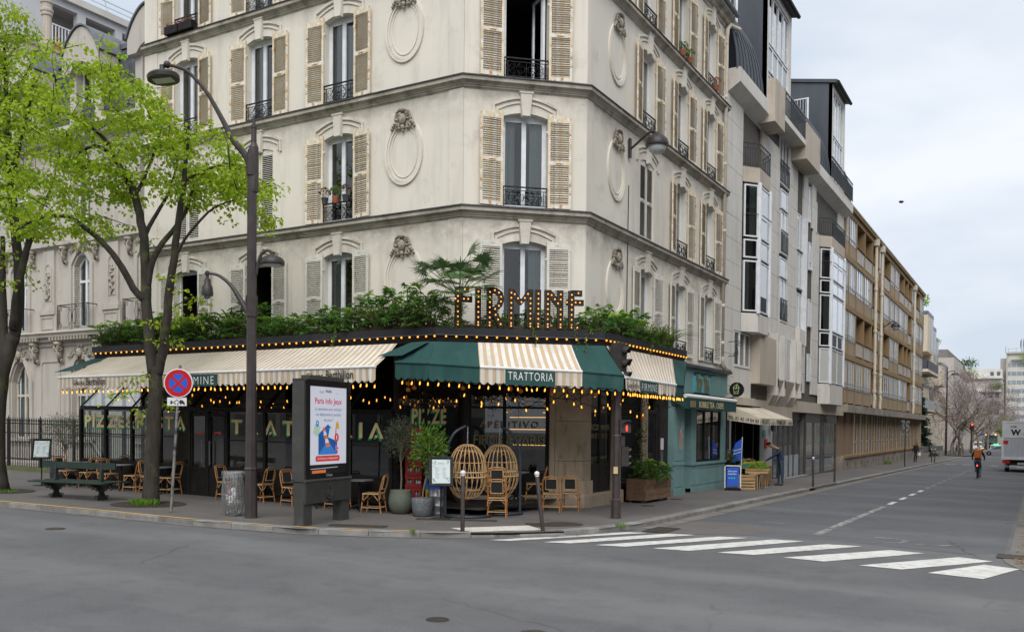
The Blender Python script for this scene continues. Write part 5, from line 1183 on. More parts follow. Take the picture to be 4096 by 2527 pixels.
for f in range(4):
    z0,z1=ZB[f]+.1,ZB[f+1]-.22
    for i in range(15):
        a,b=YB[i]+.13,YB[i+1]-.13;lg=i in LOG.get(f+1,())
        if lg:
            MB().quad((-11.9,a,z0),(-11.9,b,z0),(-11.9,b,z1),(-11.9,a,z1)).build('loggia_back','brown_panel',BB);MB().box(XB-.06,XB-.0,a+.06,b-.06,z0+.12,z0+.95).build('balcony_panel','balcony_panel',BB);MB().box(XB-.04,XB+.06,a,b,z0+1.0,z0+1.05).build('handrail','dark_brown',BB)
        else:
            MB().box(XB-.2,XB-.01,a,b,z0,z0+.82).build('spandrel_panel','brown_panel',BB)
            w_=MB();n=3 if b-a > 2.3 else 2
            for k in range(n+1):y_=a+.04+(b-a-.08)*k/n;w_.box(XB-.08,XB-.0,y_-.04,y_+.04,z0+.85,z1)
            for z in (z0+.85,z1-.06,z0+1.2):w_.box(XB-.08,XB-.01,a,b,z,z+.05)
            o=w_.build('window','alu',BB);MB().quad((XB-.04,a,z0+.85),(XB-.04,b,z0+.85),(XB-.04,b,z1),(XB-.04,a,z1)).build('pane','sky_glass',o)
            MB().tube([(XB+.06,a,z0+1.02),(XB+.06,b,z0+1.02)],.03,5).build('safety_rail','alu',o)
            if random.random() < .75:c0=a+(b-a)*random.choice((0,.35));MB().quad((XB-.4,c0,z0+.85),(XB-.4,c0+(b-a)*.62,z0+.85),(XB-.4,c0+(b-a)*.62,z1),(XB-.4,c0,z1)).build('curtain','cream_curtain',o)
for y_ in (69.1,71.9,92.6):
    mb=MB().tube([(XB+.16,y_,15.7),(XB+.16,y_,4.6),(XB+.2,y_,4.3),(XB+.16,y_,3.9),(XB+.16,y_,3.55)],.11,8);mb.box(XB+.0,XB+.34,y_-.24,y_+.24,15.2,15.65)
    for z in (12,9,6,4.7):mb.lathe([(.11,0),(.15,.02),(.15,.2),(.11,.22)],8,(XB+.16,y_,z))
    mb.build('downpipe','cream_pipe',BB)
# brown block ground floor
MB().box(-10.9,-10.38,57.3,103.4,-1.4,.25).build('base_wall','brown_base',BB);MB().box(-11.0,-10.3,57.2,103.5,.25,.4).build('base_sill','brown_concrete',BB)
k=0;yy_=58.2
mat('roller_beige',(.3,.22,.18),(.25,.18,.15),scale=30,stretch=(0,0,1),rough=.7);mat('white_infill',(.5,.5,.49),(.42,.42,.41),scale=1,rough=.7)
while yy_ < 101.5:
    L=2.55;MB().box(-11.3,-10.62,yy_-.16,yy_+.16,.4,3.15).build('ground_pier','brown_concrete',BB)
    kind='roller' if k < 2 else random.choice(('win','white','win','white'))
    a,b=yy_+.16,yy_+L-.16
    if kind == 'roller':MB().box(-10.78,-10.73,a,b,.4,3.15).build('roller_blind','roller_beige',BB)
    else:
        MB().box(-10.82,-10.77,a,a+(b-a)*.42,.4,3.15).build('infill_panel','white_infill',BB);o=MB().box(-10.8,-10.73,a+(b-a)*.42,a+(b-a)*.48,.4,3.15).box(-10.8,-10.73,b-.1,b,.4,3.15).box(-10.8,-10.73,a+(b-a)*.48,b-.1,1.2,1.28).build('window','alu',BB);MB().quad((-10.76,a+(b-a)*.48,.4),(-10.76,b-.1,.4),(-10.76,b-.1,3.15),(-10.76,a+(b-a)*.48,3.15)).build('pane','bay_glass',o)
    yy_ += L;k += 1
MB().quad((-11.6,57.5,.3),(-11.6,102,.3),(-11.6,102,3.2),(-11.6,57.5,3.2)).build('inner_wall','dark_brown',BB)
for i in range(16):MB().box(-10.39,-10.375,60+i*2.6,60.18+i*2.6,-.25-i*.02,.02-i*.02).build('vent_slot','room_dark',BB)
MB().box(-10.9,-10.15,57.0,57.9,-.7,.4).build('end_post','brown_base',BB)
# ================================================================ far end of the side street
wallmat('cream_render',(.6,.53,.43),(.35,.29,.22),None,.3);wallmat('grey_render',(.42,.39,.36),(.25,.23,.21),None,.3);mat('far_window',(.06,.07,.08),(.1,.11,.12),scale=.5,rough=.15);mat('far_glass',(.2,.25,.28),(.3,.35,.38),scale=.3,rough=.15);mat('white_band',(.6,.58,.53),(.52,.5,.46),scale=.5)
CR=thing('stepped_terrace_block','cream stepped apartment block with planted terraces beyond the brown block','building',(-16,150,-1.4))
MB().box(-40,-15.5,128,190,-3,9.5).build('wall','cream_render',CR)
for i,(y0,y1,x1,z0,z1) in enumerate(((129,142,-14.4,9,19.2),(142,165,-15,9,15.5),(165,185,-15.3,9,13.8))):MB().box(-35,x1,y0,y1,z0,z1).build('wall','cream_render',CR)
for y0,y1,x1,z0,z1 in ((132,139.5,-12.9,12.6,18.0),(139.8,147,-13.2,11.8,17.0),(147.3,153,-13.4,11.2,16.0),(132,146,-13.3,5.5,8.3),(166,176,-14,9.6,13.4)):
    o=MB().box(-15.6,x1,y0,y1,z0,z1).build('box_bay','cream_render',CR);MB().box(x1,x1+.02,y0+(y1-y0)*.55,y1-.1,z0+.3,z1-.1).build('window','far_window',o);MB().box(x1-1.8,x1-.5,y0-.05,y0,z0+1.2,z1-.8).build('side_window','far_window',o)
    MB().box(-15.6,x1+.03,y0-.02,y1,z1-.5,z1).build('capping','zinc_grey',o)
for y0,y1,z,x1 in ((127,141,9.6,-12.3),(127,150,4.6,-12.6)):
    o=MB().box(-15.6,x1,y0,y1,z,z+.35).build('balcony','cream_render',CR);MB().box(x1-.06,x1,y0,y1,z+.35,z+1.5).box(-15.6,x1,y0,y0+.06,z+.35,z+1.5).build('parapet','slate_grey' if z > 5 else 'alu',o)
wallmat('dark_roof_mass',(.2,.18,.17),(.12,.1,.1),None,.2)
G1=thing('grey_terraced_block','low grey block with bare shrubs on its terraces behind the pink trees','building',(-16,230,-2.2))
for y0,y1,x1,z in ((190,230,-14,13),(205,240,-15,17),(230,300,-12.5,11.5),(215,262,-17,19.5)):MB().box(-40,x1,y0,y1,-4,z).build('wall','grey_render' if z != 19.5 else 'dark_roof_mass',G1)
for i in range(4):
    for j in range(9):MB().box(-14.02+.0,-13.97,192+j*4.2,194.4+j*4.2,1+i*3,2.7+i*3).build('window','far_window',G1)
AB=thing('grey_corner_block','pale grey apartment block with dark square windows left of the tower','building',(-11,300,-2.5));yA=300
MB().box(-30,-8.97,yA,yA+20,-5,16.6).build('wall','grey_render',AB);MB().box(-30,-9.2,yA-1.2,yA+10,13.5,14.2).box(-30,-9.1,yA-.9,yA+10,17.4,18.0).build('balcony','white_band',AB);MB().box(-30,-9.3,yA+.5,yA+20,16.5,20.2).build('attic','white_band',AB)
for z in (2.2,4.8,7.4,10.0,12.4):
    for x in (-12.6,-10.95,-14.4,-16.2):MB().box(x,x+1.05,yA-.06,yA+.05,z-.6,z+.8).build('window','far_window',AB)
for x in (-12.3,-10.6):MB().box(x,x+.9,yA+.44,yA+.55,18.3,19.4).build('window','far_window',AB)
TW=thing('office_tower','tall pale slab block with rows of windows and rooftop aerials','building',(-5,312,-3));yT=312
MB().box(-10.2,-8.55,yT+2,yT+20,-5,24.2).box(-8.55,-8.2,yT-.5,yT+18,-5,25.6).build('end_wall','grey_render',TW);MB().box(-8.2,14,yT,yT+18,-5,25.4).build('wall','white_band',TW);MB().box(-8.6,14,yT-.8,yT+18,25.4,25.9).build('roof_slab','grey_render',TW);MB().box(-7.2,14,yT-1.2,yT,23.4,23.8).build('terrace','grey_render',TW)
for i,z in enumerate([0.5+2.62*k for k in range(9)]):
    for j in range(14):MB().box(-8.05+j*1.42 if j == 0 else -7.1+(j-1)*1.42,(-8.05 if j == 0 else -7.1+(j-1)*1.42)+(.7 if j == 0 else 1.22),yT-.08,yT+.02,z,z+1.15).build('window','far_glass',TW)
mb=MB()
for x in (-4.7,-4.2,-2.6,-8.9,.5):mb.bar((x,yT+4,25.9),(x,yT+4,30.2 if x > -8 else 28),.12)
for x in (-4.9,-4.0,-2.8):mb.box(x-.12,x+.12,yT+3.8,yT+3.9,27.6,29.6)
for x in range(-8,12,2):mb.bar((x,yT-.5,25.9),(x,yT-.5,26.9),.06)
mb.bar((-8.5,yT-.5,26.9),(13,yT-.5,26.9),.06);mb.build('aerial','zinc_grey',TW)
VD=thing('metro_viaduct','grey steel lattice viaduct crossing the end of the street','viaduct',(-6,285,-2.5));yV=285
mat('steel_grey',(.2,.22,.25),(.25,.27,.3),rough=.6)
for dy in (0,6):
    mb=MB();n=26;X0,X1=-16,30;zt=lambda f:5.6+.75*sin(pi*min(1,max(0,(f*46+0)/46)))
    for i in range(n):
        f0,f1=i/n,(i+1)/n;x0,x1=X0+(X1-X0)*f0,X0+(X1-X0)*f1;mb.bar((x0,yV+dy,zt(f0)),(x1,yV+dy,zt(f1)),.3).bar((x0,yV+dy,4.3),(x1,yV+dy,4.3),.35).bar((x0,yV+dy,4.3),(x0,yV+dy,zt(f0)),.14).bar((x0,yV+dy,zt(f0)),(x1,yV+dy,4.3),.16).bar((x0,yV+dy,4.3),(x1,yV+dy,zt(f1)),.1)
    mb.build('truss','steel_grey',VD)
MB().box(-16,30,yV,yV+6,4.0,4.4).build('deck','steel_grey',VD)
for x in (-13,2,18):MB().box(x-.5,x+.5,yV+2,yV+4,-4,4.2).build('pier','grey_render',VD)
RB=thing('beige_corner_house','ochre stone house with planted balconies at the far right edge','building',(.6,150,-1.5));MB().box(.9,14,148,170,-3,16).build('wall','brown_panel',RB)
for z in (3,6.2,9.4):
    MB().box(.2,.9,148.5,169,z,z+.25).build('balcony','cream_render',RB)
    for j in range(5):MB().box(.86,.92,150+j*3.6,151.4+j*3.6,z+.3,z+2.4).build('window','far_window',RB)
# low garden wall beyond the brown block
GW=thing('garden_wall','low stone garden wall with railing beyond the brown block','wall',(-10.5,116,-1));MB().add([gp(x,y,z) for x in (-10.75,-10.45) for y in (103.6,129.5) for z in (-.1,.55)],[(0,1,3,2),(4,6,7,5),(0,4,5,1),(2,3,7,6),(1,5,7,3)]).build('base','brown_base',GW)
MB().add([gp(x,y,z) for x in (-10.62,-10.58) for y in (103.6,129.5) for z in (.6,1.25)],[(0,1,3,2),(4,6,7,5),(0,4,5,1),(2,3,7,6),(1,5,7,3)]).build('panel','zinc_grey',GW)
# ================================================================ stone mansion on the left
wallmat('mansion_stone',(.5,.465,.41),(.2,.175,.15),None,.55,((5.3,.9,.7),(13.2,.8,.6)))
mat('carved_grey',(.44,.4,.34),(.28,.25,.2),scale=5,rough=.95,bump=.4,bscale=30);mat('slate',(.075,.08,.092),(.05,.053,.062),scale=3,rough=.6,rnd=.35);mat('cream_wood',(.56,.52,.45),(.48,.44,.37),scale=3,rough=.5);mat('blind',(.62,.63,.6),(.55,.56,.54),scale=2,rough=.8);mat('moss_stone',(.13,.13,.08),(.09,.11,.04),scale=5,rough=.95)
YM=22.5
MN=thing('stone_mansion','ornate pale stone mansion with slate mansard behind the lindens','building',(-33,YM,0))
FM=Fr((-25.0,YM),(-1,0),(0,-1))
WC=[4.0,8.05,12.2,16.3,20.4]
op=[(c,1.3,1.35,3.75,4.6) for c in WC]+[(c,1.05,5.85,8.3,8.75) for c in WC]+[(c,1.05,9.6,12.0,12.3) for c in WC]
wall(FM,-3,23.5,0,13.4,op,.35).build('wall','mansion_stone',MN)
PM=[(-48.5,YM),(-22,YM)]
MB().sweep([(0,5.72),(.42,5.72),(.44,5.66),(.36,5.58),(.34,5.5),(.2,5.46),(.18,5.34),(.08,5.3),(.06,5.16),(0,5.1)],PM).build('cornice','mansion_stone',MN);MB().sweep([(0,13.75),(.5,13.75),(.52,13.6),(.3,13.5),(.28,13.3),(.1,13.2),(0,13.1)],PM).build('cornice','mansion_stone',MN)
MB().sweep([(0,9.35),(.2,9.35),(.2,9.2),(.08,9.15),(0,9.05)],PM).build('string_course','mansion_stone',MN);MB().sweep([(0,.45),(.12,.45),(.16,.35),(.16,-.2)],PM).build('plinth','mansion_stone',MN)
dm=MB().box(-.055,.055,-.36,-.2,5.36,5.5).mesh('dentil','carved_grey')
for c in WC[:4]:
    for k in range(-8,9):link('dentil',dm,MN,V((-25-c+k*.2,YM,0))-V(MN.location))
def mwin(c,z,h,w_,crown,blind_h,kind):
    o_=FM.P(c,0,0);x=o_.x;y=YM+.22;mb=MB()
    mb.box(x-w_/2,x-w_/2+.08,y,y+.08,z,z+h).box(x+w_/2-.08,x+w_/2,y,y+.08,z,z+h).box(x-.06,x+.06,y-.02,y+.07,z+.001,z+h+crown*.9).box(x-w_/2+.08,x+w_/2-.08,y,y+.08,z,z+.09)
    zt=z+h*.74;mb.box(x-w_/2+.08,x+w_/2-.08,y-.015,y+.085,zt,zt+.1)
    mb.ribbon([(p[0],p[1]) for p in [(-w_/2+.04+(w_-.08)*i/10,h+crown*(1-((2*i/10)-1)**2)-.04) for i in range(11)]],.09,(x,y,z),X_,Z_,(0,.08,0))
    o=mb.build('window','upvc' if kind else 'cream_wood',MN)
    pg=[(-w_/2,0),(w_/2,0)]+[(w_/2-w_*i/10,h+crown*(1-((2*i/10)-1)**2)) for i in range(11)]
    MB().add([(x+a,y+.04,z+b) for a,b in pg],[tuple(range(len(pg)))]).build('pane','window_glass',o)
    if blind_h:MB().box(x-w_/2+.08,x+w_/2-.08,y+.12,y+.14,z+h*.25,z+h*blind_h).build('blind','blind',o)
    pl=pleat(x-w_/2,x-w_/2+.35,z,z+h+crown,y+.2);pl.build('curtain','curtain',o);MB().quad((x-w_/2-.3,y+.9,z-.1),(x+w_/2+.3,y+.9,z-.1),(x+w_/2+.3,y+.9,z+h+crown+.3),(x-w_/2-.3,y+.9,z+h+crown+.3)).build('interior','room_dark',o)
def scroll_orn(mb,x,z,s=1.0,y=YM):
    mb.ball((x,y-.12,z),.16*s,10,7,1.2,1,.7)
    for sg in (-1,1):
        for (cx,cz,r,t_) in ((.28,.05,.14,1.3),(.52,-.06,.11,1.2),(.2,-.2,.1,1.2)):mb.tube([(x+sg*s*a,y-.09,z+s*b) for a,b in spiral((cx,cz),r,t_,pi/2,-1)],.035*s,5)
        for (cx,cz,r) in ((.4,.12,.06),(.65,-.1,.06),(.78,-.16,.05),(.1,.25,.06)):mb.ball((x+sg*s*cx,y-.08,z+s*cz),r*s,6,4)
def console(mb,x,z,y=YM,s=1.0):
    mb.box(x-.13*s,x+.13*s,y-.34*s,y,z+.0,z+.14*s);mb.tube([(x,y-.22*s-a*.0,z-.1*s+0) for a in (0,)]+[(x,y-.1,z-.6*s)],.1*s,6)
    for sx in (-.1,.1):mb.tube([(x+sx*s,y-.2*s+p*s,z-.12*s+q*s) for p,q in spiral((0,0),.13,1.3,pi/2,1)],.045*s,5);mb.tube([(x+sx*s,y-.1*s+p*s*.7,z-.62*s+q*s*.7) for p,q in spiral((0,0),.11,1.3,-pi/2,1)],.035*s,5)
bal_me=MB().lathe([(.06,0),(.06,.06),(.03,.1),(.07,.28),(.05,.42),(.028,.55),(.06,.62),(.06,.7)],8).mesh('baluster','mansion_stone',True)
rail_m=railmesh(1.9,.95)
for a_ in (-.95,.95):
    for t_ in range(3):rail_m.tube([(a_,-.03+.06*t_+.0,0.0),(a_,-.03+.06*t_,.95)],.009,4)
rail_m.box(-.97,-.93,-.03,.45,.92,.95);rail_m.box(.93,.97,-.03,.45,.92,.95)
ME_MRAIL=rail_m.mesh('balcony_rail','wrought_iron')
lv=MB()
for i in range(34):lv.obox((.16,0,.06+i*.07),X_*.27,V((0,.03,.02)),V((0,-.004,.006)))
lv.box(0,.03,-.02,.02,0,2.45).box(.29,.32,-.02,.02,0,2.45);ME_MSH=lv.mesh('folded_shutter','white_shutter')
for c in WC:
    x=-25-c
    mwin(c,1.35,2.4,1.3,.8,.72,0);mwin(c,5.85,2.45,1.05,.42,0,1);mwin(c,9.6,2.4,1.05,.3,0,1)
    hm_=MB().ribbon([(x-.82,1.35),(x-.82,3.75)]+[(x-.82+1.64*i/12,3.75+1.08*(1-((2*i/12)-1)**2)) for i in range(1,12)]+[(x+.82,3.75),(x+.82,1.35)],.2,(0,YM,0),X_,Z_,(0,-.09,0));hm_.build('architrave','mansion_stone',MN)
    MB().ribbon([(x-.68,5.8),(x-.68,8.35)]+[(x-.68+1.36*i/10,8.35+.6*(1-((2*i/10)-1)**2)) for i in range(1,10)]+[(x+.68,8.35),(x+.68,5.8)],.16,(0,YM,0),X_,Z_,(0,-.08,0)).build('architrave','mansion_stone',MN)
    om=MB();scroll_orn(om,x,4.85,1.0);om.build('cartouche','carved_grey',MN,smooth=True);om=MB();scroll_orn(om,x,9.05,.9);om.build('cartouche','carved_grey',MN,smooth=True)
    for sg in (-1,1):
        om=MB();console(om,x+sg*1.25,5.16);om.build('console','carved_grey',MN,smooth=True);om=MB();console(om,x+sg*1.0,9.0,s=.8);om.build('console','carved_grey',MN,smooth=True)
        link('folded_shutter',ME_MSH,MN,V((x+sg*.52,YM-.02,5.9))-V(MN.location),R(75) if sg < 0 else R(105),(1,1,1))
    link('balcony_rail',ME_MRAIL,MN,V((x,YM-.4,5.78))-V(MN.location))
    MB().box(x-.75,x+.75,YM-.14,YM+.05,1.25,1.36).build('window_sill','mansion_stone',MN)
    for k in range(6):link('baluster',bal_me,MN,V((x-.55+k*.22,YM-.03,.52))-V(MN.location))
    # dormer with arched hood
    dx,zb=x,14.0;yd=YM+.15
    dp=[(-1.15,16.0)]+[(-1.15+2.3*i/14,16.55+1.15*sin(pi*i/14)**.8) for i in range(0,15)]+[(1.15,16.0),(.62,16.0)]+[(.62-1.24*i/8,16.05+.3*sin(pi*i/8)) for i in range(1,8)]+[(-.62,16.0)]
    MB().prism(dp,(dx,yd-.25,0),X_,Z_,(0,.9,0)).build('dormer_hood','mansion_stone',MN)
    MB().box(dx-1.0,dx-.58,yd,yd+1.8,zb,16.1).build('dormer_jamb','mansion_stone',MN);MB().box(dx+.58,dx+1.0,yd,yd+1.8,zb,16.1).build('dormer_jamb','mansion_stone',MN)
    rp=[(-1.2+2.4*i/14,16.62+1.15*sin(pi*i/14)**.8) for i in range(15)];MB().ribbon(rp,.06,(dx,yd-.32,0),X_,Z_,(0,2.3,0)).build('dormer_roof','zinc_grey',MN)
    MB().box(dx-1.02,dx-.9,yd+.1,yd+2,14.0,16.6).build('dormer_cheek','zinc_grey',MN);MB().box(dx+.9,dx+1.02,yd+.1,yd+2,14.0,16.6).build('dormer_cheek','zinc_grey',MN)
    o=MB().ribbon([(-.55,14.0),(.55,14.0),(.55,16.2),(-.55,16.2)],.09,(dx,yd+.3,0),X_,Z_,(0,.06,0),True).box(dx-.04,dx+.04,yd+.29,yd+.37,14,16.2).build('dormer_window','upvc',MN);MB().quad((dx-.55,yd+.33,14),(dx+.55,yd+.33,14),(dx+.55,yd+.33,16.2),(dx-.55,yd+.33,16.2)).build('pane','window_glass',o);MB().quad((dx-.6,yd+.9,13.9),(dx+.6,yd+.9,13.9),(dx+.6,yd+.9,16.3),(dx-.6,yd+.9,16.3)).build('interior','room_dark',o)
for c in (2.0,6.05,10.1,14.2,18.3,22.3):
    x=-25-c
    MB().box(x-.36,x+.36,YM-.1,YM+.01,6.75,9.05).build('pilaster','mansion_stone',MN);MB().box(x-.48,x+.48,YM-.16,YM,6.6,6.66).box(x-.44,x+.44,YM-.13,YM,6.66,6.75).box(x-.5,x+.5,YM-.2,YM,6.44,6.6).build('pilaster_base','mansion_stone',MN)
    MB().box(x-.55,x+.55,YM-.14,YM+.01,5.74,6.44).build('pedestal','mansion_stone',MN);MB().ribbon([(x-.38,5.86),(x+.38,5.86),(x+.38,6.32),(x-.38,6.32)],.05,(0,YM-.14,0),X_,Z_,(0,-.03,0),True).build('panel_moulding','mansion_stone',MN)
    om=MB().ribbon([(x-.2,7.0),(x-.2,8.3)]+[(x+.2*cos(pi-pi*i/6),8.3+.2*sin(pi*i/6)) for i in range(1,6)]+[(x+.2,8.3),(x+.2,7.0)],.035,(0,YM-.1,0),X_,Z_,(0,-.025,0),True);om.build('panel_moulding','mansion_stone',MN)
    om=MB()
    for k in range(9):om.ball((x+random.uniform(-.05,.05)+(.07 if k % 2 else -.07),YM-.12,7.1+k*.13),random.uniform(.05,.085),6,4)
    om.tube([(x+.06*sin(k),YM-.13,7.05+k*.16) for k in range(8)],.03,5);om.build('carved_drop','carved_grey',MN,smooth=True)
    gp_=MB().ribbon([(x-.62,.7),(x+.62,.7),(x+.62,4.4),(x+.5,4.55),(x-.5,4.55),(x-.62,4.4)],.07,(0,YM,0),X_,Z_,(0,-.04,0),True);gp_.build('panel_moulding','mansion_stone',MN)
MB().quad((-50,YM+.1,13.8),(-22,YM+.1,13.8),(-22,YM+1.1,17.0),(-50,YM+1.1,17.0)).build('mansard','slate',MN);MB().box(-50,-22,YM+1.0,YM+1.3,17.0,17.2).build('ridge','zinc_grey',MN);MB().quad((-50,YM+1.1,17.1),(-22,YM+1.1,17.1),(-22,31,18.2),(-50,31,18.2)).build('roof_top','zinc_grey',MN)
ts=MB().add([(-.115,-.012,0),(.115,-.012,0),(.115,.03,.2),(-.115,.03,.2),(-.115,-.0,0),(.115,0,0)],[(0,1,2,3),(0,4,5,1)]).mesh('roof_slate','slate')
ds_=V((0,1.0,3.2)).normalized();nn_=V((0,-3.2,1.0)).normalized()
for x0,x1 in ((-36.1,-34.05),(-32.0,-30.0)):
    for r in range(14):
        for k in range(int((x1-x0)/.24)):
            p=V((x0+.12+k*.24+(.12 if r % 2 else 0),YM+.1,13.8))+ds_*(3.26-.19*(r+1))+nn_*.02;link('roof_slate',ts,MN,p-V(MN.location))
mb=MB()
for x in range(-49,-22,1):mb.bar((x,YM+.95,16.95),(x,YM+.95,17.3),.03)
mb.build('snow_rail','zinc_grey',MN)
# ---- penthouse behind
wallmat('white_render',(.56,.56,.57),(.4,.4,.4),None,.2);mat('orange_wood',(.4,.14,.04),(.3,.1,.03),scale=2,stretch=(1,1,12),rough=.6)
PH=thing('white_penthouse_block','plain white apartment block with roof terrace loggias behind the mansion','building',(-51,36,10));XP=-50
FX=Fr((XP,28.0),(0,1),(1,0))
wall(FX,-4,26,8,27.0,[(4.9,1.7,24.1,26.45,26.45),(7.3,2.0,24.1,26.45,26.45),(10.0,2.4,24.1,26.45,26.45)],.4).build('wall','white_render',PH)
MB().box(-58,XP+.25,30.5,54,26.85,27.25).build('roof_edge','white_band',PH);MB().box(-57.5,-51.2,32,40,23.8,24.1).box(-51.8,-51.6,32,40,24.1,26.6).box(-52,-50.2,31.9,40,26.5,26.8).build('loggia_back','grey_render',PH)
MB().add([(XP,24,8),(-62,24,8),(-62,24,27),(XP,24,27)],[(0,1,2,3)]).build('side_wall','white_render',PH)
mb=MB()
for k in range(9):mb.bar((XP+.1,32.1+k*.2,24.1),(XP+.1,32.1+k*.2,25.2),.05)
mb.bar((XP+.1,32.0,25.2),(XP+.1,33.8,25.2),.07);mb.build('balustrade','upvc',PH);MB().prism([(0,0),(1.3,0),(1.3,1.0)]+[(.65+.65*cos(a),1.0+.6*sin(a)) for a in [pi*i/10 for i in range(11)]]+[(0,1.0)],(-51.5,32.3,24.1),Y_,Z_,(.05,0,0)).build('shed_door','orange_wood',PH)
for a,b in ((32.2,33.0),(34.6,36.0)):MB().box(-51.6,-51.5,a,b,24.9,26.2).build('window','far_window',PH)
mb=MB()
for k in range(9):y=31+k*2.4;mb.bar((XP,y,27.25),(XP-.3,y,28.1),.05)
mb.bar((XP-.3,30,28.1),(XP-.3,52,28.1),.05).bar((XP-.15,30,27.7),(XP-.15,52,27.7),.04);mb.build('roof_rail','alu',PH)
CH=thing('stone_chimney','rendered chimney stack with terracotta pots below the white loggias','chimney',(-48,31,18));MB().box(-48.6,-47.6,28.2,32.0,16,22.6).build('stack','beige_concrete',CH);MB().box(-48.7,-47.5,28.1,32.1,22.6,22.75).build('coping','cornice_stone',CH)
MB().lathe([(.26,0),(.24,1.9),(.3,1.92),(.3,2.1),(.34,2.12),(.34,2.25),(.28,2.3),(.28,2.55),(.34,2.6),(.34,2.68),(0,2.7)],12,(-48,30.55,22.7)).build('flue','beige_concrete',CH,smooth=False)
for y in (31.2,31.75):MB().lathe([(.22,0),(.18,.55),(.2,.56),(.16,.6)],10,(-48,y,22.7)).build('chimney_pot','terracotta',CH)
# ---- iron fence on its low wall
FN=thing('iron_fence','black spear topped iron fence on a mossy kerb before the mansion','fence',(-33,20.3,.2));yF=20.3
MB().add([gp(x,y,z) for x in (-48,-25.5) for y in (yF-.15,yF+.15) for z in (-.05,.16)],[(0,1,3,2),(4,6,7,5),(0,4,5,1),(2,3,7,6),(1,5,7,3)]).build('kerb_wall','moss_stone',FN)
fb=MB().box(-.011,.011,-.011,.011,0,1.72).lathe([(.011,1.72),(.028,1.77),(.001,1.9)],6).mesh('bar','wrought_iron');fbp=MB().box(-.03,.03,-.03,.03,-.1,1.75).lathe([(.03,1.75),(.045,1.8),(.001,1.98)],6).mesh('post','wrought_iron')
for k in range(150):
    x=-42.5+k*.113
    if x > -25.6:break
    link('post' if k % 18 == 0 else 'bar',fbp if k % 18 == 0 else fb,FN,V(gp(x,yF,.14))-V(FN.location))
for z in (1.3,1.66,.3):MB().add([(x,yF+dy,gz(x,yF)+z+.14+dz) for x in (-43,-25.6) for dy in (-.014,.014) for dz in (-.02,.02)],[(0,1,3,2),(4,6,7,5),(0,4,5,1),(2,3,7,6)]).build('rail','wrought_iron',FN)
# ================================================================ trees and plants
mat('bark',(.032,.027,.022),(.055,.048,.039),scale=9,rough=.95,stretch=(1,1,.25),c3=(.075,.085,.03),scale3=3,lo3=.55,hi3=.7,bump=.8,bscale=25)
mat('pale_bark',(.2,.17,.13),(.14,.12,.09),scale=5,rough=.95,stretch=(1,1,.3))
mat('stem',(.09,.1,.03),(.12,.08,.04),scale=8,rough=.8);mat('grey_stem',(.2,.17,.12),(.14,.12,.08),scale=8,rough=.9)
leafmat('linden_leaf',(.2,.36,.016),(.46,.58,.04),.5);leafmat('fatsia_leaf',(.05,.135,.026),(.13,.27,.04),.3);leafmat('lime_leaf',(.17,.34,.03),(.28,.45,.05),.4)
leafmat('box_leaf',(.05,.095,.018),(.11,.17,.03),.25);leafmat('palm_leaf',(.03,.085,.022),(.08,.16,.04),.25);leafmat('olive_leaf',(.075,.095,.055),(.15,.17,.11),.2);leafmat('citrus_leaf',(.06,.15,.02),(.17,.3,.03),.3)
leafmat('grass_blade',(.07,.14,.03),(.2,.25,.06),.3);leafmat('yew_leaf',(.008,.028,.018),(.022,.05,.03),.1);leafmat('blossom',(.3,.2,.2),(.42,.32,.36),.3);leafmat('bronze_leaf',(.1,.05,.035),(.18,.1,.07),.2);leafmat('spring_leaf',(.22,.38,.03),(.33,.5,.05),.4)
rn=random.random
def rv(s=1.0):return V((random.gauss(0,s),random.gauss(0,s),random.gauss(0,s)))
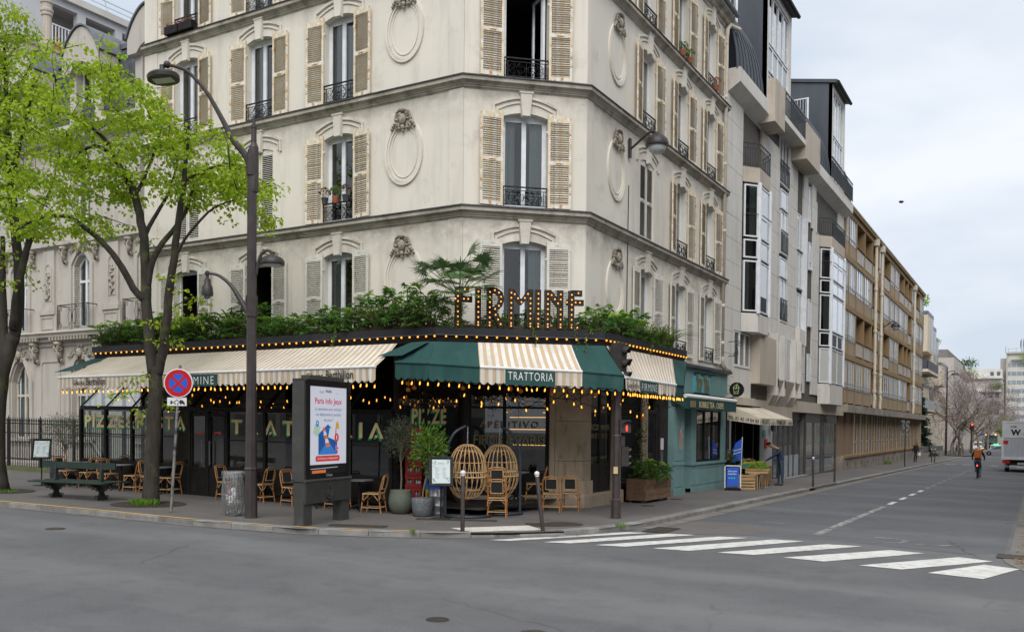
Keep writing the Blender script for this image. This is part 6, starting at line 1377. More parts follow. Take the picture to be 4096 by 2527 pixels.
class Leaves:
    def __init__(s):s.v=[];s.f=[];s.r=[]
    def leaf(s,c,d,n,L,W,q,fold=.25):
        d=d.normalized();sd=d.cross(n)
        if sd.length < 1e-4:sd=d.cross(V((.3,.5,.8)))
        sd.normalize();n=sd.cross(d);k=len(s.v)
        s.v += [tuple(c),tuple(c+d*L*.3+sd*W*.5+n*W*fold),tuple(c+d*L*.75+sd*W*.33+n*W*fold*.6),tuple(c+d*L-n*L*.12),tuple(c+d*L*.75-sd*W*.33+n*W*fold*.6),tuple(c+d*L*.3-sd*W*.5+n*W*fold),tuple(c+d*L*.5)]
        s.f += [(k,k+1,k+6),(k+1,k+2,k+6),(k+2,k+3,k+6),(k+3,k+4,k+6),(k+4,k+5,k+6),(k+5,k,k+6)];s.r += [q]*6
    def slim(s,c,d,n,L,W,q):
        d=d.normalized();sd=d.cross(n)
        if sd.length < 1e-4:sd=d.cross(V((.3,.5,.8)))
        sd.normalize();k=len(s.v);s.v += [tuple(c),tuple(c+d*L*.5+sd*W*.5),tuple(c+d*L),tuple(c+d*L*.5-sd*W*.5)];s.f += [(k,k+1,k+2),(k,k+2,k+3)];s.r += [q]*2
    def palmate(s,c,d,n,r,q,lobes=7):
        d=d.normalized();sd=d.cross(n)
        if sd.length < 1e-4:sd=d.cross(V((.3,.5,.8)))
        sd.normalize();n=sd.cross(d);k=len(s.v);s.v.append(tuple(c));m=lobes*2+1
        for i in range(m):
            a=-2.25+4.5*i/(m-1);rr=r*(1.0-.18*abs(a)/2.25) if i % 2 else r*.42
            p=c+(d*cos(a)+sd*sin(a))*rr-n*r*(.25 if i % 2 else -.04);s.v.append(tuple(p))
        for i in range(m-1):s.f.append((k,k+1+i,k+2+i));s.r.append(q)
    def build(s,name,m,parent=None):
        off=V((0,0,0));p=parent
        while p is not None:off += p.location;p=p.parent
        me=bpy.data.meshes.new(name);me.from_pydata([(a-off.x,b-off.y,c-off.z) for a,b,c in s.v],[],s.f);me.materials.append(MT[m])
        me.attributes.new('rnd','FLOAT','FACE').data.foreach_set('value',s.r);me.update()
        return link(name,me,parent)
def crown_tree(label,base,x0,y0,ppm,limbs,clus,lsize,nl,name='linden_tree',m='linden_leaf'):
    base=V(base);t=thing(name,label,'tree',tuple(base))
    U=lambda q:base+CAMR*((q[0]-x0)/ppm)+Z_*((y0-q[1])/ppm)+CAMF*(q[2] if len(q) > 2 else 0)
    tr=MB();nodes_=[]
    for li,lb in enumerate(limbs):
        P=[U(q) for q in lb];rs=[q[3] for q in lb];Q=[];RR=[]
        for i in range(len(P)-1):
            for k in range(3):
                f=k/3;a=P[max(i-1,0)];b=P[i];c=P[i+1];d=P[min(i+2,len(P)-1)]
                p=.5*((2*b)+(c-a)*f+(2*a-5*b+4*c-d)*f*f+(3*b-a-3*c+d)*f**3);Q.append(p+rv(.008));RR.append(rs[i]+(rs[i+1]-rs[i])*f)
        Q.append(P[-1]);RR.append(rs[-1])
        if li == 0:Q[0]=Q[0]-Z_*.12;RR[0] *= 1.18;RR[1] *= 1.05
        tr.tube(Q,RR,10 if li < 3 else 7)
        if li:nodes_ += Q[3:]
        else:nodes_ += Q[-2:]
    tr.build('trunk','bark',t,smooth=True)
    cs=[]
    for (cx,cy,rx,ry,n) in clus:
        for i in range(n):
            a=rn()*2*pi;r=sqrt(rn());cs.append(U((cx+rx*r*cos(a),cy+ry*r*sin(a),random.gauss(0,1.0))))
    cs.sort(key=lambda p:min((p-q).length for q in nodes_));tw=MB();LV=Leaves();grown=list(nodes_)
    for c in cs:
        q=min(grown,key=lambda g:(g-c).length+.6*max(0,g.z-c.z));mid=(q+c)/2+rv(.06)+Z_*.05*(c-q).length;L=(c-q).length
        tw.tube([q,mid,c],[.006+.008*min(L,1.2),.006+.003*L,.003],4,cap=False);grown += [mid,c]
        sh=rn()
        for k in range(nl):
            f=rn()**.6;p0=q+(mid-q)*(2*f) if f < .5 else mid+(c-mid)*(2*f-1)
            if L > .8 and f < .45:p0=mid+(c-mid)*rn()
            d=rv(1);d.z=d.z*.5-.35;d.normalize();p=p0+V((d.x,d.y,d.z*.6))*random.uniform(.03,.3);n=(Z_+rv(.45)).normalized();s=lsize*random.uniform(.65,1.15)
            LV.leaf(p,(d+Z_*-.25),n,s,s*.92,min(1,max(0,.5*sh+.5*rn()+.12)))
    tag(tw.build('twigs','bark',t),kind='stuff');LV.build('crown',m,t)
    return t
crown_tree('forked linden with bright spring leaves standing between the bench and the no stopping sign',gp(-18.63,14.49),358,1205,98.5,[
    [(358,1207,0,.205),(362,1100,0,.18),(368,1000,0,.172),(372,930,0,.172),(371,875,0,.15)],
    [(368,900,0,.14),(354,800,0,.128),(347,720,.05,.125),(344,640,.1,.118),(338,570,.1,.108),(326,510,.15,.098),(312,465,.2,.088),(292,425,.3,.078),(265,385,.4,.066),(235,352,.5,.055),(200,338,.5,.045),(160,352,.6,.03)],
    [(374,900,0,.12),(392,840,-.1,.115),(402,780,-.2,.108),(415,700,-.3,.1),(430,620,-.4,.09),(445,530,-.5,.078),(455,450,-.5,.064),(465,390,-.6,.045),(470,340,-.6,.025)],
    [(347,690,.05,.085),(358,640,0,.08),(376,590,.1,.07),(402,550,.2,.06),(430,505,.3,.05),(446,450,.3,.038),(470,400,.4,.02)],
    [(345,720,0,.095),(322,690,-.1,.085),(300,645,-.2,.08),(270,600,-.3,.07),(235,565,-.4,.06),(195,537,-.5,.052),(150,532,-.6,.044),(110,545,-.6,.033),(75,570,-.7,.018)],
    [(265,385,.4,.05),(240,330,.2,.045),(200,300,0,.038),(165,285,-.2,.028),(130,292,-.3,.015)],[(338,570,.1,.06),(352,520,.3,.05),(372,470,.5,.04),(395,400,.6,.03),(405,340,.6,.016)],[(312,465,.2,.05),(330,400,.5,.04),(352,320,.6,.03),(365,240,.7,.015)],
    [(455,450,-.5,.04),(500,420,-.4,.033),(550,400,-.3,.025),(600,410,-.2,.015)],[(430,620,-.4,.04),(480,560,-.6,.033),(540,510,-.7,.024),(600,490,-.7,.014)]],
    [(250,205,70,50,34),(160,290,100,70,55),(300,280,110,70,60),(410,330,80,70,42),(510,390,80,55,48),(590,420,50,55,34),(500,470,90,45,30),(150,420,120,70,62),(240,400,110,70,50),(110,530,100,38,30),(225,530,60,40,14),(340,420,90,60,26),(615,500,30,45,14),(345,955,28,45,7),(388,770,22,50,7),(420,680,18,30,4),(300,180,60,35,12),(430,430,90,60,18)],.105,21)
crown_tree('leftmost linden leaning over the pavement, cut by the picture edge',gp(-24.4,14.15),6,1180,88.4,[
    [(6,1182,0,.25),(-2,1080,0,.215),(4,960,0,.205),(20,870,0,.2),(36,805,.1,.18)],
    [(34,820,.1,.16),(44,740,.2,.14),(45,660,.2,.13),(43,580,.1,.12),(40,500,0,.11),(36,430,0,.1),(30,350,0,.085),(24,270,.1,.07),(18,190,.1,.05),(15,110,.1,.03)],
    [(40,790,0,.12),(62,690,-.2,.1),(82,625,-.3,.09),(104,572,-.4,.075),(125,545,-.5,.05),(150,528,-.5,.03)],[(18,870,0,.12),(2,760,.3,.1),(-6,650,.4,.08),(-10,560,.5,.06)],
    [(43,580,.1,.06),(80,520,.3,.05),(110,450,.4,.035),(125,400,.4,.02)],[(36,430,0,.06),(70,340,-.2,.05),(95,260,-.3,.035),(105,200,-.3,.02)],[(24,270,.1,.04),(60,180,.2,.03),(90,110,.3,.016)],[(30,350,0,.05),(-20,260,.2,.04),(-50,190,.3,.02)]],
    [(30,40,45,45,34),(15,120,55,55,40),(60,190,60,45,34),(20,280,75,60,52),(70,360,80,60,52),(25,440,75,55,48),(60,520,70,40,30),(95,225,45,30,16),(8,610,22,35,9),(-40,150,60,120,50),(-40,400,60,120,60),(40,690,14,20,4),(60,60,45,30,10),(100,560,40,20,10)],.105,20)
# ---- roof planter
mat('planter_wood',(.07,.045,.03),(.05,.032,.022),scale=4,rough=.8)
PB=thing('roof_planter','long dark timber planter box behind the canopy fascia','planter',(-18,17.4,4.15));MB().box(-24.3,-12.2,17.2,17.75,4.15,4.42).build('box_side','planter_wood',PB)
PB2=thing('roof_planter','dark timber planter box behind the marquee letters and down the side street','planter',(-10,20,4.15));MB().add([(x,y,z) for z in (4.15,4.42) for x,y in ((-11.8,17.5),(-9.15,19.75),(-9.15,24.9),(-9.6,24.9),(-9.6,20.1),(-12.0,18.0))],[(0,1,7,6),(1,2,8,7),(2,3,9,8),(3,4,10,9),(4,5,11,10),(5,0,6,11),tuple(range(6,12))]).build('box_side','planter_wood',PB2)
def fatsia(seed,h,r,n,light):
    random.seed(seed);st=MB();A=Leaves();B_=Leaves()
    for i in range(n):
        a=rn()*2*pi;rr=r*sqrt(rn());z=h*(.1+.9*rn())*(1-.25*rr/r);p=V((rr*cos(a),rr*sin(a),z));o=V((cos(a),sin(a),0))
        if i % 3 == 0:st.tube([V((rr*.3*cos(a),rr*.3*sin(a),0)),p*.6+Z_*.1,p],[.012,.009,.005],4)
        d=(o+rv(.3)+Z_*.1).normalized();n_=(Z_*1.0+o*.35+rv(.25)).normalized();s=random.uniform(.10,.17)
        (B_ if z > h*(.86-light) and rn() < .7 else A).palmate(p,d,n_,s,rn())
    return st,A,B_
FAT=[]
for k,(h,r,n,li) in enumerate(((.85,.5,95,.05),(.72,.52,95,.2),(1.0,.42,80,.1),(.6,.5,80,.0))):
    st,A,B_=fatsia(100+k,h,r,n,li);a=Leaves.build(A,'foliage','fatsia_leaf');b=Leaves.build(B_,'young_foliage','lime_leaf') if B_.v else None;s=st.build('stems','stem');FAT.append((a.data,b.data if b else None,s.data))
    for o in (a,b,s):
        if o:bpy.data.objects.remove(o)
def put_fatsia(k,loc,rz,sc,label,group='fatsia shrubs in the roof planters'):
    t=thing('fatsia_shrub',label,'shrub',loc,rz,group);t.scale=(sc,sc,sc);a,b,s=FAT[k];link('foliage',a,t);link('stems',s,t)
    if b:link('young_foliage',b,t)
    return t
random.seed(21)
ORD=[a+b for a,b in zip(['first','second','third','fourth','fifth','sixth','seventh','eighth','ninth','tenth','eleventh','twelfth','thirteenth','fourteenth','fifteenth','sixteenth','seventeenth','eighteenth','nineteenth','twentieth']+['twenty '+q for q in ('first','second','third','fourth','fifth')],['']*25)]
LBF='fatsia shrub with lobed green leaves in the long roof planter over the veranda'
for i in range(25):
    x=-24.1+i*.485;put_fatsia(random.choice((0,1,1,2,3,0)),(x+random.uniform(-.1,.1),17.42+random.uniform(-.12,.15),4.3),rn()*6,random.uniform(.8,1.3),ORD[i]+' fatsia from the left in the roof planter over the veranda')
for i,s in enumerate((.15,.45,.72)):p=FO+ft*(1.0+s*3.2)-fn*.45;put_fatsia((3,0,3)[i],(p.x,p.y,4.3),rn()*6,.8,'fatsia shrub behind the marquee letters','fatsia shrubs behind the letters')
for i in range(8):put_fatsia(random.choice((0,1,1,2)),(-9.35+random.uniform(-.1,.1),19.9+i*.5,4.3),rn()*6,random.uniform(.75,1.05)*(1 if i < 6 else .8),ORD[i]+' fatsia from the letters along the side street roof planter','fatsia shrubs right of the letters')
def grass_clump(loc,n,h,label,m='grass_blade',sp=.5):
    L=Leaves();loc=V(loc)
    for i in range(n):
        a=rn()*2*pi;d=V((cos(a),sin(a),0));p=loc+d*rn()*.08;hh=h*random.uniform(.6,1.1);w_=random.uniform(.012,.022);q0=p;out=random.uniform(.15,sp)*hh;q=rn();sd=V((-d.y,d.x,0))*w_
        pts=[p+d*out*(f**2)*1.6+Z_*hh*(f-.45*f**3*(out/hh+.3)) for f in (0,.35,.7,1)]
        for u,v_ in zip(pts,pts[1:]):
            k=len(L.v);L.v += [tuple(u-sd),tuple(u+sd),tuple(v_+sd*.6),tuple(v_-sd*.6)];L.f.append((k,k+1,k+2,k+3));L.r.append(q)
    o=L.build('ornamental_grass',m);return tag(o,label,'grass plant','ornamental grasses in the roof planters')
GL_='arching ornamental grass among the fatsias on the canopy'
for x in (-24.3,-23.6,-22.9,-21.4,-20.5,-13.9,-12.7):grass_clump((x,17.3,4.32),70,random.uniform(.7,1.0),GL_,sp=.9)
for x in (-22.3,-20.9,-19.2):grass_clump((x,17.6,4.32),26,1.05,'upright bronze cordyline spikes in the roof planter','bronze_leaf',.35)
for y in (21.6,22.9,23.8,24.4):grass_clump((-9.1,y,4.3),75,.75,'arching grass spilling over the side street canopy edge',sp=1.0)
for s in (1.7,2.9):p=FO+ft*s-fn*.2;grass_clump((p.x,p.y,4.32),22,.6,'pale arching grass between the marquee letters',sp=.8)
# round box shrub, trailing ivy, fan palm
def blob(c,rx,ry,rz,n,L,W,m,name,label,cat,parent=None,group=None,shell=.55,slim=False,lump=.18):
    LV=Leaves();c=V(c);ph=[rn()*6 for _ in range(6)]
    for i in range(n):
        d=rv(1).normalized();k=1+lump*sin(d.x*4+ph[0])*sin(d.y*4+ph[1])+lump*sin(d.z*6+ph[2]+d.x*3);r=(shell+(1-shell)*rn())*k
        p=c+V((d.x*rx,d.y*ry,d.z*rz))*r;(LV.slim if slim else LV.leaf)(p,d+rv(.6),(Z_+rv(.6)).normalized(),L*random.uniform(.6,1.2),W*random.uniform(.7,1.2),min(1,max(0,rn()*.7+.3*(d.z*.5+.5))))
    o=LV.build(name,m,parent)
    if label:tag(o,label,cat,group)
    return o
blob((-12.05,17.42,4.62),.52,.42,.42,3600,.035,.022,'box_leaf','box_shrub','dense rounded small leaved shrub at the left of the marquee letters','shrub',shell=.75)
for k,s in enumerate((.6,1.3,2.2,3.1)):p=FO+ft*s-fn*.2;blob((p.x,p.y,4.42),.35,.3,.16,900,.035,.022,'box_leaf','low_shrub','low small leaved ground cover at the foot of the marquee letters','shrub',group='ground cover under the letters',shell=.5)
def trailer(p,L,label,n=60):
    LV=Leaves();p=V(p);pts=[p]
    while (pts[-1]-p).length < L:pts.append(pts[-1]+V((random.gauss(0,.03),random.gauss(0,.03),-.08)))
    t=thing('trailing_vine',label,'vine',tuple(p));MB().tube(pts,.004,4).build('stem','stem',t)
    for i in range(n):q=random.choice(pts);LV.leaf(q+rv(.02),rv(1)-Z_*.4,(Z_+rv(.7)).normalized(),.04,.03,rn())
    LV.build('leaves','citrus_leaf',t)
for i,(s,L) in enumerate(((2.25,.75),(3.3,.9),(3.65,.6))):trailer(FO+fn*.31+ft*s+Z_*4.35,L,'thin vine trailing over the fascia below the letters, %s' % ('leftmost','middle','rightmost')[i])
trailer((-14.9,16.93,4.4),.35,'short vine trailing over the fascia above the long awning',80);trailer((-8.82,22.4,4.35),.7,'vine trailing over the side street fascia',50)
blob((-9.15,23.2,4.35),.3,1.5,.25,1500,.05,.035,'citrus_leaf','trailing_shrub','leafy shrub hanging over the side street canopy edge','shrub',shell=.3);blob((-18.2,17.2,4.38),5.5,.18,.16,2600,.045,.03,'box_leaf','trailing_shrub','small leaved edging plants along the long roof planter','shrub',shell=.2)
PT=thing('fan_palm','fan palm with dark spiky fronds rising left of the marquee letters','palm',(-11.85,17.75,4.3));tp=MB().tube([(-11.85,17.75,4.3),(-11.83,17.75,5.05)],[.09,.07],8);pl_=Leaves();st=MB();C0=V((-11.83,17.75,5.1));random.seed(5)
for i in range(26):
    a=i*2.4+rn()*.5;el=random.uniform(-.25,1.3);d=V((cos(a)*cos(el),sin(a)*cos(el),sin(el)));L=random.uniform(.45,.95);e=C0+d*L+Z_*.12;st.tube([C0,C0+d*L*.5+Z_*.1,e],[.012,.01,.008],4);side=d.cross(Z_).normalized();upv=side.cross(d)
    for k in range(26):
        f=-1.75+3.5*k/25;dd=(d*cos(f)+side*sin(f)).normalized();ln=random.uniform(.42,.56);q0=e;nn=upv;sd=dd.cross(nn).normalized()*.017;tipd=-Z_*.07-nn*.02;kk=len(pl_.v);m1=q0+dd*ln*.5+upv*.015;pl_.v += [tuple(q0),tuple(m1+sd),tuple(m1-sd),tuple(q0+dd*ln+tipd)];pl_.f += [(kk,kk+1,kk+2),(kk+1,kk+3,kk+2)];q=rn();pl_.r += [q,q]
tp.build('trunk','pale_bark',PT,smooth=True);st.build('stalks','stem',PT);pl_.build('fronds','palm_leaf',PT)
# ---- potted plants on the pavement
mat('green_glaze',(.13,.15,.12),(.1,.115,.09),scale=3,rough=.6);mat('grey_weave',(.16,.17,.18),(.09,.095,.1),scale=25,rough=.8,bump=.8,bscale=40);mat('dark_pot',(.04,.04,.045),(.06,.06,.065),scale=3,rough=.6);mat('urn_stone',(.13,.1,.085),(.09,.07,.06),scale=4,rough=.9);mat('soil',(.03,.022,.016),rough=1)
def potted(label,loc,prof,pm,stem_h,crown,m,leaf,n,slim,stemm='grey_stem',name='potted_tree',sr=.022):
    t=thing(name,label,'potted plant',loc);o=V(loc);MB().lathe(prof,28,o).build('pot',pm,t,smooth=True);MB().lathe([(prof[-1][0]*.98,prof[-1][1]-.05),(0,prof[-1][1]-.045)],20,o).build('soil','soil',t)
    st=MB();z0=prof[-1][1]-.06;top=V((crown[0],crown[1],crown[2]));st.tube([o+Z_*z0,o+V((.01,.02,stem_h*.6)),o+V((top.x*.6,top.y*.6,stem_h)),o+top],[sr,sr*.9,sr*.8,sr*.3],7)
    for i in range(14):d=rv(1).normalized();d.z=abs(d.z)*.6;st.tube([o+V((top.x*.6,top.y*.6,stem_h*random.uniform(.85,1.1))),o+top+V((d.x*crown[3],d.y*crown[3],(d.z-.2)*crown[4]))*.7],[sr*.45,sr*.12],4)
    st.build('stem',stemm,t);LV=Leaves();ph=[rn()*6 for _ in range(4)]
    for i in range(n):
        d=rv(1).normalized();k=1+.22*sin(d.x*5+ph[0])*sin(d.z*5+ph[1])+.15*sin(d.y*7+ph[2]);p=o+top+V((d.x*crown[3],d.y*crown[3],d.z*crown[4]))*k*(.25+.75*rn()**.7);(LV.slim if slim else LV.leaf)(p,(d+Z_*.5+rv(.5)),(Z_+rv(.7)).normalized(),leaf*random.uniform(.7,1.2),leaf*(.22 if slim else .5),rn())
    LV.build('foliage',m,t);return t
PP1=[(.16,0),(.2,.02),(.265,.15),(.285,.28),(.27,.42),(.245,.53),(.25,.555),(.225,.555),(.22,.5)]
potted('olive tree in a large grey green pot beside the bottle crates',gp(-12.9,16.95),PP1,'green_glaze',1.35,(0,0,1.78,.4,.5),'olive_leaf',.06,3400,True)
PP2=[(.17,0),(.2,.02),(.235,.18),(.245,.32),(.24,.42),(.22,.425),(.215,.38)]
potted('citrus tree with glossy leaves in a woven grey pot',gp(-12.15,16.78),PP2,'grey_weave',.95,(.12,.1,1.55,.42,.55),'citrus_leaf',.1,760,False)
PP3=[(.3,0),(.36,.03),(.44,.2),(.46,.38),(.43,.55),(.38,.68),(.35,.68),(.34,.6)]
potted('bushy olive tree in a wide dark bowl left of the veranda',gp(-26.0,17.15),PP3,'dark_pot',1.1,(0,0,1.65,.72,.55),'olive_leaf',.065,3400,True)
PP4=[(.16,0),(.2,.03),(.12,.1),(.12,.14),(.22,.25),(.27,.4),(.26,.48),(.31,.52),(.31,.56),(.27,.56),(.25,.5)]
potted('photinia shrub in a dark stone urn behind the menu stand',gp(-12.35,18.75),PP4,'urn_stone',.6,(.1,0,1.1,.42,.38),'bronze_leaf',.06,800,False)
PL=thing('wooden_planter','plank planter box on small feet by the street door','planter',gp(-10.0,25.3));mat('plank_wood',(.17,.1,.06),(.11,.065,.04),scale=3,rough=.8,stretch=(1,.3,4),rnd=.15,c3=(.22,.16,.11),scale3=2);z0=gz(-10,25.3)+.08
for k in range(4):MB().box(-9.72,-9.68,24.28,26.3,z0+k*.155,z0+k*.155+.15).build('plank','plank_wood',PL);MB().box(-10.3,-10.26,24.28,26.3,z0+k*.155,z0+k*.155+.15).build('plank','plank_wood',PL)
for k in range(3):MB().box(-10.26+k*.182,-10.08+k*.182,24.26,24.3,z0,z0+.62).build('plank','plank_wood',PL);MB().box(-10.26+k*.182,-10.08+k*.182,26.28,26.32,z0,z0+.62).build('plank','plank_wood',PL)
for x,y in ((-9.8,24.4),(-10.2,24.4),(-9.8,26.15),(-10.2,26.15)):MB().box(x-.05,x+.05,y-.05,y+.05,z0-.08,z0).build('foot','plank_wood',PL)
MB().quad((-10.28,24.3,z0+.55),(-9.7,24.3,z0+.55),(-9.7,26.28,z0+.55),(-10.28,26.28,z0+.55)).build('soil','soil',PL)
put_fatsia(0,(-9.95,24.9,z0+.5),.5,.95,'fatsia growing in the wooden planter, nearer of the two','fatsias in the wooden planter');put_fatsia(1,(-9.95,25.6,z0+.5),2.5,.95,'fatsia growing in the wooden planter, farther of the two','fatsias in the wooden planter')
random.seed(77)
IV=Leaves()
for i in range(260):IV.leaf(V((-10.38+random.gauss(0,.05),25.6+random.gauss(0,.18),random.uniform(.4,2.0))),rv(1)-Z_*.3,(X_+rv(.5)).normalized(),.06,.05,rn())
tag(IV.build('climbing_ivy','box_leaf'),'ivy climbing the wall above the wooden planter','ivy')
# flower pots on sills
def sillpot(x,y,z,r,pm,label,m='citrus_leaf',n=90,h=.2,pink=False):
    t=thing('window_pot',label,'flower pot',(x,y,z));MB().lathe([(r*.7,0),(r,.16),(r*1.05,.16),(r*1.05,.19),(r*.9,.19)],12,(x,y,z)).build('pot',pm,t);LV=Leaves()
    for i in range(n):d=rv(1).normalized();LV.leaf(V((x,y,z+.25))+V((d.x*r*1.4,d.y*r*1.4,abs(d.z)*h)),d+Z_,(Z_+rv(.6)).normalized(),.06,.035,rn())
    LV.build('foliage',m,t)
for k,(dx,pm,m) in enumerate(((-.38,'dark_pot','bronze_leaf'),(.02,'terracotta','citrus_leaf'),(.38,'dark_pot','bronze_leaf'))):sillpot(-17.03+dx,19.3,Z2F+.5,.1,pm,('dark pot with dry heather on the middle left window rail','terracotta pot with green herb on the left window rail','dark pot with brown plant at the right of the left window rail')[k],m)
for k,x in enumerate((-23.65,-23.0)):
    t=thing('window_box','black window box with pink flowers at the top left window, %s' % ('left one','right one')[k],'window box',(x,19.2,Z4F));MB().box(x-.3,x+.3,19.12,19.32,Z4F,Z4F+.24).build('trough','black_paint',t);LV=Leaves()
    for i in range(50):LV.leaf(V((x+random.uniform(-.3,.3),19.2,Z4F+.26+rn()*.1)),rv(1)+Z_,Z_,.05,.04,rn())
    LV.build('flowers','blossom_pink' if 'blossom_pink' in MT else leafmat('blossom_pink',(.55,.08,.18),(.3,.3,.1),.2).name,t)
for k,y in enumerate((28.6,29.3)):sillpot(-10.3,y,Z4F+.03,.11,'terracotta','terracotta pot with succulents on the top side street window, %s' % ('nearer','farther')[k])
sillpot(-10.3,32.1,Z4F+.03,.13,'terracotta','terracotta pot with red flowers on the last top side street window','blossom_pink')
# ---- side street vegetation
YW=thing('yew_tree','dark conical yew growing behind the low garden wall','tree',gp(-12.0,112));o=V(gp(-12.0,112));MB().tube([o,o+Z_*6],[.2,.05],7).build('trunk','bark',YW);LV=Leaves()
for i in range(9000):
    z=8.6*rn()**1.3;r=1.65*(1-z/8.8)**.7*(1+.2*sin(z*5+1)+.15*sin(z*11));a=rn()*2*pi;q=r*(.5+.5*rn())*(1+.15*sin(a*5+z*2));LV.leaf(o+V((cos(a)*q,sin(a)*q,z+.1)),V((cos(a),sin(a),.3))+rv(.4),(Z_+rv(.5)).normalized(),.26,.14,rn())
LV.build('crown','yew_leaf',YW)
def bare_tree(seed,H):
    random.seed(seed);tr=MB();LV=Leaves()
    def grow(p,d,L,r,lev):
        n=4;pts=[p]
        for i in range(n):d=(d+rv(.13)+Z_*.03*(lev < 3)).normalized();pts.append(pts[-1]+d*L/n)
        tr.tube(pts,[r*(1-.45*i/n) for i in range(n+1)],8 if lev == 0 else 5 if lev < 3 else 3,cap=False)
        if lev >= 5:
            for i in range(4):LV.leaf(pts[-1]+rv(.25),rv(1),(Z_+rv(.8)).normalized(),.16,.12,rn())
            return
        k=4 if lev == 0 else 3
        for i in range(k):
            a=rn()*2*pi;s=V((cos(a),sin(a),random.uniform(.05,.75))).normalized() if lev == 0 else (d+rv(.62)).normalized();q=pts[-1] if i < 2 else pts[random.randint(2,n)];grow(q,(s*.85+d*.35).normalized(),L*random.uniform(.62,.85) if lev else H*.34,r*.55,lev+1)
    grow(V((0,0,-.1)),Z_,H*.36,.26,0);return tr,LV
BT=[]
for sd,H in ((3,9.5),(11,10)):tr,LV=bare_tree(sd,H);a=tr.build('trunk','pale_bark',smooth=True);b=LV.build('crown','blossom');BT.append((a.data,b.data));bpy.data.objects.remove(a);bpy.data.objects.remove(b)
random.seed(31)
for i,(x,y,s) in enumerate(((-10.2,138,1.0),(-9.6,147,1.05),(-10.1,157,1.0),(-9.6,168,1.0),(-10,180,1.0),(-9.6,194,.95),(-10,210,.95),(-9.6,228,.95))):
    t=thing('paulownia_tree','nearly bare tree with pinkish buds in the row along the side street, ' + ('nearest','second nearest','third','fourth','fifth','sixth','seventh','farthest')[i],'tree',gp(x,y),rn()*6,'row of nearly bare trees');t.scale=(s,s,s);a,b=BT[i % 2];link('trunk',a,t);link('crown',b,t)
blob(gp(-6.5,262,5.5),3,3,2.5,1800,.5,.4,'spring_leaf','crown',None,None);bpy.data.objects.remove(bpy.data.objects['crown.010']) if 'crown.010' in bpy.data.objects and False else None
for o in [o for o in bpy.data.objects if o.parent is None and o.name.startswith('crown')]:o.name='young_tree';tag(o,'bright green young tree before the viaduct','tree');MB().tube([gp(-6.5,262),gp(-6.5,262,5)],.15,6).build('trunk','bark',o);o.children[0].location=(0,0,0)
for k,(x,y,z,r,m,lb) in enumerate(((-14.6,137,20.0,1.5,'spring_leaf','bamboo clump on the highest terrace of the cream block'),(-15,150,16.2,1.2,'spring_leaf','left green shrub on the middle terrace of the cream block'),(-15.1,158,15.9,1.6,'spring_leaf','right green shrub on the middle terrace of the cream block'),(-14,232,17.5,2.2,'palm_leaf','dark green spreading tree on the far terrace'),(-14,226,14.6,2.6,'spring_leaf','yellow green shrub below the far terrace tree'),(-13.5,215,13.6,2.6,'blossom','brown bare shrubs on the grey terraces'),(.4,152,6.9,.8,'fatsia_leaf','plants on the ochre house balcony, lower'),(.4,155,10,.8,'fatsia_leaf','plants on the ochre house balcony, upper'),(-10.5,299,15,2.2,'fatsia_leaf','balcony greenery on the grey corner block'),(-3,311,24.2,3,'spring_leaf','roof terrace greenery on the tower'))):
    blob((x,y,z),r,r,r*.55,420,.42 if r > 1 else .2,.2 if r > 1 else .1,m,'terrace_shrub',lb,'shrub',shell=.2,slim=(k == 0))
HD=blob((0,0,0),1,1,1,3200,.3,.2,'grass','garden_lawn','bright green garden planting behind the low wall','hedge',shell=.2);HD.location=gp(-12.5,122,.6);HD.scale=(1.3,14,.7);HD['kind']='stuff'
# ================================================================ street furniture
mat('post_paint',(.045,.037,.036),(.06,.05,.047),scale=5,rough=.45,c3=(.09,.08,.075),scale3=12,lo3=.66,hi3=.72)
mat('lamp_iron',(.03,.027,.027),(.045,.04,.038),scale=6,rough=.4);mat('lamp_lens',(.5,.52,.5),(.42,.44,.43),scale=4,rough=.3);mat('white_plastic',(.7,.7,.7),(.62,.62,.62),rough=.35);mat('steel',(.42,.43,.44),(.33,.34,.35),scale=6,rough=.3,metal=.8)
mat('sign_red',(.5,.015,.02),(.44,.012,.018),rough=.35);mat('sign_blue',(.03,.11,.52),(.025,.09,.45),rough=.35);mat('galv',(.3,.3,.3),(.22,.22,.21),scale=7,rough=.5,metal=.5,c3=(.06,.05,.05),scale3=6,lo3=.5,hi3=.6)
U3=lambda b,dx,z,dw=0:V((b[0],b[1],0))+CAMR*dx+CAMF*dw+Z_*z
def octo(mb,c,r0,r1,z0,z1):return mb.lathe([(r0,z0),(r1,z1)],8,(c[0],c[1],0))
def arm(mb,pts,rs,n=8):
    Q=[];RR=[]
    for i in range(len(pts)-1):
        for k in range(4):
            f=k/4;a,b,c,d=pts[max(i-1,0)],pts[i],pts[i+1],pts[min(i+2,len(pts)-1)]
            Q.append(.5*((2*b)+(c-a)*f+(2*a-5*b+4*c-d)*f*f+(3*b-a-3*c+d)*f**3));RR.append(rs[i]+(rs[i+1]-rs[i])*f)
    Q.append(pts[-1]);RR.append(rs[-1]);return mb.tube(Q,RR,n)
lp=(-14.6,13.91);g0=gz(*lp)
LP=thing('street_lamp','tall dark brown street lamp with long curved arm before the veranda','street lamp',(lp[0],lp[1],g0))
mb=MB();octo(mb,lp,.135,.13,g0-.05,1.1);octo(mb,lp,.125,.105,1.1,3.0);octo(mb,lp,.105,.095,3.0,7.9);mb.build('post','post_paint',LP);MB().lathe([(.135,1.06),(.145,1.09),(.13,1.13)],8,(lp[0],lp[1],0)).build('collar','post_paint',LP)
sh_=V(CAMR)*.09
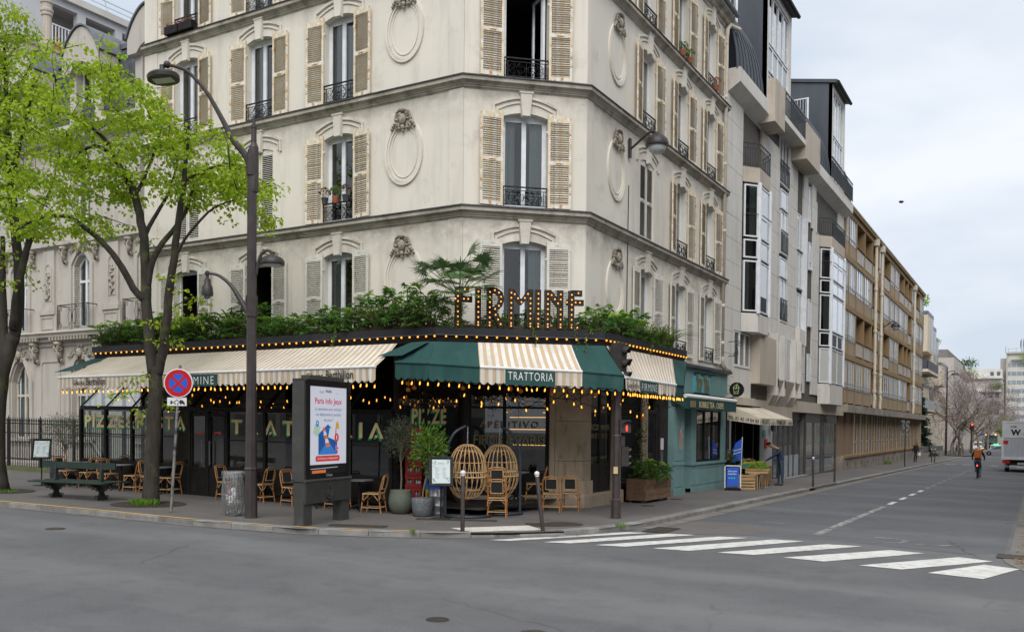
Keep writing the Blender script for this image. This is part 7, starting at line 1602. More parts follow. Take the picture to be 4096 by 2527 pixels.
mb=MB().lathe([(.095,7.0),(.1,7.05),(.1,7.95),(.06,8.05),(.055,8.35),(.065,8.36),(.065,8.42),(.035,8.43),(.03,8.6),(0,8.61)],10,(lp[0]+sh_.x*.4,lp[1]+sh_.y*.4,0));mb.build('finial','post_paint',LP)
A1=[(0,7.35),(-.12,7.75),(-.4,8.1),(-.7,8.65),(-1.0,9.15),(-1.35,9.52),(-1.6,9.64),(-1.8,9.68)]
mb=MB();arm(mb,[U3(lp,x,z) for x,z in A1],[.07,.075,.065,.05,.042,.038,.036,.036]);mb.build('upper_arm','post_paint',LP)
hd=U3(lp,-1.9,9.42);mb=MB().lathe([(.33,-.06),(.335,.02),(.3,.06),(.1,.1),(.06,.16),(.05,.26)],24);mb.tf(M.Translation(hd) @ M.Rotation(R(-7),4,CAMF));mb.build('lamp_head','lamp_iron',LP,auto=True)
mb=MB().box(-.2,.2,-.13,.13,-.075,-.055);mb.tf(M.Translation(hd) @ M.Rotation(R(-7),4,CAMF) @ M.Rotation(atan2(CAMR.y,CAMR.x),4,'Z'));mb.build('lamp_lens','lamp_lens',LP);MB().ball(U3(lp,-1.82,9.69),.08,10,6).build('joint','lamp_iron',LP,smooth=True)
A2=[(.09,5.25),(.12,5.42),(.2,5.68),(.34,5.77),(.44,5.7)];mb=MB();arm(mb,[U3(lp,x,z) for x,z in A2],[.035]*5);mb.build('lower_arm','post_paint',LP)
h2=U3(lp,.44,5.5);MB().lathe([(.26,-.03),(.265,.02),(.22,.1),(.1,.16),(.05,.18),(.045,.24)],20,h2).build('small_lamp_head','lamp_iron',LP,auto=True);MB().lathe([(.22,-.05),(.2,-.03),(0,-.028)],16,h2).build('small_lens','lamp_lens',LP)
A3=[(-.09,4.45),(-.25,4.72),(-.45,5.02),(-.7,5.22),(-.92,5.27)];mb=MB();arm(mb,[U3(lp,x,z) for x,z in A3],[.07,.055,.04,.032,.03]);mb.build('camera_arm','post_paint',LP)
hc_=U3(lp,-.95,4.85);MB().lathe([(.12,-.06),(.125,0),(.11,.12),(.07,.2),(.06,.3),(.035,.31),(.035,.42)],16,hc_).build('camera_housing','lamp_iron',LP,auto=True);MB().ball(hc_-Z_*.06,.075,12,8).build('camera_dome','window_glass',LP,smooth=True);MB().ball(U3(lp,-.95,5.27),.06,8,5).build('joint','lamp_iron',LP)
for z in (4.6,7.6):MB().lathe([(.125,z-.25),(.125,z+.2)],8,(lp[0],lp[1],0)).build('clamp','post_paint',LP)
# no stopping sign
sp_=(-16.69,13.53);g0=gz(*sp_);SP=thing('no_stopping_sign','leaning pole with a round red and blue no stopping sign and tow plate','road sign',(sp_[0],sp_[1],g0))
top=U3(sp_,.2,g0+3.28);MB().tube([U3(sp_,0,g0-.03),top],.032,10).build('pole','galv',SP)
dc=U3(sp_,.185,g0+2.88)-CAMF*.06;nf=-CAMF
def disc(r,off,m,name,parent,c,n=40,r0=0):
    mb=MB();P=[c+nf*off+(CAMR*cos(a)+Z_*sin(a))*r for a in [2*pi*i/n for i in range(n)]]
    if r0:
        Q=[c+nf*off+(CAMR*cos(a)+Z_*sin(a))*r0 for a in [2*pi*i/n for i in range(n)]];mb.add(P+Q,[(i,(i+1) % n,n+(i+1) % n,n+i) for i in range(n)])
    else:mb.add(P,[tuple(range(n))])
    return mb.build(name,m,parent)
mb=MB().lathe([(.32,-.012),(.325,0),(.32,.012),(0,.012)],40);mb.tf(M.Translation(dc) @ M(((CAMR.x,0,nf.x,0),(CAMR.y,0,nf.y,0),(0,1,0,0),(0,0,0,1))));dk=mb.build('disc','white_plastic',SP)
disc(.3,.016,'sign_red','red_border',dk,dc,r0=.205);disc(.206,.017,'sign_blue','blue_field',dk,dc)
for s in (-1,1):MB().obox(dc+nf*.019,(CAMR+Z_*s).normalized()*.42,(CAMR-Z_*s).normalized()*.055,nf*.0012*(1+s*.2)).build('red_bar','sign_red',dk)
pc=U3(sp_,.15,g0+2.47)-CAMF*.05;pt_=MB().obox(pc,CAMR*.43,Z_*.185,nf*.015).build('tow_plate','white_plastic',SP)
tw=MB();o=pc+nf*.009-CAMR*.2-Z_*.08;tw.prism([(.05,.03),(.06,.1),(.1,.1),(.1,.03)],o,CAMR,Z_,nf*.002);tw.ribbon([(.11,.05),(.2,.12),(.26,.06)],.018,o,CAMR,Z_,nf*.002);tw.prism([(.25,.06),(.27,.12),(.33,.11),(.38,.05),(.36,.03),(.27,.04)],o,CAMR,Z_,nf*.002)
for x,z in ((.28,.035),(.36,.025),(.16,.035),(.22,.03)):tw.add([o+nf*.002+CAMR*(x+.018*cos(a))+Z_*(z+.018*sin(a)) for a in [2*pi*i/8 for i in range(8)]],[tuple(range(8))])
tw.build('tow_pictogram','black_letter',pt_)
# bench
mat('bench_green',(.018,.035,.028),(.03,.05,.04),scale=4,rough=.5,stretch=(.3,3,3),c3=(.1,.085,.06),scale3=9,lo3=.68,hi3=.74);mat('bench_iron',(.05,.06,.058),(.03,.035,.034),scale=8,rough=.55,metal=.3)
BN=thing('park_bench','dark green double sided park bench with ornate iron legs','bench',(0,0,0))
for sy in (-1,1):
    for k in range(2):MB().obox((0,sy*(.17+k*.19),.435+.012*(1-k)),X_*2.55,Y_*.175*.98,Z_*.035).build('seat_plank','bench_green',BN)
MB().obox((0,0,.85),X_*2.5,Y_*.04,Z_*.16).build('back_plank','bench_green',BN)
for s in (-.78,.78):
    lg=MB();h=[(-.16,0),(-.15,.07),(-.09,.12),(-.06,.18),(-.1,.27),(-.22,.33),(-.42,.39),(-.44,.415),(.44,.415),(.42,.39),(.22,.33),(.1,.27),(.06,.18),(.09,.12),(.15,.07),(.16,0)]
    lg.prism(h,(s-.03,0,0),Y_,Z_,X_*.06);lg.prism([(-.07,.42),(-.045,.6),(-.02,.93),(.02,.93),(.045,.6),(.07,.42)],(s-.035,0,0),Y_,Z_,X_*.07)
    for sy in (-1,1):
        for c,r in (((.13,.06),.06),((.24,.3),.06),((.38,.36),.04),((.1,.24),.04)):
            for dx in (-.045,.045):lg.tube([(s+dx,sy*a,b) for a,b in spiral(c,r,1.2,0,1,14)],.012,4)
    lg.ball((s,0,.95),.03,8,5);lg.build('leg','bench_iron',BN)
BN.location=gp(-21.15,14.3);BN.rotation_euler=(0,0,R(8))
# advertising panel
mat('panel_grey',(.05,.05,.047),(.062,.062,.058),scale=3,rough=.5,c3=(.08,.08,.075),scale3=2);mat('panel_flute',(.045,.045,.043),(.055,.055,.052),rough=.55)
def lit(name,c,e):
    m,t,b=nodes(name);b.inputs['Base Color'].default_value=(*[v*.3 for v in c],1);b.inputs['Roughness'].default_value=.3
    f,_=noise_fac(t,3,2);t.links.new(mixc(t,f,c,tuple(v*.96 for v in c)),b.inputs['Emission Color']);b.inputs['Emission Strength'].default_value=e
for nm,c in (('scr_white',(.62,.64,.72)),('scr_pink',(.55,.03,.13)),('scr_navy',(.05,.09,.3)),('scr_blue',(.02,.13,.42)),('scr_blue2',(.04,.2,.55)),('scr_dblue',(.015,.09,.32)),('scr_red',(.6,.05,.04)),('scr_orange',(.65,.17,.04)),('scr_yellow',(.6,.35,.03)),('scr_black',(.01,.01,.012)),('scr_green',(.4,.55,.45)),('scr_magenta',(.55,.12,.3))):lit(nm,c,.34)
AD=thing('advertising_display','grey pavement advertising panel with a lit white poster','advertising panel',gp(-12.79,13.58));dA=V((-.155,.988,0)).normalized();nA=V((dA.y,-dA.x,0));oA=V((-12.79,13.58,gz(-12.8,13.9)))
PA=lambda s,d,z:oA+dA*s+nA*d+Z_*z
for s in (0,1.42):MB().obox(PA(s,0,.2),dA*.3,nA*.22,Z_*.6).build('leg','panel_grey',AD)
mb=MB()
for k in range(36):mb.obox(PA(-.11+k*.0475,.15,.66),dA*.024,nA*.02,Z_*.44)
mb.obox(PA(.71,0,.66),dA*1.7,nA*.28,Z_*.44);mb.build('fluted_base','panel_flute',AD)
MB().tube([PA(-.16,.14,.9),PA(1.58,.14,.9)],.035,8).tube([PA(-.16,-.14,.9),PA(1.58,-.14,.9)],.035,8).build('ledge','panel_grey',AD)
MB().obox(PA(.71,-.14,1.92),dA*1.74,nA*.03,Z_*2.06).obox(PA(-.13,.0,1.92),dA*.06,nA*.25,Z_*2.06).obox(PA(1.55,.0,1.92),dA*.06,nA*.25,Z_*2.06).obox(PA(.71,0,2.94),dA*1.74,nA*.3,Z_*.04).obox(PA(.71,.0,.93),dA*1.62,nA*.25,Z_*.04).build('casing','panel_grey',AD);MB().obox(PA(.71,0,3.0),dA*1.3,nA*.2,Z_*.08).build('cap','panel_grey',AD)
bz=MB();bz.obox(PA(.71,.135,2.89),dA*1.62,nA*.03,Z_*.12).obox(PA(.71,.135,.985),dA*1.62,nA*.03,Z_*.1).obox(PA(-.04,.135,1.93),dA*.12,nA*.03,Z_*1.79).obox(PA(1.46,.135,1.93),dA*.12,nA*.03,Z_*1.79);bz.build('bezel','black_paint',AD)
SCR=MB().obox(PA(.71,.125,1.93),dA*1.38,nA*.01,Z_*1.79).build('screen','scr_black',AD)
SC_={}
def scr(m,name,poly,lay):MB().add([PA(.02+x,.1305+.0012*lay,z) for x,z in poly],[tuple(range(len(poly)))]).build(name,m,SCR)
scr('scr_white','poster',[(0,1.22),(1.38,1.22),(1.38,2.82),(0,2.82)],1)
def stext(m,t,x,z,w_,h,b=.0):text(MB(),t,PA(.02+x,.1305+.0012*4,z),dA,Z_,w_,h,b).build('print',m,SCR)
stext('scr_black','PARIS',.58,2.7,.22,.06,.02);stext('scr_pink','Paris Info Jeux',.19,2.43,1.0,.16,.018);stext('scr_navy','La newsletter pour anticiper',.19,2.31,1.0,.085);stext('scr_navy','vos déplacements pendant',.21,2.2,.96,.085);stext('scr_navy','les Jeux !',.52,2.09,.34,.08)
for k in range(5):scr('scr_navy','ring',[(.37+.035*k*.9+.02*cos(a),2.7+(.0 if k % 2 else .015)+.02*sin(a)) for a in [2*pi*i/10 for i in range(10)]],3);scr('scr_white','ring_hole',[(.37+.035*k*.9+.014*cos(a),2.7+(.0 if k % 2 else .015)+.014*sin(a)) for a in [2*pi*i/10 for i in range(10)]],3.5)
scr('scr_red','agitos',[(.96,2.72),(1.02,2.68),(1.05,2.71),(1.0,2.695)],3)
scr('scr_blue','envelope',[(.32,1.42),(1.02,1.42),(1.02,1.85),(.67,2.05),(.32,1.85)],2);scr('scr_dblue','envelope_flap',[(.32,1.8),(.67,2.02),(.6,1.97),(.32,1.62)],2.6);scr('scr_blue2','envelope_front',[(.32,1.42),(1.02,1.42),(.67,1.72)],3.2);scr('scr_dblue','envelope_side',[(.32,1.42),(.67,1.7),(.32,1.85)],2.8);scr('scr_dblue','envelope_side',[(1.02,1.42),(.67,1.7),(1.02,1.85)],2.9)
for k in range(5):scr('scr_orange' if k % 2 == 0 else 'scr_white','cone',[(.5+.03*k-.02,1.98-.08*k),(.5+.03*k+.03+.012*k,1.99-.08*k),(.53+.03*k+.06+.012*k,1.91-.08*k),(.51+.03*k-.03,1.89-.08*k)],3.4+k*.05)
scr('scr_white','letter_page',[(.68,1.78),(.92,1.72),(.98,1.92),(.74,1.98)],3.1);scr('scr_magenta','phone',[(.92,1.7),(.96,1.7),(1.0,1.97),(.96,1.98)],3.3)
scr('scr_green','map',[(.12,1.86),(.32,1.78),(.4,2.0),(.2,2.06)],2.1);scr('scr_blue2','pin',[(.28+.055*cos(a),2.06+.07*sin(a)) for a in [2*pi*i/14 for i in range(14)]],3.3);scr('scr_white','pin_hole',[(.28+.022*cos(a),2.07+.025*sin(a)) for a in [2*pi*i/10 for i in range(10)]],3.5)
scr('scr_yellow','bell',[(.96,1.98),(1.1,1.95),(1.08,2.05),(1.04,2.11),(1.0,2.11),(.97,2.06)],3.2);scr('scr_red','badge',[(1.0+.085*cos(a),1.77+.09*sin(a)) for a in [2*pi*i/18 for i in range(18)]],3.6);stext('scr_white','1',.985,1.73,.03,.09,.02)
scr('scr_magenta','cursor',[(.95,1.62),(1.1,1.54),(1.03,1.53),(1.06,1.45),(1.02,1.44),(1.0,1.51),(.96,1.47)],3.5);scr('scr_red','button',[(.24,1.28),(1.1,1.28),(1.13,1.34),(1.1,1.4),(.24,1.4),(.21,1.34)],2);stext('scr_white',"Je m'abonne sur infojeux.paris.fr",.29,1.31,.76,.06)
scr('scr_white','next_poster_edge',[(.05,1.13),(1.05,1.145),(1.05,1.155),(.05,1.14)],1);scr('scr_orange','next_poster',[(.1,1.045),(.6,1.045),(.6,1.11),(.1,1.1)],1)
text(MB(),'Cityz',PA(.6,.152,.955),dA,Z_,.24,.07,.02).build('maker_name','alu',AD)
em=MB();c0=PA(.71,.165,.66);em.ribbon([(-.14,.02),(-.1,-.1),(0,-.15),(.1,-.1),(.14,.02)],.035,c0,dA,Z_,nA*.015);em.ribbon([(-.07,-.02),(-.04,-.07),(0,-.085),(.05,-.06),(.07,.02),(.02,.13),(.0,.15),(-.05,.12),(-.03,.04),(-.05,-.03)],.028,c0,dA,Z_,nA*.016);em.build('boat_emblem','panel_grey',AD)
# litter bin
mat('trash',(.45,.4,.38),(.12,.16,.3),scale=14,rough=.6,c3=(.5,.2,.1),scale3=9,lo3=.52,hi3=.6)
def bagmat():
    m,t,b=nodes('bag_film');t.nodes.remove(b);tr=t.nodes.new('ShaderNodeBsdfTransparent');di=t.nodes.new('ShaderNodeBsdfPrincipled');di.inputs['Base Color'].default_value=(.6,.6,.6,1);di.inputs['Roughness'].default_value=.25
    f,n=noise_fac(t,9,5,.6,stretch=(1,1,.3),lo=.35,hi=.8);mr=t.nodes.new('ShaderNodeMapRange');mr.inputs[3].default_value=.06;mr.inputs[4].default_value=.34;t.links.new(f,mr.inputs[0]);ms=t.nodes.new('ShaderNodeMixShader');t.links.new(mr.outputs[0],ms.inputs[0]);t.links.new(tr.outputs[0],ms.inputs[1]);t.links.new(di.outputs[0],ms.inputs[2]);t.links.new(ms.outputs[0],t.nodes['Material Output'].inputs[0])
    bp=t.nodes.new('ShaderNodeBump');bp.inputs['Strength'].default_value=.8;bp.inputs['Distance'].default_value=.02;t.links.new(n.outputs[0],bp.inputs['Height']);t.links.new(bp.outputs[0],di.inputs['Normal'])
bagmat()
bx=(-15.21,13.97);BI=thing('litter_bin','wire cage street bin with a clear plastic bag beside the lamp post','litter bin',gp(*bx));o=V(gp(*bx));prof=[(.15,.02),(.2,.1),(.235,.3),(.24,.5),(.225,.72),(.2,.93)]
for k in range(26):
    a=2*pi*k/26;MB().tube([o+V((r*cos(a),r*sin(a),z)) for r,z in prof],.0075,5).build('bar','steel',BI)
for r,z in ((.15,.03),(.2,.93)):MB().tube([o+V((r*cos(2*pi*i/28),r*sin(2*pi*i/28),z)) for i in range(28)],.014,6,closed=True).build('ring','steel',BI)
MB().lathe([(.1,0),(.1,.03)],12,o).build('foot','steel',BI)
mb=MB();n=20;pf=[(.02,.16),(.16,.2),(.205,.35),(.2,.55),(.185,.75),(.2,.95),(.235,.98),(.245,.9),(.24,.84)]
for (r,z) in pf:
    for k in range(n):a=2*pi*k/n;q=r*(1+.06*sin(k*2.3+z*9)+.03*sin(k*5.1));mb.v.append(tuple(o+V((q*cos(a),q*sin(a),z))))
mb.f=[(i*n+k,i*n+(k+1) % n,(i+1)*n+(k+1) % n,(i+1)*n+k) for i in range(len(pf)-1) for k in range(n)];mb.build('plastic_bag','bag_film',BI,smooth=True)
for k in range(26):p=o+V((random.gauss(0,.07),random.gauss(0,.07),random.uniform(.22,.55)));MB().ball(p,random.uniform(.03,.06),6,4,random.uniform(.6,1.6)).build('rubbish',random.choice(('trash','white_plastic','trash','scr_red' if False else 'paper')),BI)
# bollards
mat('bollard_paint',(.04,.032,.028),(.055,.045,.04),scale=10,rough=.5,c3=(.1,.09,.08),scale3=25,lo3=.64,hi3=.7)
BOL=thing('bollard','','bollard',(0,0,0),0,'street bollards');MB().lathe([(.042,-.05),(.04,1.1),(.03,1.115)],12).build('post','bollard_paint',BOL,auto=True);MB().ball((0,0,1.165),.054,12,8).lathe([(.03,1.1),(.045,1.115),(.03,1.13)],12).build('ball_cap','white_plastic',BOL,smooth=True)
BL=[(-9.71,14.76,0,'upright bollard with white ball cap left of the crossing'),(-8.62,16.06,-6.5,'leaning bollard with white ball cap right of the tactile paving'),(-7.85,37.8,0,'bollard at the dropped kerb in front of the grocer'),(-7.85,42.3,0,'bollard in front of the grey shop'),(-8.05,87.5,0,'left bollard of the pair by the walking person'),(-7.85,87.9,3,'right bollard of the pair by the walking person'),(-9.6,133.6,0,'far bollard beside the tall street lamp'),(-9.0,128,0,'far bollard left of the round sign'),(-8.4,127,0,'far bollard right of the round sign'),(-8.7,137,0,'far bollard behind the round sign')]
for i,(x,y,tl,lb) in enumerate(BL):
    o=BOL if i == 0 else copy_tree(BOL);o.location=gp(x,y);o['label']=lb;o.rotation_euler=M.Rotation(R(tl),3,CAMF).to_euler()
    if i == 3:
        for c in o.children:
            if c.name.startswith('ball'):c.data=c.data.copy();c.data.materials.clear();c.data.materials.append(MT['bollard_paint'])
# traffic light
tl=(-8.57,19.6);g0=gz(*tl);TL=thing('traffic_light','dark brown traffic light post at the street corner','traffic light',(tl[0],tl[1],g0));mb=MB();octo(mb,tl,.128,.12,g0-.05,g0+.42);octo(mb,tl,.1,.085,g0+.42,g0+3.2);mb.build('post','post_paint',TL);MB().lathe([(.12,.42),(.13,.435),(.1,.46)],8,(tl[0],tl[1],g0)).build('collar','post_paint',TL)
def hb(dx,z,w_,d,h,dw=0):return (U3(tl,dx,z,dw),CAMR*w_,CAMF*d,Z_*h)
ax_=(CAMR*.86-CAMF*.5).normalized();ay_=V((-ax_.y,ax_.x,0))
hd=MB();c=U3(tl,.05,g0+3.63);hd.obox(c,ax_*.22,ay_*.34,Z_*.96).obox(c-ax_*.05,ax_*.2,ay_*.3,Z_*1.0);ho=hd.build('signal_head','lamp_iron',TL)
def visor(c,d,r=.12,L=.2,up=Z_):
    mb=MB();s=d.cross(up).normalized();n=9;v=[]
    for i in range(n):
        a=-.25+(pi+.5)*i/(n-1);rim=s*cos(a)*r+up*sin(a)*r;v += [c+rim,c+rim+d*L*(.55+.45*sin(max(0,min(pi,a))))]
    mb.add(v,[(2*i,2*i+2,2*i+3,2*i+1) for i in range(n-1)]);return mb
for k in range(3):visor(c+ax_*.11+Z_*(.3-.3*k),ax_).build('visor','lamp_iron',ho);mb=MB().ball(c+ax_*.1+Z_*(.3-.3*k),.1,12,8);mb.build('lens','black_paint',ho)
visor(c-ax_*.12+Z_*.32-CAMF*.02,-ax_,.11,.16).build('visor','lamp_iron',ho)
pb=MB().obox(*hb(.19,g0+2.17,.26,.2,.3,-.02));po=pb.build('pedestrian_signal','lamp_iron',TL);visor(U3(tl,.24,g0+2.17,-.1),-CAMF,.12,.1).build('visor','lamp_iron',po)
lit('red_man',(.8,.05,.04),1.2);rm_=MB();o=U3(tl,.22,g0+2.06,-.13);rm_.prism([(-.02,0),(.02,0),(.025,.1),(0,.15),(-.025,.1)],o,CAMR,Z_,-CAMF*.002);rm_.build('red_figure','red_man',po)
MB().obox(*hb(.2,g0+1.46,.17,.16,.46,.02)).build('repeater','lamp_iron',TL)
for k in range(3):visor(U3(tl,.28,g0+1.6-.16*k,.02),CAMR,.055,.08).build('visor','lamp_iron',TL)
MB().obox(*hb(.14,g0+1.82,.1,.1,.24)).build('junction_box','lamp_iron',TL);mat('beige_plastic',(.55,.44,.26),(.48,.38,.22),rough=.5);MB().obox(*hb(-.03,g0+1.14,.1,.06,.16,-.1)).build('push_button','beige_plastic',TL);MB().lathe([(.095,1.95),(.095,1.97)],8,(tl[0],tl[1],g0)).build('band','steel',TL)
# wall lamps
def wall_lamp(y,z,x0,label):
    t=thing('wall_lamp',label,'street lamp',(x0,y,z));MB().box(x0,x0+.06,y-.06,y+.06,z-.3,z+.25).build('bracket','lamp_iron',t);mb=MB();arm(mb,[V((x0+.05,y,z-.05)),V((x0+.3,y,z+.12)),V((x0+.55,y,z+.3)),V((x0+.75,y,z+.35)),V((x0+.86,y,z+.25))],[.035]*5);mb.build('arm','lamp_iron',t);c=(x0+.86,y,z-.05);MB().lathe([(.33,-.04),(.34,.0),(.3,.14),(.2,.25),(.08,.31),(.06,.36)],24,c).build('hood','lamp_iron',t,auto=True);MB().lathe([(.001,-.28),(.12,-.26),(.22,-.18),(.28,-.04)],20,c).build('globe','lamp_lens',t,smooth=True)
wall_lamp(24.5,10.2,-10.42,'domed lamp on a bracket on the side street facade of the corner building');wall_lamp(73.9,9.95,-10.32,'domed lamp on a bracket on the brown apartment block')
FLm=thing('street_lamp','tall slim street lamp standing before the bare trees','street lamp',gp(-10.6,134));MB().tube([gp(-10.6,134),gp(-10.6,134,11.8)],[.16,.07],8).build('post','lamp_iron',FLm);o=V(gp(-10.6,134,11.0));MB().tube([o,o+CAMR*.5+Z_*.25,o+CAMR*.95+Z_*.25,o+CAMR*1.05],.05,6).lathe([(.5,-.1),(.4,.1),(.1,.25)],14,o+CAMR*1.05-Z_*.2).build('lamp_head','lamp_iron',FLm)
SG=thing('reversed_road_sign','pole with three blank backs of road signs beside the brown block','road sign',gp(-8.38,71.6));o=V(gp(-8.38,71.6));MB().tube([o,o+Z_*3.4],.04,8).build('pole','lamp_iron',SG);MB().obox(o+Z_*3.28,CAMR*.62,CAMF*.02,Z_*.2).build('upper_plate','galv',SG);MB().obox(o+Z_*2.42,CAMR*.62,CAMF*.02,Z_*.2).build('lower_plate','galv',SG);mb=MB().lathe([(.3,-.01),(.3,.01)],24);mb.tf(M.Translation(o+Z_*2.86) @ M(((CAMR.x,0,nf.x,0),(CAMR.y,0,nf.y,0),(0,1,0,0),(0,0,0,1))));mb.build('disc','galv',SG)
SG2=thing('reversed_road_sign','far pole with the back of a round road sign','road sign',gp(-8.9,132));o=V(gp(-8.9,132));MB().tube([o,o+Z_*3.3],.06,8).build('pole','lamp_iron',SG2);mb=MB().lathe([(.42,-.01),(.42,.01)],24);mb.tf(M.Translation(o+Z_*2.9) @ M(((CAMR.x,0,nf.x,0),(CAMR.y,0,nf.y,0),(0,1,0,0),(0,0,0,1))));mb.build('disc','galv',SG2)
lit('red_lamp',(1,.05,.02),2.5);FT=thing('traffic_light','far traffic light showing red','traffic light',gp(-8.7,154));o=V(gp(-8.7,154));MB().tube([o,o+Z_*3.5],.09,8).build('post','lamp_iron',FT);MB().obox(o+Z_*4.05,CAMR*.42,CAMF*.3,Z_*1.15).build('signal_head','lamp_iron',FT);MB().ball(o+Z_*4.42-CAMF*.16,.15,12,8).build('lens','red_lamp',FT,smooth=True)
BS=thing('street_name_plate','small blue street plate on a far pole','road sign',gp(-7.3,158));o=V(gp(-7.3,158));MB().tube([o,o+Z_*3.2],.05,6).build('pole','lamp_iron',BS);MB().obox(o+Z_*3.0-CAMR*.1,CAMR*.75,CAMF*.03,Z_*.22).build('plate','sign_blue',BS)
# ---- bistro chairs and tables
mat('rattan',(.32,.12,.035),(.42,.2,.07),scale=7,rough=.4,c3=(.2,.07,.025),scale3=5,lo3=.55,hi3=.7,rnd=.12);mat('rattan_pale',(.55,.36,.18),(.42,.25,.11),scale=9,rough=.5);mat('black_weave',(.012,.012,.013),(.03,.03,.03),scale=60,rough=.6,bump=.6,bscale=90);mat('table_top',(.05,.05,.05),(.035,.035,.035),rough=.3)
CHR=thing('bistro_chair','','chair',(0,0,0));q=MB()
sw_,sd_=.2,.2
MB().obox((0,0,.455),X_*.38,Y_*.37,Z_*.03).build('seat','black_weave',CHR);q.tube([(-sw_,-sd_,.46),(sw_,-sd_,.46),(sw_,sd_,.46),(-sw_,sd_,.46)],.016,6,closed=True);q.build('seat_frame','rattan_pale',CHR)
bk=[(-.2,.19,.44),(-.21,.24,.62),(-.205,.28,.78),(-.17,.305,.865),(-.09,.315,.89),(.09,.315,.89),(.17,.305,.865),(.205,.28,.78),(.21,.24,.62),(.2,.19,.44)]
MB().tube(bk,.017,7).build('back_frame','rattan',CHR);MB().quad((-.13,.245,.58),(.13,.245,.58),(.13,.305,.83),(-.13,.305,.83)).build('back_panel','black_weave',CHR);MB().tube([(-.14,.243,.57),(.14,.243,.57),(.135,.307,.84),(-.135,.307,.84)],.012,6,closed=True).build('panel_frame','rattan_pale',CHR)
for sx in (-1,1):
    MB().tube([(sx*.19,-.19,.46),(sx*.2,-.21,.25),(sx*.215,-.24,0)],.016,7).build('leg','rattan',CHR);MB().tube([(sx*.19,.19,.46),(sx*.2,.215,.25),(sx*.215,.25,0)],.016,7).build('leg','rattan',CHR)
    for y in (-.2,.2):MB().lathe([(.019,0),(.019,.04)],7,(sx*.198,y*1.03,.28)).build('binding','black_paint',CHR)
st=MB().tube([(-.205,-.225,.14),(.205,-.225,.14),(.205,.23,.14),(-.205,.23,.14)],.01,5,closed=True)
for sx in (-1,1):st.tube([(sx*.19,-.2,.3),(sx*.08,-.2,.44)],.008,4).tube([(sx*.19,.2,.3),(sx*.08,.2,.44)],.008,4).tube([(sx*.195,-.18,.3),(sx*.195,-.06,.44)],.008,4).tube([(sx*.195,.18,.3),(sx*.195,.06,.44)],.008,4)
st.build('stretcher','rattan_pale',CHR)
CH_=[(-25.35,16.75,100,'rattan bistro chair at the left end of the terrace row'),(-24.2,16.72,-95,'rattan bistro chair second from the left beside the bench'),(-23.35,16.72,85,'rattan bistro chair behind the bench backrest'),(-22.2,16.75,-80,'rattan bistro chair just left of the forked tree trunk'),(-21.55,16.8,90,'rattan bistro chair hidden half by the forked tree trunk'),(-20.85,16.85,-75,'rattan bistro chair behind the leaning sign pole'),(-18.55,16.88,95,'rattan bistro chair behind the litter bin'),(-17.3,16.85,-85,'rattan bistro chair just right of the lamp post'),(-16.0,16.65,80,'rattan bistro chair left of the advertising panel'),(-14.6,16.7,85,'rattan bistro chair behind the advertising panel'),(-13.42,16.6,-70,'rattan bistro chair between the advertising panel and the olive pot'),
       (-10.5,20.0,205,'rattan chair seen from behind, left of the two by the stone pier'),(-10.2,20.5,200,'rattan chair seen from behind, right of the two by the stone pier'),(-11.15,20.3,-60,'taller looking rattan chair at the table inside the corner plinth')]
for i,(x,y,a,lb) in enumerate(CH_):
    o=CHR if i == 0 else copy_tree(CHR);o.location=gp(x,y,.2 if i == 13 else 0);o.rotation_euler=(0,0,R(a)+(0 if i < 11 else 0));o['label']=lb;o['group']='rattan bistro chairs'
for k in range(2):o=copy_tree(CHR);o.location=gp(-10.78,17.85,.0 if k == 0 else .27);o.rotation_euler=(0,0,R(207));o['label']=('lower rattan chair of the stack before the hanging egg chairs','upper rattan chair of the stack before the hanging egg chairs')[k];o['group']='rattan bistro chairs'
for k in range(7):x=-24.6+k*1.75+(.5 if k > 2 else 0);o=copy_tree(CHR);o.location=(x,18.0,.16);o.rotation_euler=(0,0,R(random.choice((80,-90,100))));o['label']='rattan chair seen dimly through the veranda glass';o['group']='rattan chairs inside the veranda'
TBL=thing('bistro_table','','table',(0,0,0));MB().lathe([(.0,.725),(.33,.725),(.33,.75),(0,.751)],28).build('top','table_top',TBL);MB().lathe([(.331,.722),(.338,.73),(.338,.747),(.331,.753)],28).build('rim','steel',TBL);MB().lathe([(.03,.1),(.022,.2),(.022,.68),(.05,.72)],10).build('column','wrought_iron',TBL)
for k in range(4):a=pi/4+k*pi/2;MB().tube([(.02*cos(a),.02*sin(a),.16),(.15*cos(a),.15*sin(a),.1),(.25*cos(a),.25*sin(a),.03),(.28*cos(a),.28*sin(a),.01)],[.025,.022,.018,.02],6).build('foot','wrought_iron',TBL)
for i,(x,y,lb) in enumerate(((-24.75,16.75,'round bistro table at the left end of the terrace row'),(-22.8,16.75,'round bistro table behind the bench'),(-21.15,16.85,'round bistro table behind the forked tree'),(-17.95,16.85,'round bistro table behind the lamp post'),(-15.3,16.7,'round bistro table hidden by the advertising panel'),(-13.98,16.75,'round bistro table between the advertising panel and the potted olive'),(-11.55,20.05,'round bistro table by the corner window'))):
    o=TBL if i == 0 else copy_tree(TBL);o.location=gp(x,y,.2 if i == 6 else 0);o['label']=lb;o['group']='round bistro tables'
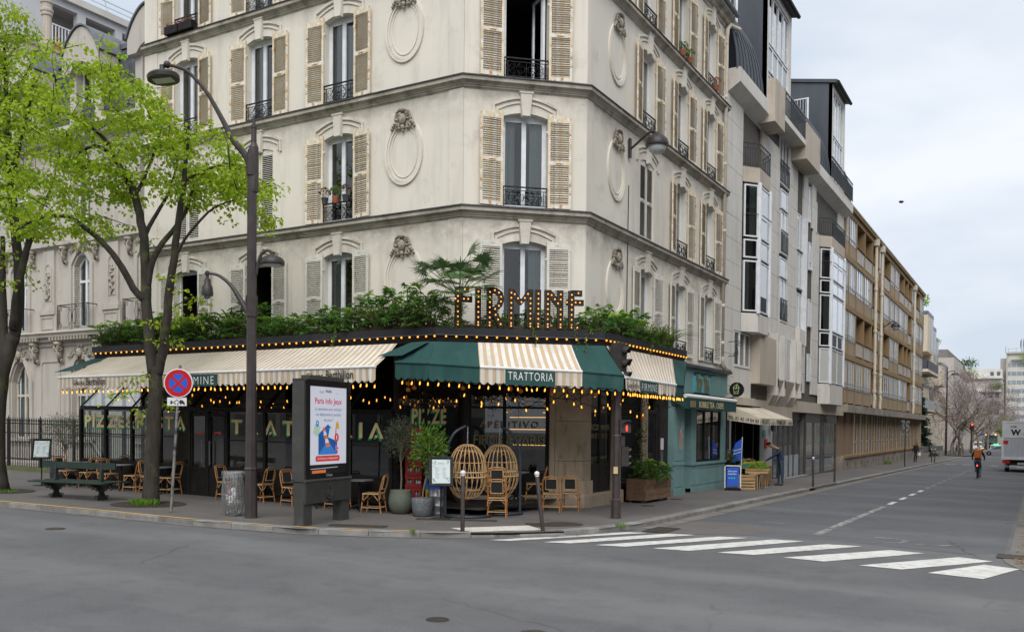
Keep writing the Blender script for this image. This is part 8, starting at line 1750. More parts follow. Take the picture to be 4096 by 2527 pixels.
# ---- hanging egg chairs
mat('swing_steel',(.04,.047,.058),(.055,.062,.075),rough=.45,metal=.3);mat('cane',(.4,.25,.12),(.52,.34,.17),scale=8,rough=.6,c3=(.25,.14,.06),scale3=4)
def egg_chair(x,y,side,label):
    o=V(gp(x,y));t=thing('egg_chair',label,'hanging chair',tuple(o),0,'hanging wicker egg chairs');c=o+Z_*1.03;n=46;op=atan2(CAMF.y,CAMF.x)+side*.3
    for k in range(n):
        a=2*pi*k/n;dlt=abs((a-op+pi) % (2*pi)-pi);pts=[]
        for i in range(19):
            th=pi*i/18;z=.64*cos(th);r=.455*sin(th)**.85*(1.06 if z < 0 else .97);tw_=a+.25*sin(th*2)*(1 if k % 2 else -1)*.35
            if dlt < .75 and -.42 < z < .42:
                if len(pts) > 1:MB().tube(pts,.0085,5).build('cane','cane',t)
                pts=[];continue
            pts.append(c+V((r*cos(tw_),r*sin(tw_),z)))
        if len(pts) > 1:MB().tube(pts,.0085,5).build('cane','cane',t)
    for i in (2,4,7,9,10,13,16):
        th=pi*i/18;z=.64*cos(th);r=.46*sin(th)**.85*(1.06 if z < 0 else .97);a0,a1=(op+.8,op+2*pi-.8) if -.42 < z < .42 else (op,op+2*pi);MB().tube([c+V((r*cos(a0+(a1-a0)*k/30),r*sin(a0+(a1-a0)*k/30),z)) for k in range(31)],.016 if i in (9,10) else .009,5).build('hoop','cane',t)
    MB().tube([c+V((.3*cos(op+1.1*cos(q))*1.35,.3*sin(op+1.1*cos(q))*1.35,.45*sin(q))) for q in [2*pi*k/20 for k in range(20)]],.016,6,closed=True).build('opening_hoop','cane',t)
    mb=MB()
    for k in range(9):z=c.z+.64+.03+k*.045;mb.tube([c+V((.0+.012*cos(u)*(k % 2),.012*cos(u)*((k+1) % 2),z-c.z+.026*sin(u))) for u in [2*pi*j/10 for j in range(10)]],.004,4,closed=True)
    mb.build('chain','steel',t)
    pd=CAMR*side;b0=c+pd*.5*1.0-CAMF*.12;top_=c+Z_*1.06
    b0=V((b0.x,b0.y,o.z+.03));mb=MB();arm(mb,[b0,b0+Z_*1.1,b0+Z_*1.55-pd*.04,b0+Z_*1.9-pd*.2,top_+Z_*.0+pd*.05],[.032]*5);mb.build('frame_pole','swing_steel',t)
    MB().tube([o+V((.56*cos(2*pi*i/32),.56*sin(2*pi*i/32),.035)) for i in range(32)],.03,8,closed=True).build('base_ring','swing_steel',t);MB().tube([b0,o+Z_*.035-pd*.5],.025,6).build('base_bar','swing_steel',t)
    return t
egg_chair(-11.41,17.53,-1,'nearer hanging wicker egg chair beside the menu stand');egg_chair(-11.2,18.62,1,'farther hanging wicker egg chair behind the stacked chairs')
# ---- crates, keg, menus
mat('crate_red',(.3,.025,.02),(.22,.02,.018),scale=5,rough=.45,rnd=.1);mat('bottle_clear',(.35,.38,.38),(.2,.23,.23),scale=9,rough=.2)
def crate_mesh():
    mb=MB();a,b,h,t=.2,.15,.28,.014
    for z0,z1 in ((0,.09),(.21,.28)):mb.box(-a,a,-b,-b+t,z0,z1).box(-a,a,b-t,b,z0,z1).box(-a,-a+t,-b+t,b-t,z0,z1).box(a-t,a,-b+t,b-t,z0,z1)
    for x in (-a+.03,0,a-.03):mb.box(x-.03,x+.03,-b,-b+t,.09,.21).box(x-.03,x+.03,b-t,b,.09,.21)
    for y in (-b+.04,b-.04):mb.box(-a,-a+t,y-.04,y+.04,.09,.21).box(a-t,a,y-.04,y+.04,.09,.21)
    mb.box(-a+t,a-t,-b+t,b-t,.0,.012);return mb
ME_CR=crate_mesh().mesh('shell','crate_red');bt=MB()
for x in (-.14,-.07,0,.07,.14):
    for y in (-.1,-.03,.04,.11):bt.lathe([(.027,.015),(.027,.15),(.011,.2),(.011,.25),(0,.251)],7,(x,y-.01,0))
ME_BT=bt.mesh('bottles','bottle_clear',True)
for k in range(7):
    t=thing('bottle_crate','red plastic bottle crate, %s in the stack behind the potted trees' % ('lowest','second from bottom','third from bottom','middle','fifth from bottom','second from top','topmost')[k],'crate',gp(-13.0,17.62,.29*k),R(28+random.uniform(-3,3)),'stacked red bottle crates');link('shell',ME_CR,t);tag(link('bottles',ME_BT,t),kind='stuff');mb=text(MB(),'cfp',(.07,-.1515,.095),X_,Z_,.11,.07,.02) if k % 2 == 0 else text(MB(),'cfp',(.2015,-.06,.095),Y_,Z_,.11,.07,.02);me=mb.mesh('mark','white_letter');link('mark',me,t)
t=thing('bottle_crate','yellow and blue crates tucked between the red stack and the keg','crate',gp(-12.45,17.62),R(28),'other crates');mat('crate_yellow',(.5,.36,.03),rough=.5);mat('crate_blue',(.03,.15,.4),rough=.5)
for k,m_ in enumerate(('crate_yellow','crate_yellow','crate_blue','crate_blue')):mb=crate_mesh();mb.v=[(a*.8,b*.8,c+k*.285) for a,b,c in mb.v];me=mb.mesh('shell',m_);link('shell',me,t)
KG=thing('beer_keg','ribbed steel beer keg with a blue band behind the menu stand','keg',gp(-12.1,17.3));o=V(gp(-12.1,17.3));MB().lathe([(.19,0),(.2,.02),(.195,.06),(.19,.1),(.2,.13),(.205,.2),(.215,.22),(.205,.24),(.205,.42),(.215,.44),(.205,.46),(.2,.56),(.19,.6),(.2,.64),(.2,.75),(.18,.755),(.175,.7),(0,.69)],28,o).build('barrel','steel',KG,smooth=True);MB().lathe([(.207,.62),(.207,.69)],28,o).build('band','sign_blue',KG);MB().obox(o+V((-CAMF.x*.2,-CAMF.y*.2,.7)),CAMR*.1,CAMF*.03,Z_*.03).build('handle_hole','black_paint',KG)
mat('menu_paper',(.5,.56,.55),(.44,.5,.5),scale=3,rough=.5);mat('menu_green',(.1,.3,.24),(.05,.12,.1),scale=20,rough=.5);mat('menu_ink',(.12,.12,.12),(.08,.1,.09),rough=.6)
def menu_stand(x,y,rz,label,h,tilt,base=True):
    t=thing('menu_stand',label,'menu stand',gp(x,y));o=V(gp(x,y));rt=V((cos(rz),sin(rz),0));fwd=V((sin(rz),-cos(rz),0));up=(Z_*cos(tilt)-fwd*sin(tilt));nn=rt.cross(up)
    MB().lathe([(.24,0),(.24,.012),(.03,.02)],24,o).build('base','charcoal_paint',t);MB().tube([o,o+Z_*h+fwd*-.02],.018,8).build('pole','black_paint',t);c=o+Z_*(h+.2);W,H=.5,.66
    bd_=MB();
    for s in (-1,1):bd_.obox(c+rt*s*W/2,rt*.035,up*(H+.035),nn*.05).obox(c+up*s*H/2,rt*(W-.035),up*.035,nn*.0495)
    bo_=bd_.build('frame','black_paint',t);MB().obox(c-nn*.01,rt*(W-.03),up*(H-.03),nn*.02).build('backing','black_paint',bo_);q0=c+nn*.004
    MB().quad(q0-rt*.2-up*.28,q0+rt*.2-up*.28,q0+rt*.2+up*.28,q0-rt*.2+up*.28).build('menu_sheet','menu_paper',bo_)
    fl=MB()
    for k in range(26):a=rn()*2*pi;p=q0+nn*.001+rt*(.17 if rn() < .5 else -.17)*random.uniform(.8,1.05)+up*random.choice((-1,1))*random.uniform(.12,.26);d=(rt*cos(a)+up*sin(a));e=(up*cos(a)-rt*sin(a));fl.quad(p,p+d*.03+e*.008,p+d*.07,p+d*.03-e*.008)
    fl.build('leaf_print','menu_green',bo_);ln=MB();text(ln,'FIRMINE',q0+nn*.0015-rt*.07+up*.17,rt,up,.14,.03)
    for k in range(9):
        for s in (-1,1):w_=random.uniform(.06,.1);p=q0+nn*.0015+rt*(s*.08-.05)+up*(.08-k*.03);ln.quad(p,p+rt*w_,p+rt*w_+up*.006,p+up*.006)
    ln.build('print','menu_ink',bo_);return t
menu_stand(-11.52,16.62,R(36),'framed menu on a black stand in front of the keg',.86,R(22));menu_stand(-25.9,16.3,R(50),'framed menu on a black stand at the left of the veranda',.9,R(32))
# ---- grocer stall
mat('crate_wood',(.42,.29,.15),(.34,.22,.11),scale=4,rough=.8,stretch=(1,1,6),rnd=.15);mat('stall_wood',(.26,.16,.08),(.19,.11,.055),scale=3,rough=.75)
def slat_crate(x,y,z,rz,L,W,H,label):
    t=thing('wooden_crate',label,'crate',(x,y,z),rz,'slatted crates at the grocer');rows=max(2,int(H/.1))
    for k in range(rows):
        zz=H*(k+.5)/rows
        for s in (-1,1):me=MB().box(-L/2,L/2,s*W/2-.006,s*W/2+.006,zz-.035,zz+.035).mesh('slat','crate_wood');link('slat',me,t);me=MB().box(s*L/2-.006,s*L/2+.006,-W/2+.006,W/2-.006,zz-.035,zz+.035).mesh('slat','crate_wood');link('slat',me,t)
    for sx in (-1,1):
        for sy in (-1,1):me=MB().box(sx*(L/2-.03)-.02,sx*(L/2-.03)+.02,sy*(W/2-.03)-.02,sy*(W/2-.03)+.02,0,H).mesh('corner_post','crate_wood');link('corner_post',me,t)
    me=MB().box(-L/2,L/2,-W/2,W/2,0,.01).mesh('base','crate_wood');link('base',me,t);return t
g_=gz(-9.3,33.6)
slat_crate(-9.35,33.5,g_,R(10),.62,.42,.34,'slatted wooden crate on the ground at the stall, lower one');slat_crate(-9.37,33.52,g_+.345,R(6),.6,.4,.22,'slatted wooden crate on the ground at the stall, upper one')
def stool(x,y,label):
    t=thing('wooden_stool',label,'stool',gp(x,y));o=V(gp(x,y))
    for sx in (-.13,.13):
        for sy in (-.13,.13):MB().tube([o+V((sx*1.15,sy*1.15,0)),o+V((sx,sy,.55))],.016,6).build('leg','crate_wood',t)
    MB().obox(o+Z_*.565,X_*.36,Y_*.36,Z_*.03).build('seat','crate_wood',t)
stool(-9.25,34.2,'pale wooden stool holding a flower crate, left one');stool(-9.1,34.75,'pale wooden stool holding a flower crate, right one');slat_crate(-9.2,34.45,gz(-9.2,34.4)+.585,R(5),.85,.5,.2,'pale crate of flowers resting on the two stools')
for k,(x,y,L) in enumerate(((-9.95,35.2,1.3),(-9.75,36.6,1.2))):
    t=thing('stall_table','wooden stall table of the grocer, %s' % ('nearer','farther')[k],'table',gp(x,y));o=V(gp(x,y));MB().obox(o+Z_*.77,X_*.8,Y_*L,Z_*.06).build('top','stall_wood',t);MB().obox(o+V((.36,0,.38)),X_*.03,Y_*(L-.05),Z_*.7).build('front_panel','stall_wood',t)
    for sx in (-.34,.3):
        for sy in (-1,1):MB().obox(o+V((sx,sy*(L/2-.06),.37)),X_*.06,Y_*.06,Z_*.74).build('leg','stall_wood',t)
FRC=[('orange',(.65,.24,.02)),('lemon',(.65,.5,.05)),('tomato',(.5,.03,.02)),('lime',(.2,.35,.03)),('apple',(.45,.1,.05)),('melon',(.5,.45,.2))]
for n_,c in FRC:mat('fruit_'+n_,c,tuple(v*.8 for v in c),scale=12,rough=.4)
mat('tray_black',(.02,.02,.025),rough=.5);mat('tray_green',(.05,.2,.14),rough=.5)
k=0
for i in range(2):
    for j in range(6):
        x=-10.2+i*.42;y=34.75+j*.43;z=gz(x,y)+.81+(.1 if i == 0 else 0);fn_=FRC[(i*2+j*3+1) % 6][0]
        t=thing('fruit_tray','tray of %s fruit on the stall, row %s place %s from the tea shop' % (fn_,('back','front')[i],('one','two','three','four','five','six')[j]),'fruit tray',(x,y,z),0,'fruit trays on the stall');MB().box(x-.19,x+.19,y-.2,y+.2,z,z+.02).box(x-.19,x-.18,y-.2,y+.2,z+.02,z+.12).box(x+.18,x+.19,y-.2,y+.2,z+.02,z+.12).box(x-.18,x+.18,y-.2,y-.19,z+.02,z+.12).box(x-.18,x+.18,y+.19,y+.2,z+.02,z+.12).build('tray',('tray_black','tray_green','crate_wood')[(i+j) % 3],t)
        me=MB().ball((0,0,0),.045,8,5).mesh('fruit','fruit_'+fn_,True)
        for a in range(3):
            for b in range(3):link('fruit',me,t,(-.11+a*.11+random.uniform(-.01,.01),-.12+b*.12,.09+.04*((a+b) % 2)))
random.seed(55)
blob((-9.2,34.45,gz(-9.2,34.4)+.86),.38,.24,.14,420,.07,.05,'lime_leaf','flower_bunch','yellow and green flower bunches in the pale crate','flowers');blob((-10.1,34.6,1.0),.25,.3,.3,500,.08,.04,'box_leaf','herb_bunch','dark green herbs at the back of the stall','herbs')
ABd=thing('a_board','white framed blue pavement board reading store your bags here','a-board',gp(-9.62,32.6));o=V(gp(-9.62,32.6));rt=V((cos(R(20)),sin(R(20)),0));nn=V((sin(R(20)),-cos(R(20)),0));up=(Z_-nn*.06).normalized()
MB().ribbon([(-.28,.08),(-.28,.86),(-.24,.9),(.24,.9),(.28,.86),(.28,.08)],.035,o,rt,up,nn*.03).build('frame','white_plastic',ABd);pb_=MB().prism([(-.22,.14),(.22,.14),(.22,.84),(-.22,.84)],o+nn*.005,rt,up,nn*.012).build('board','sign_blue',ABd);text(MB(),'Store your',o+nn*.02-rt*.17+up*.66,rt,up,.32,.07,.02).build('lettering','white_letter',pb_);text(MB(),'bags here',o+nn*.02-rt*.17+up*.56,rt,up,.3,.07,.02).build('lettering','white_letter',pb_)
mat('aqua',(.05,.5,.5),rough=.5)
for k in range(3):MB().add([o+nn*.02+rt*(-.13+k*.09+.033*cos(a))+up*(.45+.033*sin(a)) for a in [2*pi*i/12 for i in range(12)]],[tuple(range(12))]).build('icon','aqua',pb_)
MB().prism([(-.3,0),(.3,0),(.27,.09),(-.27,.09)],o-nn*.15,rt,Z_,nn*.3).build('base','black_paint',ABd)
FLG=thing('advertising_flag','blue store your bags flag leaning beside the tea shop','flag',gp(-10.15,34.45));o=V(gp(-10.15,34.45));MB().tube([o+V((.3,-.05,.2)),o+V((.35,-.05,1.95))],.015,6).build('pole','white_plastic',FLG);MB().prism([(0,.95),(.38,1.1),(.36,1.9),(.1,1.7),(.02,1.4)],o+V((-.02,-.06,0)),X_,Z_,(0,.02,0)).build('cloth','sign_blue',FLG);text(MB(),'bags here',o+V((.02,-.07,1.25)),V((1,0,.3)).normalized(),Z_,.32,.08,.02).build('lettering','white_letter',FLG);text(MB(),'tore your',o+V((.02,-.07,1.36)),V((1,0,.3)).normalized(),Z_,.32,.08,.02).build('lettering','white_letter',FLG)
# ================================================================ people
mat('skin',(.38,.22,.15),(.33,.18,.12),rough=.6);mat('navy_cloth',(.012,.03,.075),(.018,.04,.09),scale=9,rough=.8);mat('black_cloth',(.01,.01,.012),(.018,.018,.02),scale=9,rough=.85);mat('denim',(.03,.05,.08),(.045,.065,.095),scale=9,rough=.85);mat('grey_denim',(.07,.085,.11),(.1,.115,.14),scale=9,rough=.85);mat('orange_cloth',(.42,.1,.02),(.34,.08,.018),scale=6,rough=.7);mat('beige_cloth',(.4,.3,.22),rough=.8);mat('hair',(.02,.014,.01),rough=.7);mat('shoe',(.015,.014,.014),rough=.5)
PEOPLE=[]
def person(label,loc,ux,uy,J,E,mats,extra=None):
    """J: name -> (u, v, z, radius, material index); one skinned surface, faces coloured by the nearest bone"""
    t=thing('person',label,'person',loc);names=list(J);me=bpy.data.meshes.new('body');me.from_pydata([tuple(ux*J[n][0]+uy*J[n][1]+Z_*J[n][2]) for n in names],[(names.index(a),names.index(b)) for a,b in E],[]);o=link('body',me,t)
    md=o.modifiers.new('skin','SKIN');sd=me.skin_vertices[0].data
    for i,n in enumerate(names):r=J[n][3];sd[i].radius=r if isinstance(r,tuple) else (r,r);sd[i].use_root=(n == 'pelvis')
    s=o.modifiers.new('sub','SUBSURF');s.levels=2;s.render_levels=2;PEOPLE.append((o,J,E,mats,ux,uy));return t
def hand(J,E,p,nm,d,spread,mi,side):
    u,v,z=p;J[nm]=(u,v,z,.03,mi)
    for k in range(4):q=(k-1.5)*.02;e=nm+'f%d' % k;J[e]=(u+d[0]*(.085-.006*abs(k-1.4))+spread[0]*q,v+d[1]*.085+spread[1]*q,z+d[2]*(.085-.006*abs(k-1.4))+spread[2]*q,.0085,mi);E.append((nm,e))
    e=nm+'t';J[e]=(u+d[0]*.045+spread[0]*.05*side,v+d[1]*.045+spread[1]*.05*side,z+d[2]*.045+spread[2]*.05*side,.0095,mi);E.append((nm,e))
def body(pel,lean,ankL,ankR,kneeL,kneeR,elbL,elbR,hanL,hanR,fl,hd=(0,0),jt=0,lg=1,sk=2,sh=3,hr=4):
    """pel = pelvis (u, v, z); lean = chest offset (u, v); limbs given as absolute (u, v, z)"""
    x,y,z=pel;lx,ly=lean;cx,cy=x+lx,y+ly;J={'pelvis':(x,y,z,(.15,.12),lg),'waist':(x+lx*.35,y+ly*.35,z+.16,(.145,.115),jt),'chest':(cx,cy,z+.4,(.18,.125),jt),'neck':(cx+lx*.3,cy+ly*.3,z+.58,.055,sk),'head':(cx+lx*.4+hd[0]*.3,cy+ly*.4+hd[1]*.3,z+.7,(.082,.095),sk),'crown':(cx+lx*.4+hd[0]*.35,cy+ly*.4+hd[1]*.35,z+.79,(.075,.085),hr)}
    sx,sy=fl
    E=[('pelvis','waist'),('waist','chest'),('chest','neck'),('neck','head'),('head','crown')]
    J['nose']=(J['head'][0]+hd[0]*.1,J['head'][1]+hd[1]*.1,J['head'][2]-.01,.018,sk);E.append(('head','nose'))
    for s,e,h,k,a in ((-1,elbL,hanL,kneeL,ankL),(1,elbR,hanR,kneeR,ankR)):
        q='L' if s < 0 else 'R';J['sh'+q]=(cx+s*sx*.19,cy+s*sy*.19,z+.48,.072,jt);J['el'+q]=(*e,.052,jt);J['wr'+q]=(*h,.034,jt);d=V(h)-V(e);d.normalize();E += [('chest','sh'+q),('sh'+q,'el'+q),('el'+q,'wr'+q)];c=V(h)+d*.05;sp=d.cross(V((sx,sy,0)));sp=sp.normalized() if sp.length > .05 else V((0,0,1));hand(J,E,tuple(c),'ha'+q,tuple(d),tuple(sp),sk,s);E.append(('wr'+q,'ha'+q))
        J['hip'+q]=(x+s*sx*.09,y+s*sy*.09,z-.06,.095,lg);J['kn'+q]=(*k,.065,lg);J['an'+q]=(*a,.042,lg);fd=(-sy,sx);J['ft'+q]=(a[0]+fd[0]*.02,a[1]+fd[1]*.02,a[2]-.045,.045,sh);J['to'+q]=(a[0]+fd[0]*.17,a[1]+fd[1]*.17,a[2]-.055,.034,sh);E += [('pelvis','hip'+q),('hip'+q,'kn'+q),('kn'+q,'an'+q),('an'+q,'ft'+q),('ft'+q,'to'+q)]
    return J,E
g1=gp(-9.1,37.4)
J,E=body((.06,0,.93),(-.1,.02),(.1,-.1,.09),(0,.12,.09),(.06,-.1,.5),(.0,.12,.5),(-.32,-.1,1.18),(.16,.2,1.12),(-.56,-.02,1.02),(.16,.2,.86),(0,1),(-1,.2))
J['peak']=(J['crown'][0]-.13,J['crown'][1],J['crown'][2]-.02,(.03,.02),4);E.append(('crown','peak'))
person('person in a navy jacket, jeans and black cap reaching over the fruit stall',g1,CAMR,CAMF,J,E,['navy_cloth','denim','skin','shoe','black_cloth'])
J,E=body((0,0,.95),(0,-.01),(-.1,.05,.09),(.1,.12,.11),(-.1,-.06,.5),(.1,-.02,.52),(-.27,.05,1.12),(.27,.0,1.1),(-.25,-.12,.92),(.26,-.02,.86),(-1,0),(0,-1));J={k:(v[0],v[1],v[2],v[3],v[4]) for k,v in J.items()}
PW=person('person in black walking towards the camera beside the brown block',gp(-9.2,86.0),CAMR,CAMF,J,E,['black_cloth','black_cloth','skin','shoe','hair'])
MB().obox(V(gp(-9.2,86))+CAMR*.28-CAMF*.1+Z_*.72,CAMR*.22,CAMF*.12,Z_*.28).build('carrier_bag','paper',PW)
# cyclist
cx_,cy_=-2.89,57.5;cg=gp(cx_,cy_,RZ);BK=thing('bicycle','bicycle ridden away down the side street','bicycle',cg);o=V(cg);mat('tyre',(.015,.015,.015),rough=.9)
for y,nm in ((-.5,'rear'),(.55,'front')):
    w_=MB().tube([o+V((0,y+.33*cos(2*pi*i/28),.35+.33*sin(2*pi*i/28))) for i in range(28)],.022,6,closed=True).build('wheel','tyre',BK);sp_k=MB()
    for i in range(12):a=2*pi*i/12;sp_k.bar(o+V((0,y,.35)),o+V((0,y+.32*cos(a),.35+.32*sin(a))),.004)
    sp_k.build('spokes','steel',w_)
fr_=MB()
for a,b in (((0,-.5,.35),(0,-.1,.33)),((0,-.5,.35),(0,-.22,.85)),((0,-.1,.33),(0,-.22,.92)),((0,-.1,.33),(0,.42,.75)),((0,-.2,.8),(0,.4,.85)),((0,.38,1.0),(0,.55,.35))):fr_.tube([o+V(a),o+V(b)],.018,6)
fr_.build('frame','black_paint',BK);MB().tube([o+V((-.3,.33,1.05)),o+V((0,.4,1.02)),o+V((.3,.33,1.05))],.014,6).build('handlebar','black_paint',BK);MB().ball(o+V((0,-.24,.95)),.1,10,6,.4,.9,1.4).build('saddle','black_paint',BK);MB().ball(o+V((0,-.62,.75)),.035,8,6).build('rear_light','red_lamp',BK);MB().box(o.x-.04,o.x+.04,o.y-.86,o.y-.5,o.z+.68,o.z+.7).build('mudguard','aqua',BK)
J,E=body((0,-.22,1.02),(0,.1),(-.1,.02,.42),(.12,-.05,.14),(-.13,.2,.78),(.13,.08,.58),(-.3,.15,1.28),(.3,.12,1.25),(-.3,.3,1.1),(.32,.3,1.08),(1,0),(0,1));CYP=person('person with an orange backpack cycling away down the side street',cg,X_,Y_,J,E,['black_cloth','grey_denim','skin','shoe','hair'])
bk_=MB();pr_=[(-.16,.0),(-.19,.1),(-.19,.36),(-.13,.46),(.13,.46),(.19,.36),(.19,.1),(.16,.0)];bk_.prism(pr_,o+V((0,-.2,1.12)),X_,Z_,(0,-.2,.02));bk_.prism([(-.13,.05),(.13,.05),(.12,.22),(-.12,.22)],o+V((0,-.4,1.13)),X_,Z_,(0,-.05,0));bo2=bk_.build('backpack','orange_cloth',CYP)
for k,(x,y,f,lb,m_) in enumerate(((-11.6,178,1,'far person in a dark suit walking away past the trees','navy_cloth'),(-11.9,172,-1,'far person with a pink bag beside the dark suit','beige_cloth'),(-13.8,200,-1,'far person in a beige coat by the garden wall','beige_cloth'))):
    J,E=body((0,0,.95),(0,.0),(-.1,-.1,.09),(.1,.1,.09),(-.1,.02,.5),(.1,.08,.5),(-.27,.03,1.12),(.27,.0,1.12),(-.26,.1,.88),(.27,-.05,.88),(f,0),(0,f));person(lb,gp(x,y),CAMR,CAMF,J,E,[m_,'black_cloth','skin','shoe','hair'])
dg=bpy.context.evaluated_depsgraph_get();dg.update()
for o,J,E,mats,ux,uy in PEOPLE:
    me=bpy.data.meshes.new_from_object(o.evaluated_get(dg));o.modifiers.clear();o.data=me;me.name='body';me.materials.clear()
    for m_ in mats:me.materials.append(MT[m_])
    pts={n:ux*q[0]+uy*q[1]+Z_*q[2] for n,q in J.items()};seg=[(pts[a],pts[b],J[a][4],J[b][4]) for a,b in E]
    for p in me.polygons:
        c=p.center;best=(9,0)
        for a,b,ma,mb_ in seg:
            d=b-a;f=max(0,min(1,(c-a).dot(d)/max(1e-9,d.length_squared)));l=(c-(a+d*f)).length
            if l < best[0]:best=(l,ma if f < .5 else mb_)
        p.material_index=best[1];p.use_smooth=True
# ================================================================ vehicles
mat('truck_white',(.55,.56,.58),(.48,.49,.51),scale=1.5,rough=.4);mat('truck_grey',(.36,.38,.41),(.3,.32,.35),scale=2,stretch=(6,1,.3),rough=.4);mat('tail_red',(.5,.02,.02),rough=.3);mat('silver_paint',(.42,.44,.47),(.38,.4,.43),rough=.25,metal=.4,coat=.5);mat('white_paint',(.6,.61,.62),rough=.25,coat=.5);mat('dark_green_paint',(.01,.05,.04),rough=.35);lit('indicator',(1,.35,.03),2.5);lit('taxi_green',(.05,.9,.2),2.0)
TK=thing('box_truck','white box truck seen from behind at the right edge','truck',gp(-.9,71.2,RZ));x0,x1,ty=-2.1,.32,71.2;tz=gz(-1,71.2)+RZ
MB().box(x0,x1,ty+.05,ty+6,tz+1.02,tz+3.5).build('cargo_box','truck_white',TK);MB().box(x0-.02,x1+.02,ty,ty+.08,tz+3.4,tz+3.55).box(x0-.02,x0+.1,ty,ty+.08,tz+1.0,tz+3.4).box(x1-.1,x1+.02,ty,ty+.08,tz+1.0,tz+3.4).build('rear_frame','truck_white',TK)
for k in range(2):MB().box(x0+.1,x1-.1,ty+.01,ty+.05,tz+(1.05,2.38)[k],tz+(2.32,3.38)[k]).build('tail_panel',('truck_grey','truck_white')[k],TK)
MB().box(x0-.05,x1+.05,ty-.12,ty+.04,tz+.88,tz+1.06).build('tail_lift','truck_white',TK);lgm=MB();text(lgm,'W',(x0+.5,ty-.0,tz+2.55),X_,Z_,.62,.42,.06);text(lgm,'ATSB',(x0+.46,ty-.0,tz+3.1),X_,Z_,.4,.11,.03);text(lgm,'CONDUITE ASSISTANCE',(x0+1.15,ty,tz+2.62),X_,Z_,1.2,.08);lgm.build('lettering','black_letter',TK);MB().box(x0+.06,x0+.36,ty-.004,ty+.004,tz+1.95,tz+2.2).build('red_label','tail_red',TK)
for x in (x0+.02,x1-.48):MB().box(x,x+.46,ty-.03,ty+.1,tz+.62,tz+.84).build('tail_light','tail_red',TK)
MB().box(x0+.3,x1-.3,ty+.1,ty+6.5,tz+.5,tz+.9).build('chassis','black_paint',TK);MB().box(x0+.95,x0+1.5,ty-.02,ty,tz+.55,tz+.68).build('number_plate','white_paint',TK);text(MB(),'GB-561-MF',(x0+1.0,ty-.025,tz+.58),X_,Z_,.45,.08,.02).build('plate_text','black_letter',TK);MB().box(x0+.9,x1-.2,ty+.05,ty+.12,tz+.32,tz+.42).build('bumper_bar','truck_white',TK)
for x in (x0+.12,x1-.46):
    w_=MB().lathe([(.3,-.14),(.42,-.12),(.44,0),(.42,.12),(.3,.14)],20);w_.tf(M.Translation((x+.17,ty+1.1,tz+.44)) @ M.Rotation(pi/2,4,'Y'));w_.build('wheel','tyre',TK);MB().box(x+.02,x+.34,ty+.5,ty+.53,tz+.3,tz+.55).build('mud_flap','white_plastic',TK)
MB().box(x0+.15,x1-.15,ty+6.1,ty+7.8,tz+.5,tz+2.5).build('cab','truck_white',TK)
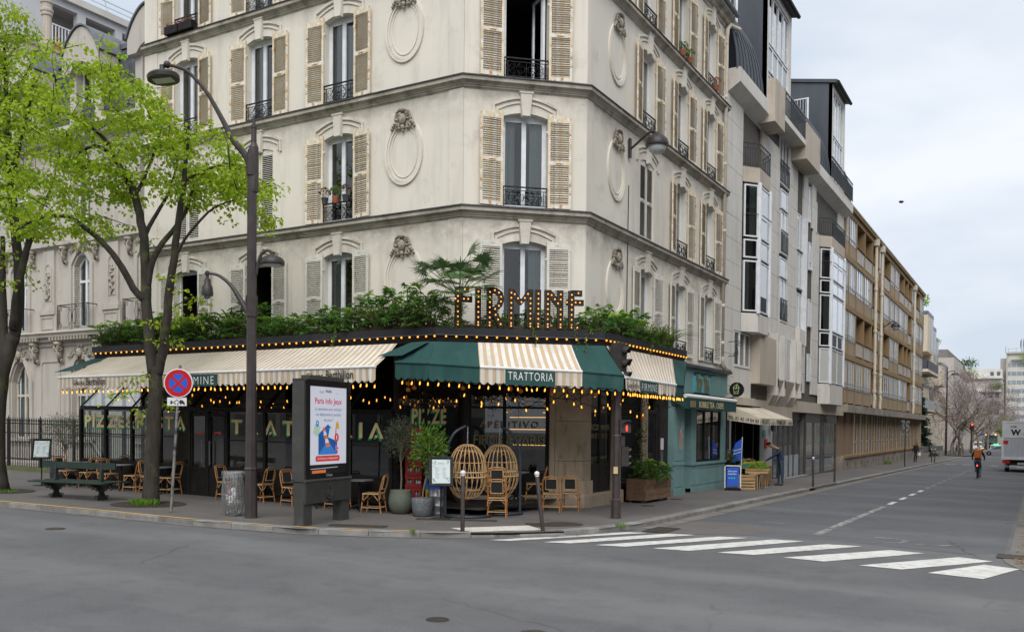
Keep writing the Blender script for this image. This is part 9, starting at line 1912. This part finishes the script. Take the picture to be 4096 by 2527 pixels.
def car(label,loc,rz,paint,L=4.3,W=1.8,H=1.46,van=False,name='parked_car'):
    t=thing(name,label,'car' if not van else 'van',loc,rz);k=L/4.3;h=H/1.46
    lo=[(-2.1,.28),(-2.15,.5),(-2.08,.72),(-1.35,.9),(-.3,.95),(1.2,.97),(1.95,.9),(2.12,.62),(2.1,.3)] if not van else [(-2.1,.28),(-2.15,.6),(-2.05,.95),(-1.6,1.05),(2.05,1.05),(2.12,.6),(2.1,.3)]
    hi=[(-1.35,.9),(-.6,1.32),(.1,1.46),(1.1,1.42),(1.95,.92)] if not van else [(-1.6,1.05),(-1.05,1.7),(-.6,1.85),(2.0,1.85),(2.08,1.05)]
    S=lambda P:[(x*k,z*h) for x,z in P];Pn=S(lo);n=len(Pn);mb=MB();mb.add([(x,s*W/2*(1 if .3 < z < .9 else .95)*(1-.06*(abs(x)/2.1/k)**4),z) for s in (-1,1) for x,z in Pn],[tuple(range(n))[::-1],tuple(range(n,2*n))]+[(i,(i+1) % n,n+(i+1) % n,n+i) for i in range(n)]);me=mb.mesh('body',paint);link('body',me,t)
    Q=S(hi);n=len(Q);mb=MB();mb.add([(x,s*(W/2*.93-.13*max(0,z/h-.9)),z) for s in (-1,1) for x,z in Q],[tuple(range(n))[::-1],tuple(range(n,2*n))]+[(i,(i+1) % n,n+(i+1) % n,n+i) for i in range(n)]);link('cabin',mb.mesh('cabin',paint),t)
    G=[(Q[0][0]+.12*k,Q[0][1]+.03),(Q[1][0]+.1*k,Q[1][1]-.05),(Q[2][0],Q[2][1]-.09),(Q[3][0]-.05*k,Q[3][1]-.09),(Q[4][0]-.22*k,Q[4][1]+.03)]
    for s in (-1,1):
        for a,b in ((0,.48),(.52,1)):
            xs=G[0][0]+(G[4][0]-G[0][0])*a;xe=G[0][0]+(G[4][0]-G[0][0])*b
            zt=lambda x:next((p[1]+(q[1]-p[1])*(x-p[0])/(q[0]-p[0]) for p,q in zip(G,G[1:]) if p[0] <= x <= q[0]),G[0][1]);m=MB();N=6;v=[]
            for i in range(N+1):x=xs+(xe-xs)*i/N;z=zt(x);v += [(x,s*(W/2*.935+.004),G[0][1]),(x,s*(W/2*.935+.006-.13*max(0,z/h-.9)),max(z,G[0][1]+.001))]
            m.add(v,[(2*i,2*i+2,2*i+3,2*i+1) for i in range(N)]);link('side_window',m.mesh('side_window','far_window'),t)
    for a,b,nm in ((0,1,'windscreen'),(3,4,'rear_window')):
        p,q=V((*Q[a],0)),V((*Q[b],0));sg=-1 if nm == 'windscreen' else 1;y0,y1=W/2*.86,W/2*.78;m=MB();p,q=(p+(q-p)*.08),(p+(q-p)*.92);ya,yb=(y0,y1) if a == 0 else (y1,y0);m.quad((p.x+sg*.012,-ya,p.y+.012),(p.x+sg*.012,ya,p.y+.012),(q.x+sg*.012,yb,q.y+.012),(q.x+sg*.012,-yb,q.y+.012));link(nm,m.mesh(nm,'far_window'),t)
    for x in (-1.35*k,1.3*k):
        for s in (-1,1):
            m=MB().lathe([(.2,-.1),(.31,-.09),(.325,0),(.31,.09),(.2,.1)],20);m.tf(M.Translation((x,s*(W/2-.09),.325)) @ M.Rotation(pi/2,4,'X'));w_=link('wheel',m.mesh('wheel','tyre'),t);m=MB().lathe([(.2,-.02),(.05,.02),(0,.02)],10);m.tf(M.Translation((x,s*(W/2+.005),.325)) @ M.Rotation(-s*pi/2,4,'X'));link('rim',m.mesh('rim','steel'),w_)
    for s in (-1,1):link('headlight',MB().box(-2.13*k,-2.02*k,s*.62-.16,s*.62+.16,.6*h,.72*h).mesh('headlight','white_plastic'),t);link('tail_lamp',MB().box(2.02*k,2.13*k,s*.64-.14,s*.64+.14,.68*h,.82*h).mesh('tail_lamp','tail_red'),t)
    link('grille',MB().box(-2.16*k,-2.1*k,-.45,.45,.36*h,.54*h).mesh('grille','black_paint'),t);return t
car('silver hatchback crossing the far junction behind the cyclist',gp(-4.7,149.5,RZ),0,'silver_paint',L=4.4,name='silver_car');car('white van facing the camera at the far junction',gp(-10.3,205,RZ),R(90),'white_paint',L=4.6,H=1.5,van=True,name='white_van');tx=car('white taxi with a green roof light beyond the silver car',gp(-6.2,178,RZ),R(90),'white_paint',name='taxi');link('roof_light',MB().box(-.1,.1,-.35,.35,1.47,1.62).mesh('roof_light','taxi_green'),tx)
GT=thing('green_lorry','dark green lorry cab with orange lights beyond the red traffic light','lorry',gp(-9.2,232,RZ));o=V(gp(-9.2,232,RZ));MB().box(o.x-1.25,o.x+1.25,o.y,o.y+7,o.z+.5,o.z+3.4).build('body','dark_green_paint',GT);MB().box(o.x-1.1,o.x+1.1,o.y-.03,o.y,o.z+1.7,o.z+2.7).build('windscreen','far_window',GT);MB().box(o.x-1.2,o.x+1.2,o.y-.1,o.y+.2,o.z+.4,o.z+.8).build('bumper','black_paint',GT)
for s in (-1,1):MB().ball(o+V((s*1.0,0,3.5)),.14,8,6).build('beacon','indicator',GT);MB().box(o.x+s*.9-.2,o.x+s*.9+.2,o.y+1,o.y+1.8,o.z,o.z+.9).build('wheel','tyre',GT)
BU=thing('city_bus','white bus with red tail lights behind the truck','bus',gp(-1.2,175,RZ));o=V(gp(-1.6,175,RZ));MB().box(o.x-1.25,o.x+1.25,o.y,o.y+11,o.z+.35,o.z+3.2).build('body','white_paint',BU);MB().box(o.x-1.1,o.x+1.1,o.y-.03,o.y,o.z+1.5,o.z+2.7).build('rear_window','far_glass',BU)
for s in (-1,1):MB().box(o.x+s*1.15-.09,o.x+s*1.15+.09,o.y-.05,o.y,o.z+.8,o.z+1.7).build('tail_light','red_lamp',BU);MB().box(o.x+s*.95-.2,o.x+s*.95+.2,o.y+2,o.y+3,o.z,o.z+.95).build('wheel','tyre',BU)
MC=thing('motorcycle','dark motorcycle with an amber lamp at the far junction','motorcycle',gp(-7.6,165,RZ));o=V(gp(-7.6,165,RZ))
for y in (-.65,.65):MB().tube([o+V((0,y+.3*cos(2*pi*i/18),.32+.3*sin(2*pi*i/18))) for i in range(18)],.06,6,closed=True).build('wheel','tyre',MC)
MB().ball(o+Z_*.72,.3,10,6,.7,.6,2.0).build('body','black_paint',MC,smooth=True);MB().tube([o+V((-.4,-.5,1.05)),o+V((0,-.55,1.0)),o+V((.4,-.5,1.05))],.03,6).build('handlebar','black_paint',MC);MB().ball(o+V((0,-.72,.9)),.12,8,6).build('headlamp','indicator',MC)
# bird
BD=thing('bird','small dark bird flying in the pale sky','bird',(0,0,0));d_=(_fw+_ri*((3604.5-2048)/3604.2)-_ui*((809-1776.7)/3604.2));bp_=V((0,0,2.05))+d_*70;mb=MB().ball((0,0,0),.09,8,6,.9,1.9,.9);mb.tube([(.1,0,.02),(.22,0,.04)],[.05,.03],6);mb.add([(-.28,-.06,.0),(-.28,.06,.0),(-.1,0,.02)],[(0,1,2)]);mb.build('body','black_cloth',BD,smooth=True)
for s in (-1,1):MB().add([(.08,0,.04),(-.08,0,.04),(-.12,s*.22,.12),(-.04,s*.38,.04),(.04,s*.22,.15)],[(0,1,2,3,4)]).build('wing','black_cloth',BD)
BD.location=bp_;BD.rotation_euler=(.2,0,atan2(CAMR.y,CAMR.x))
# ================================================================ the other sides of the crossing (they face the shop windows)
wallmat('opposite_stone',(.42,.38,.32),(.22,.19,.16),None,.3);mat('opposite_roof',(.09,.1,.115),rough=.6)
def opposite(label,a,b,n_,H,depth,nb):
    a,b=V((*a,0)),V((*b,0));t_=(b-a).normalized();n_=V((*n_,0));L=(b-a).length;T=thing('opposite_building',label,'building',tuple(a));m=(a+b)/2-n_*depth/2
    MB().obox(m+Z_*(H/2-1),t_*L,n_*depth,Z_*(H+2)).build('wall','opposite_stone',T);MB().obox(m+Z_*(H+1.3),t_*L,n_*(depth-1.5),Z_*2.6).build('roof','opposite_roof',T);MB().obox(m+Z_*(H-.1),t_*(L+.2),n_*(depth+.6),Z_*.25).build('cornice','opposite_stone',T)
    me=MB().obox((0,0,0),X_*1.2,Y_*.06,Z_*2.1).mesh('window','far_window');rz=atan2(t_.y,t_.x);k=int(L/3)
    for f in range(nb):
        for i in range(k):link('window',me,T,a+t_*(L*(i+.5)/k)+n_*.02+Z_*(5.6+f*3.2)-a,rz)
    me=MB().obox((0,0,0),X_*2.4,Y_*.06,Z_*2.8).mesh('shop_window','far_window')
    for i in range(k):link('shop_window',me,T,t_*(L*(i+.5)/k)+n_*.02+Z_*1.6,rz)
opposite('stone apartment house across the avenue, reflected in the veranda',(-70,-27),(-28,-27),(0,1),15,12,3);opposite('second stone apartment house across the avenue',(-27,-27),(8,-27),(0,1),16.5,12,3);opposite('third stone apartment house across the avenue',(9,-27),(50,-27),(0,1),15.5,12,3);opposite('stone apartment house on the far pavement of the side street',(4.2,22),(4.2,78),(-1,0),14.5,12,3);opposite('second stone apartment house on the far pavement of the side street',(4.2,79),(4.2,140),(-1,0),13,12,3)
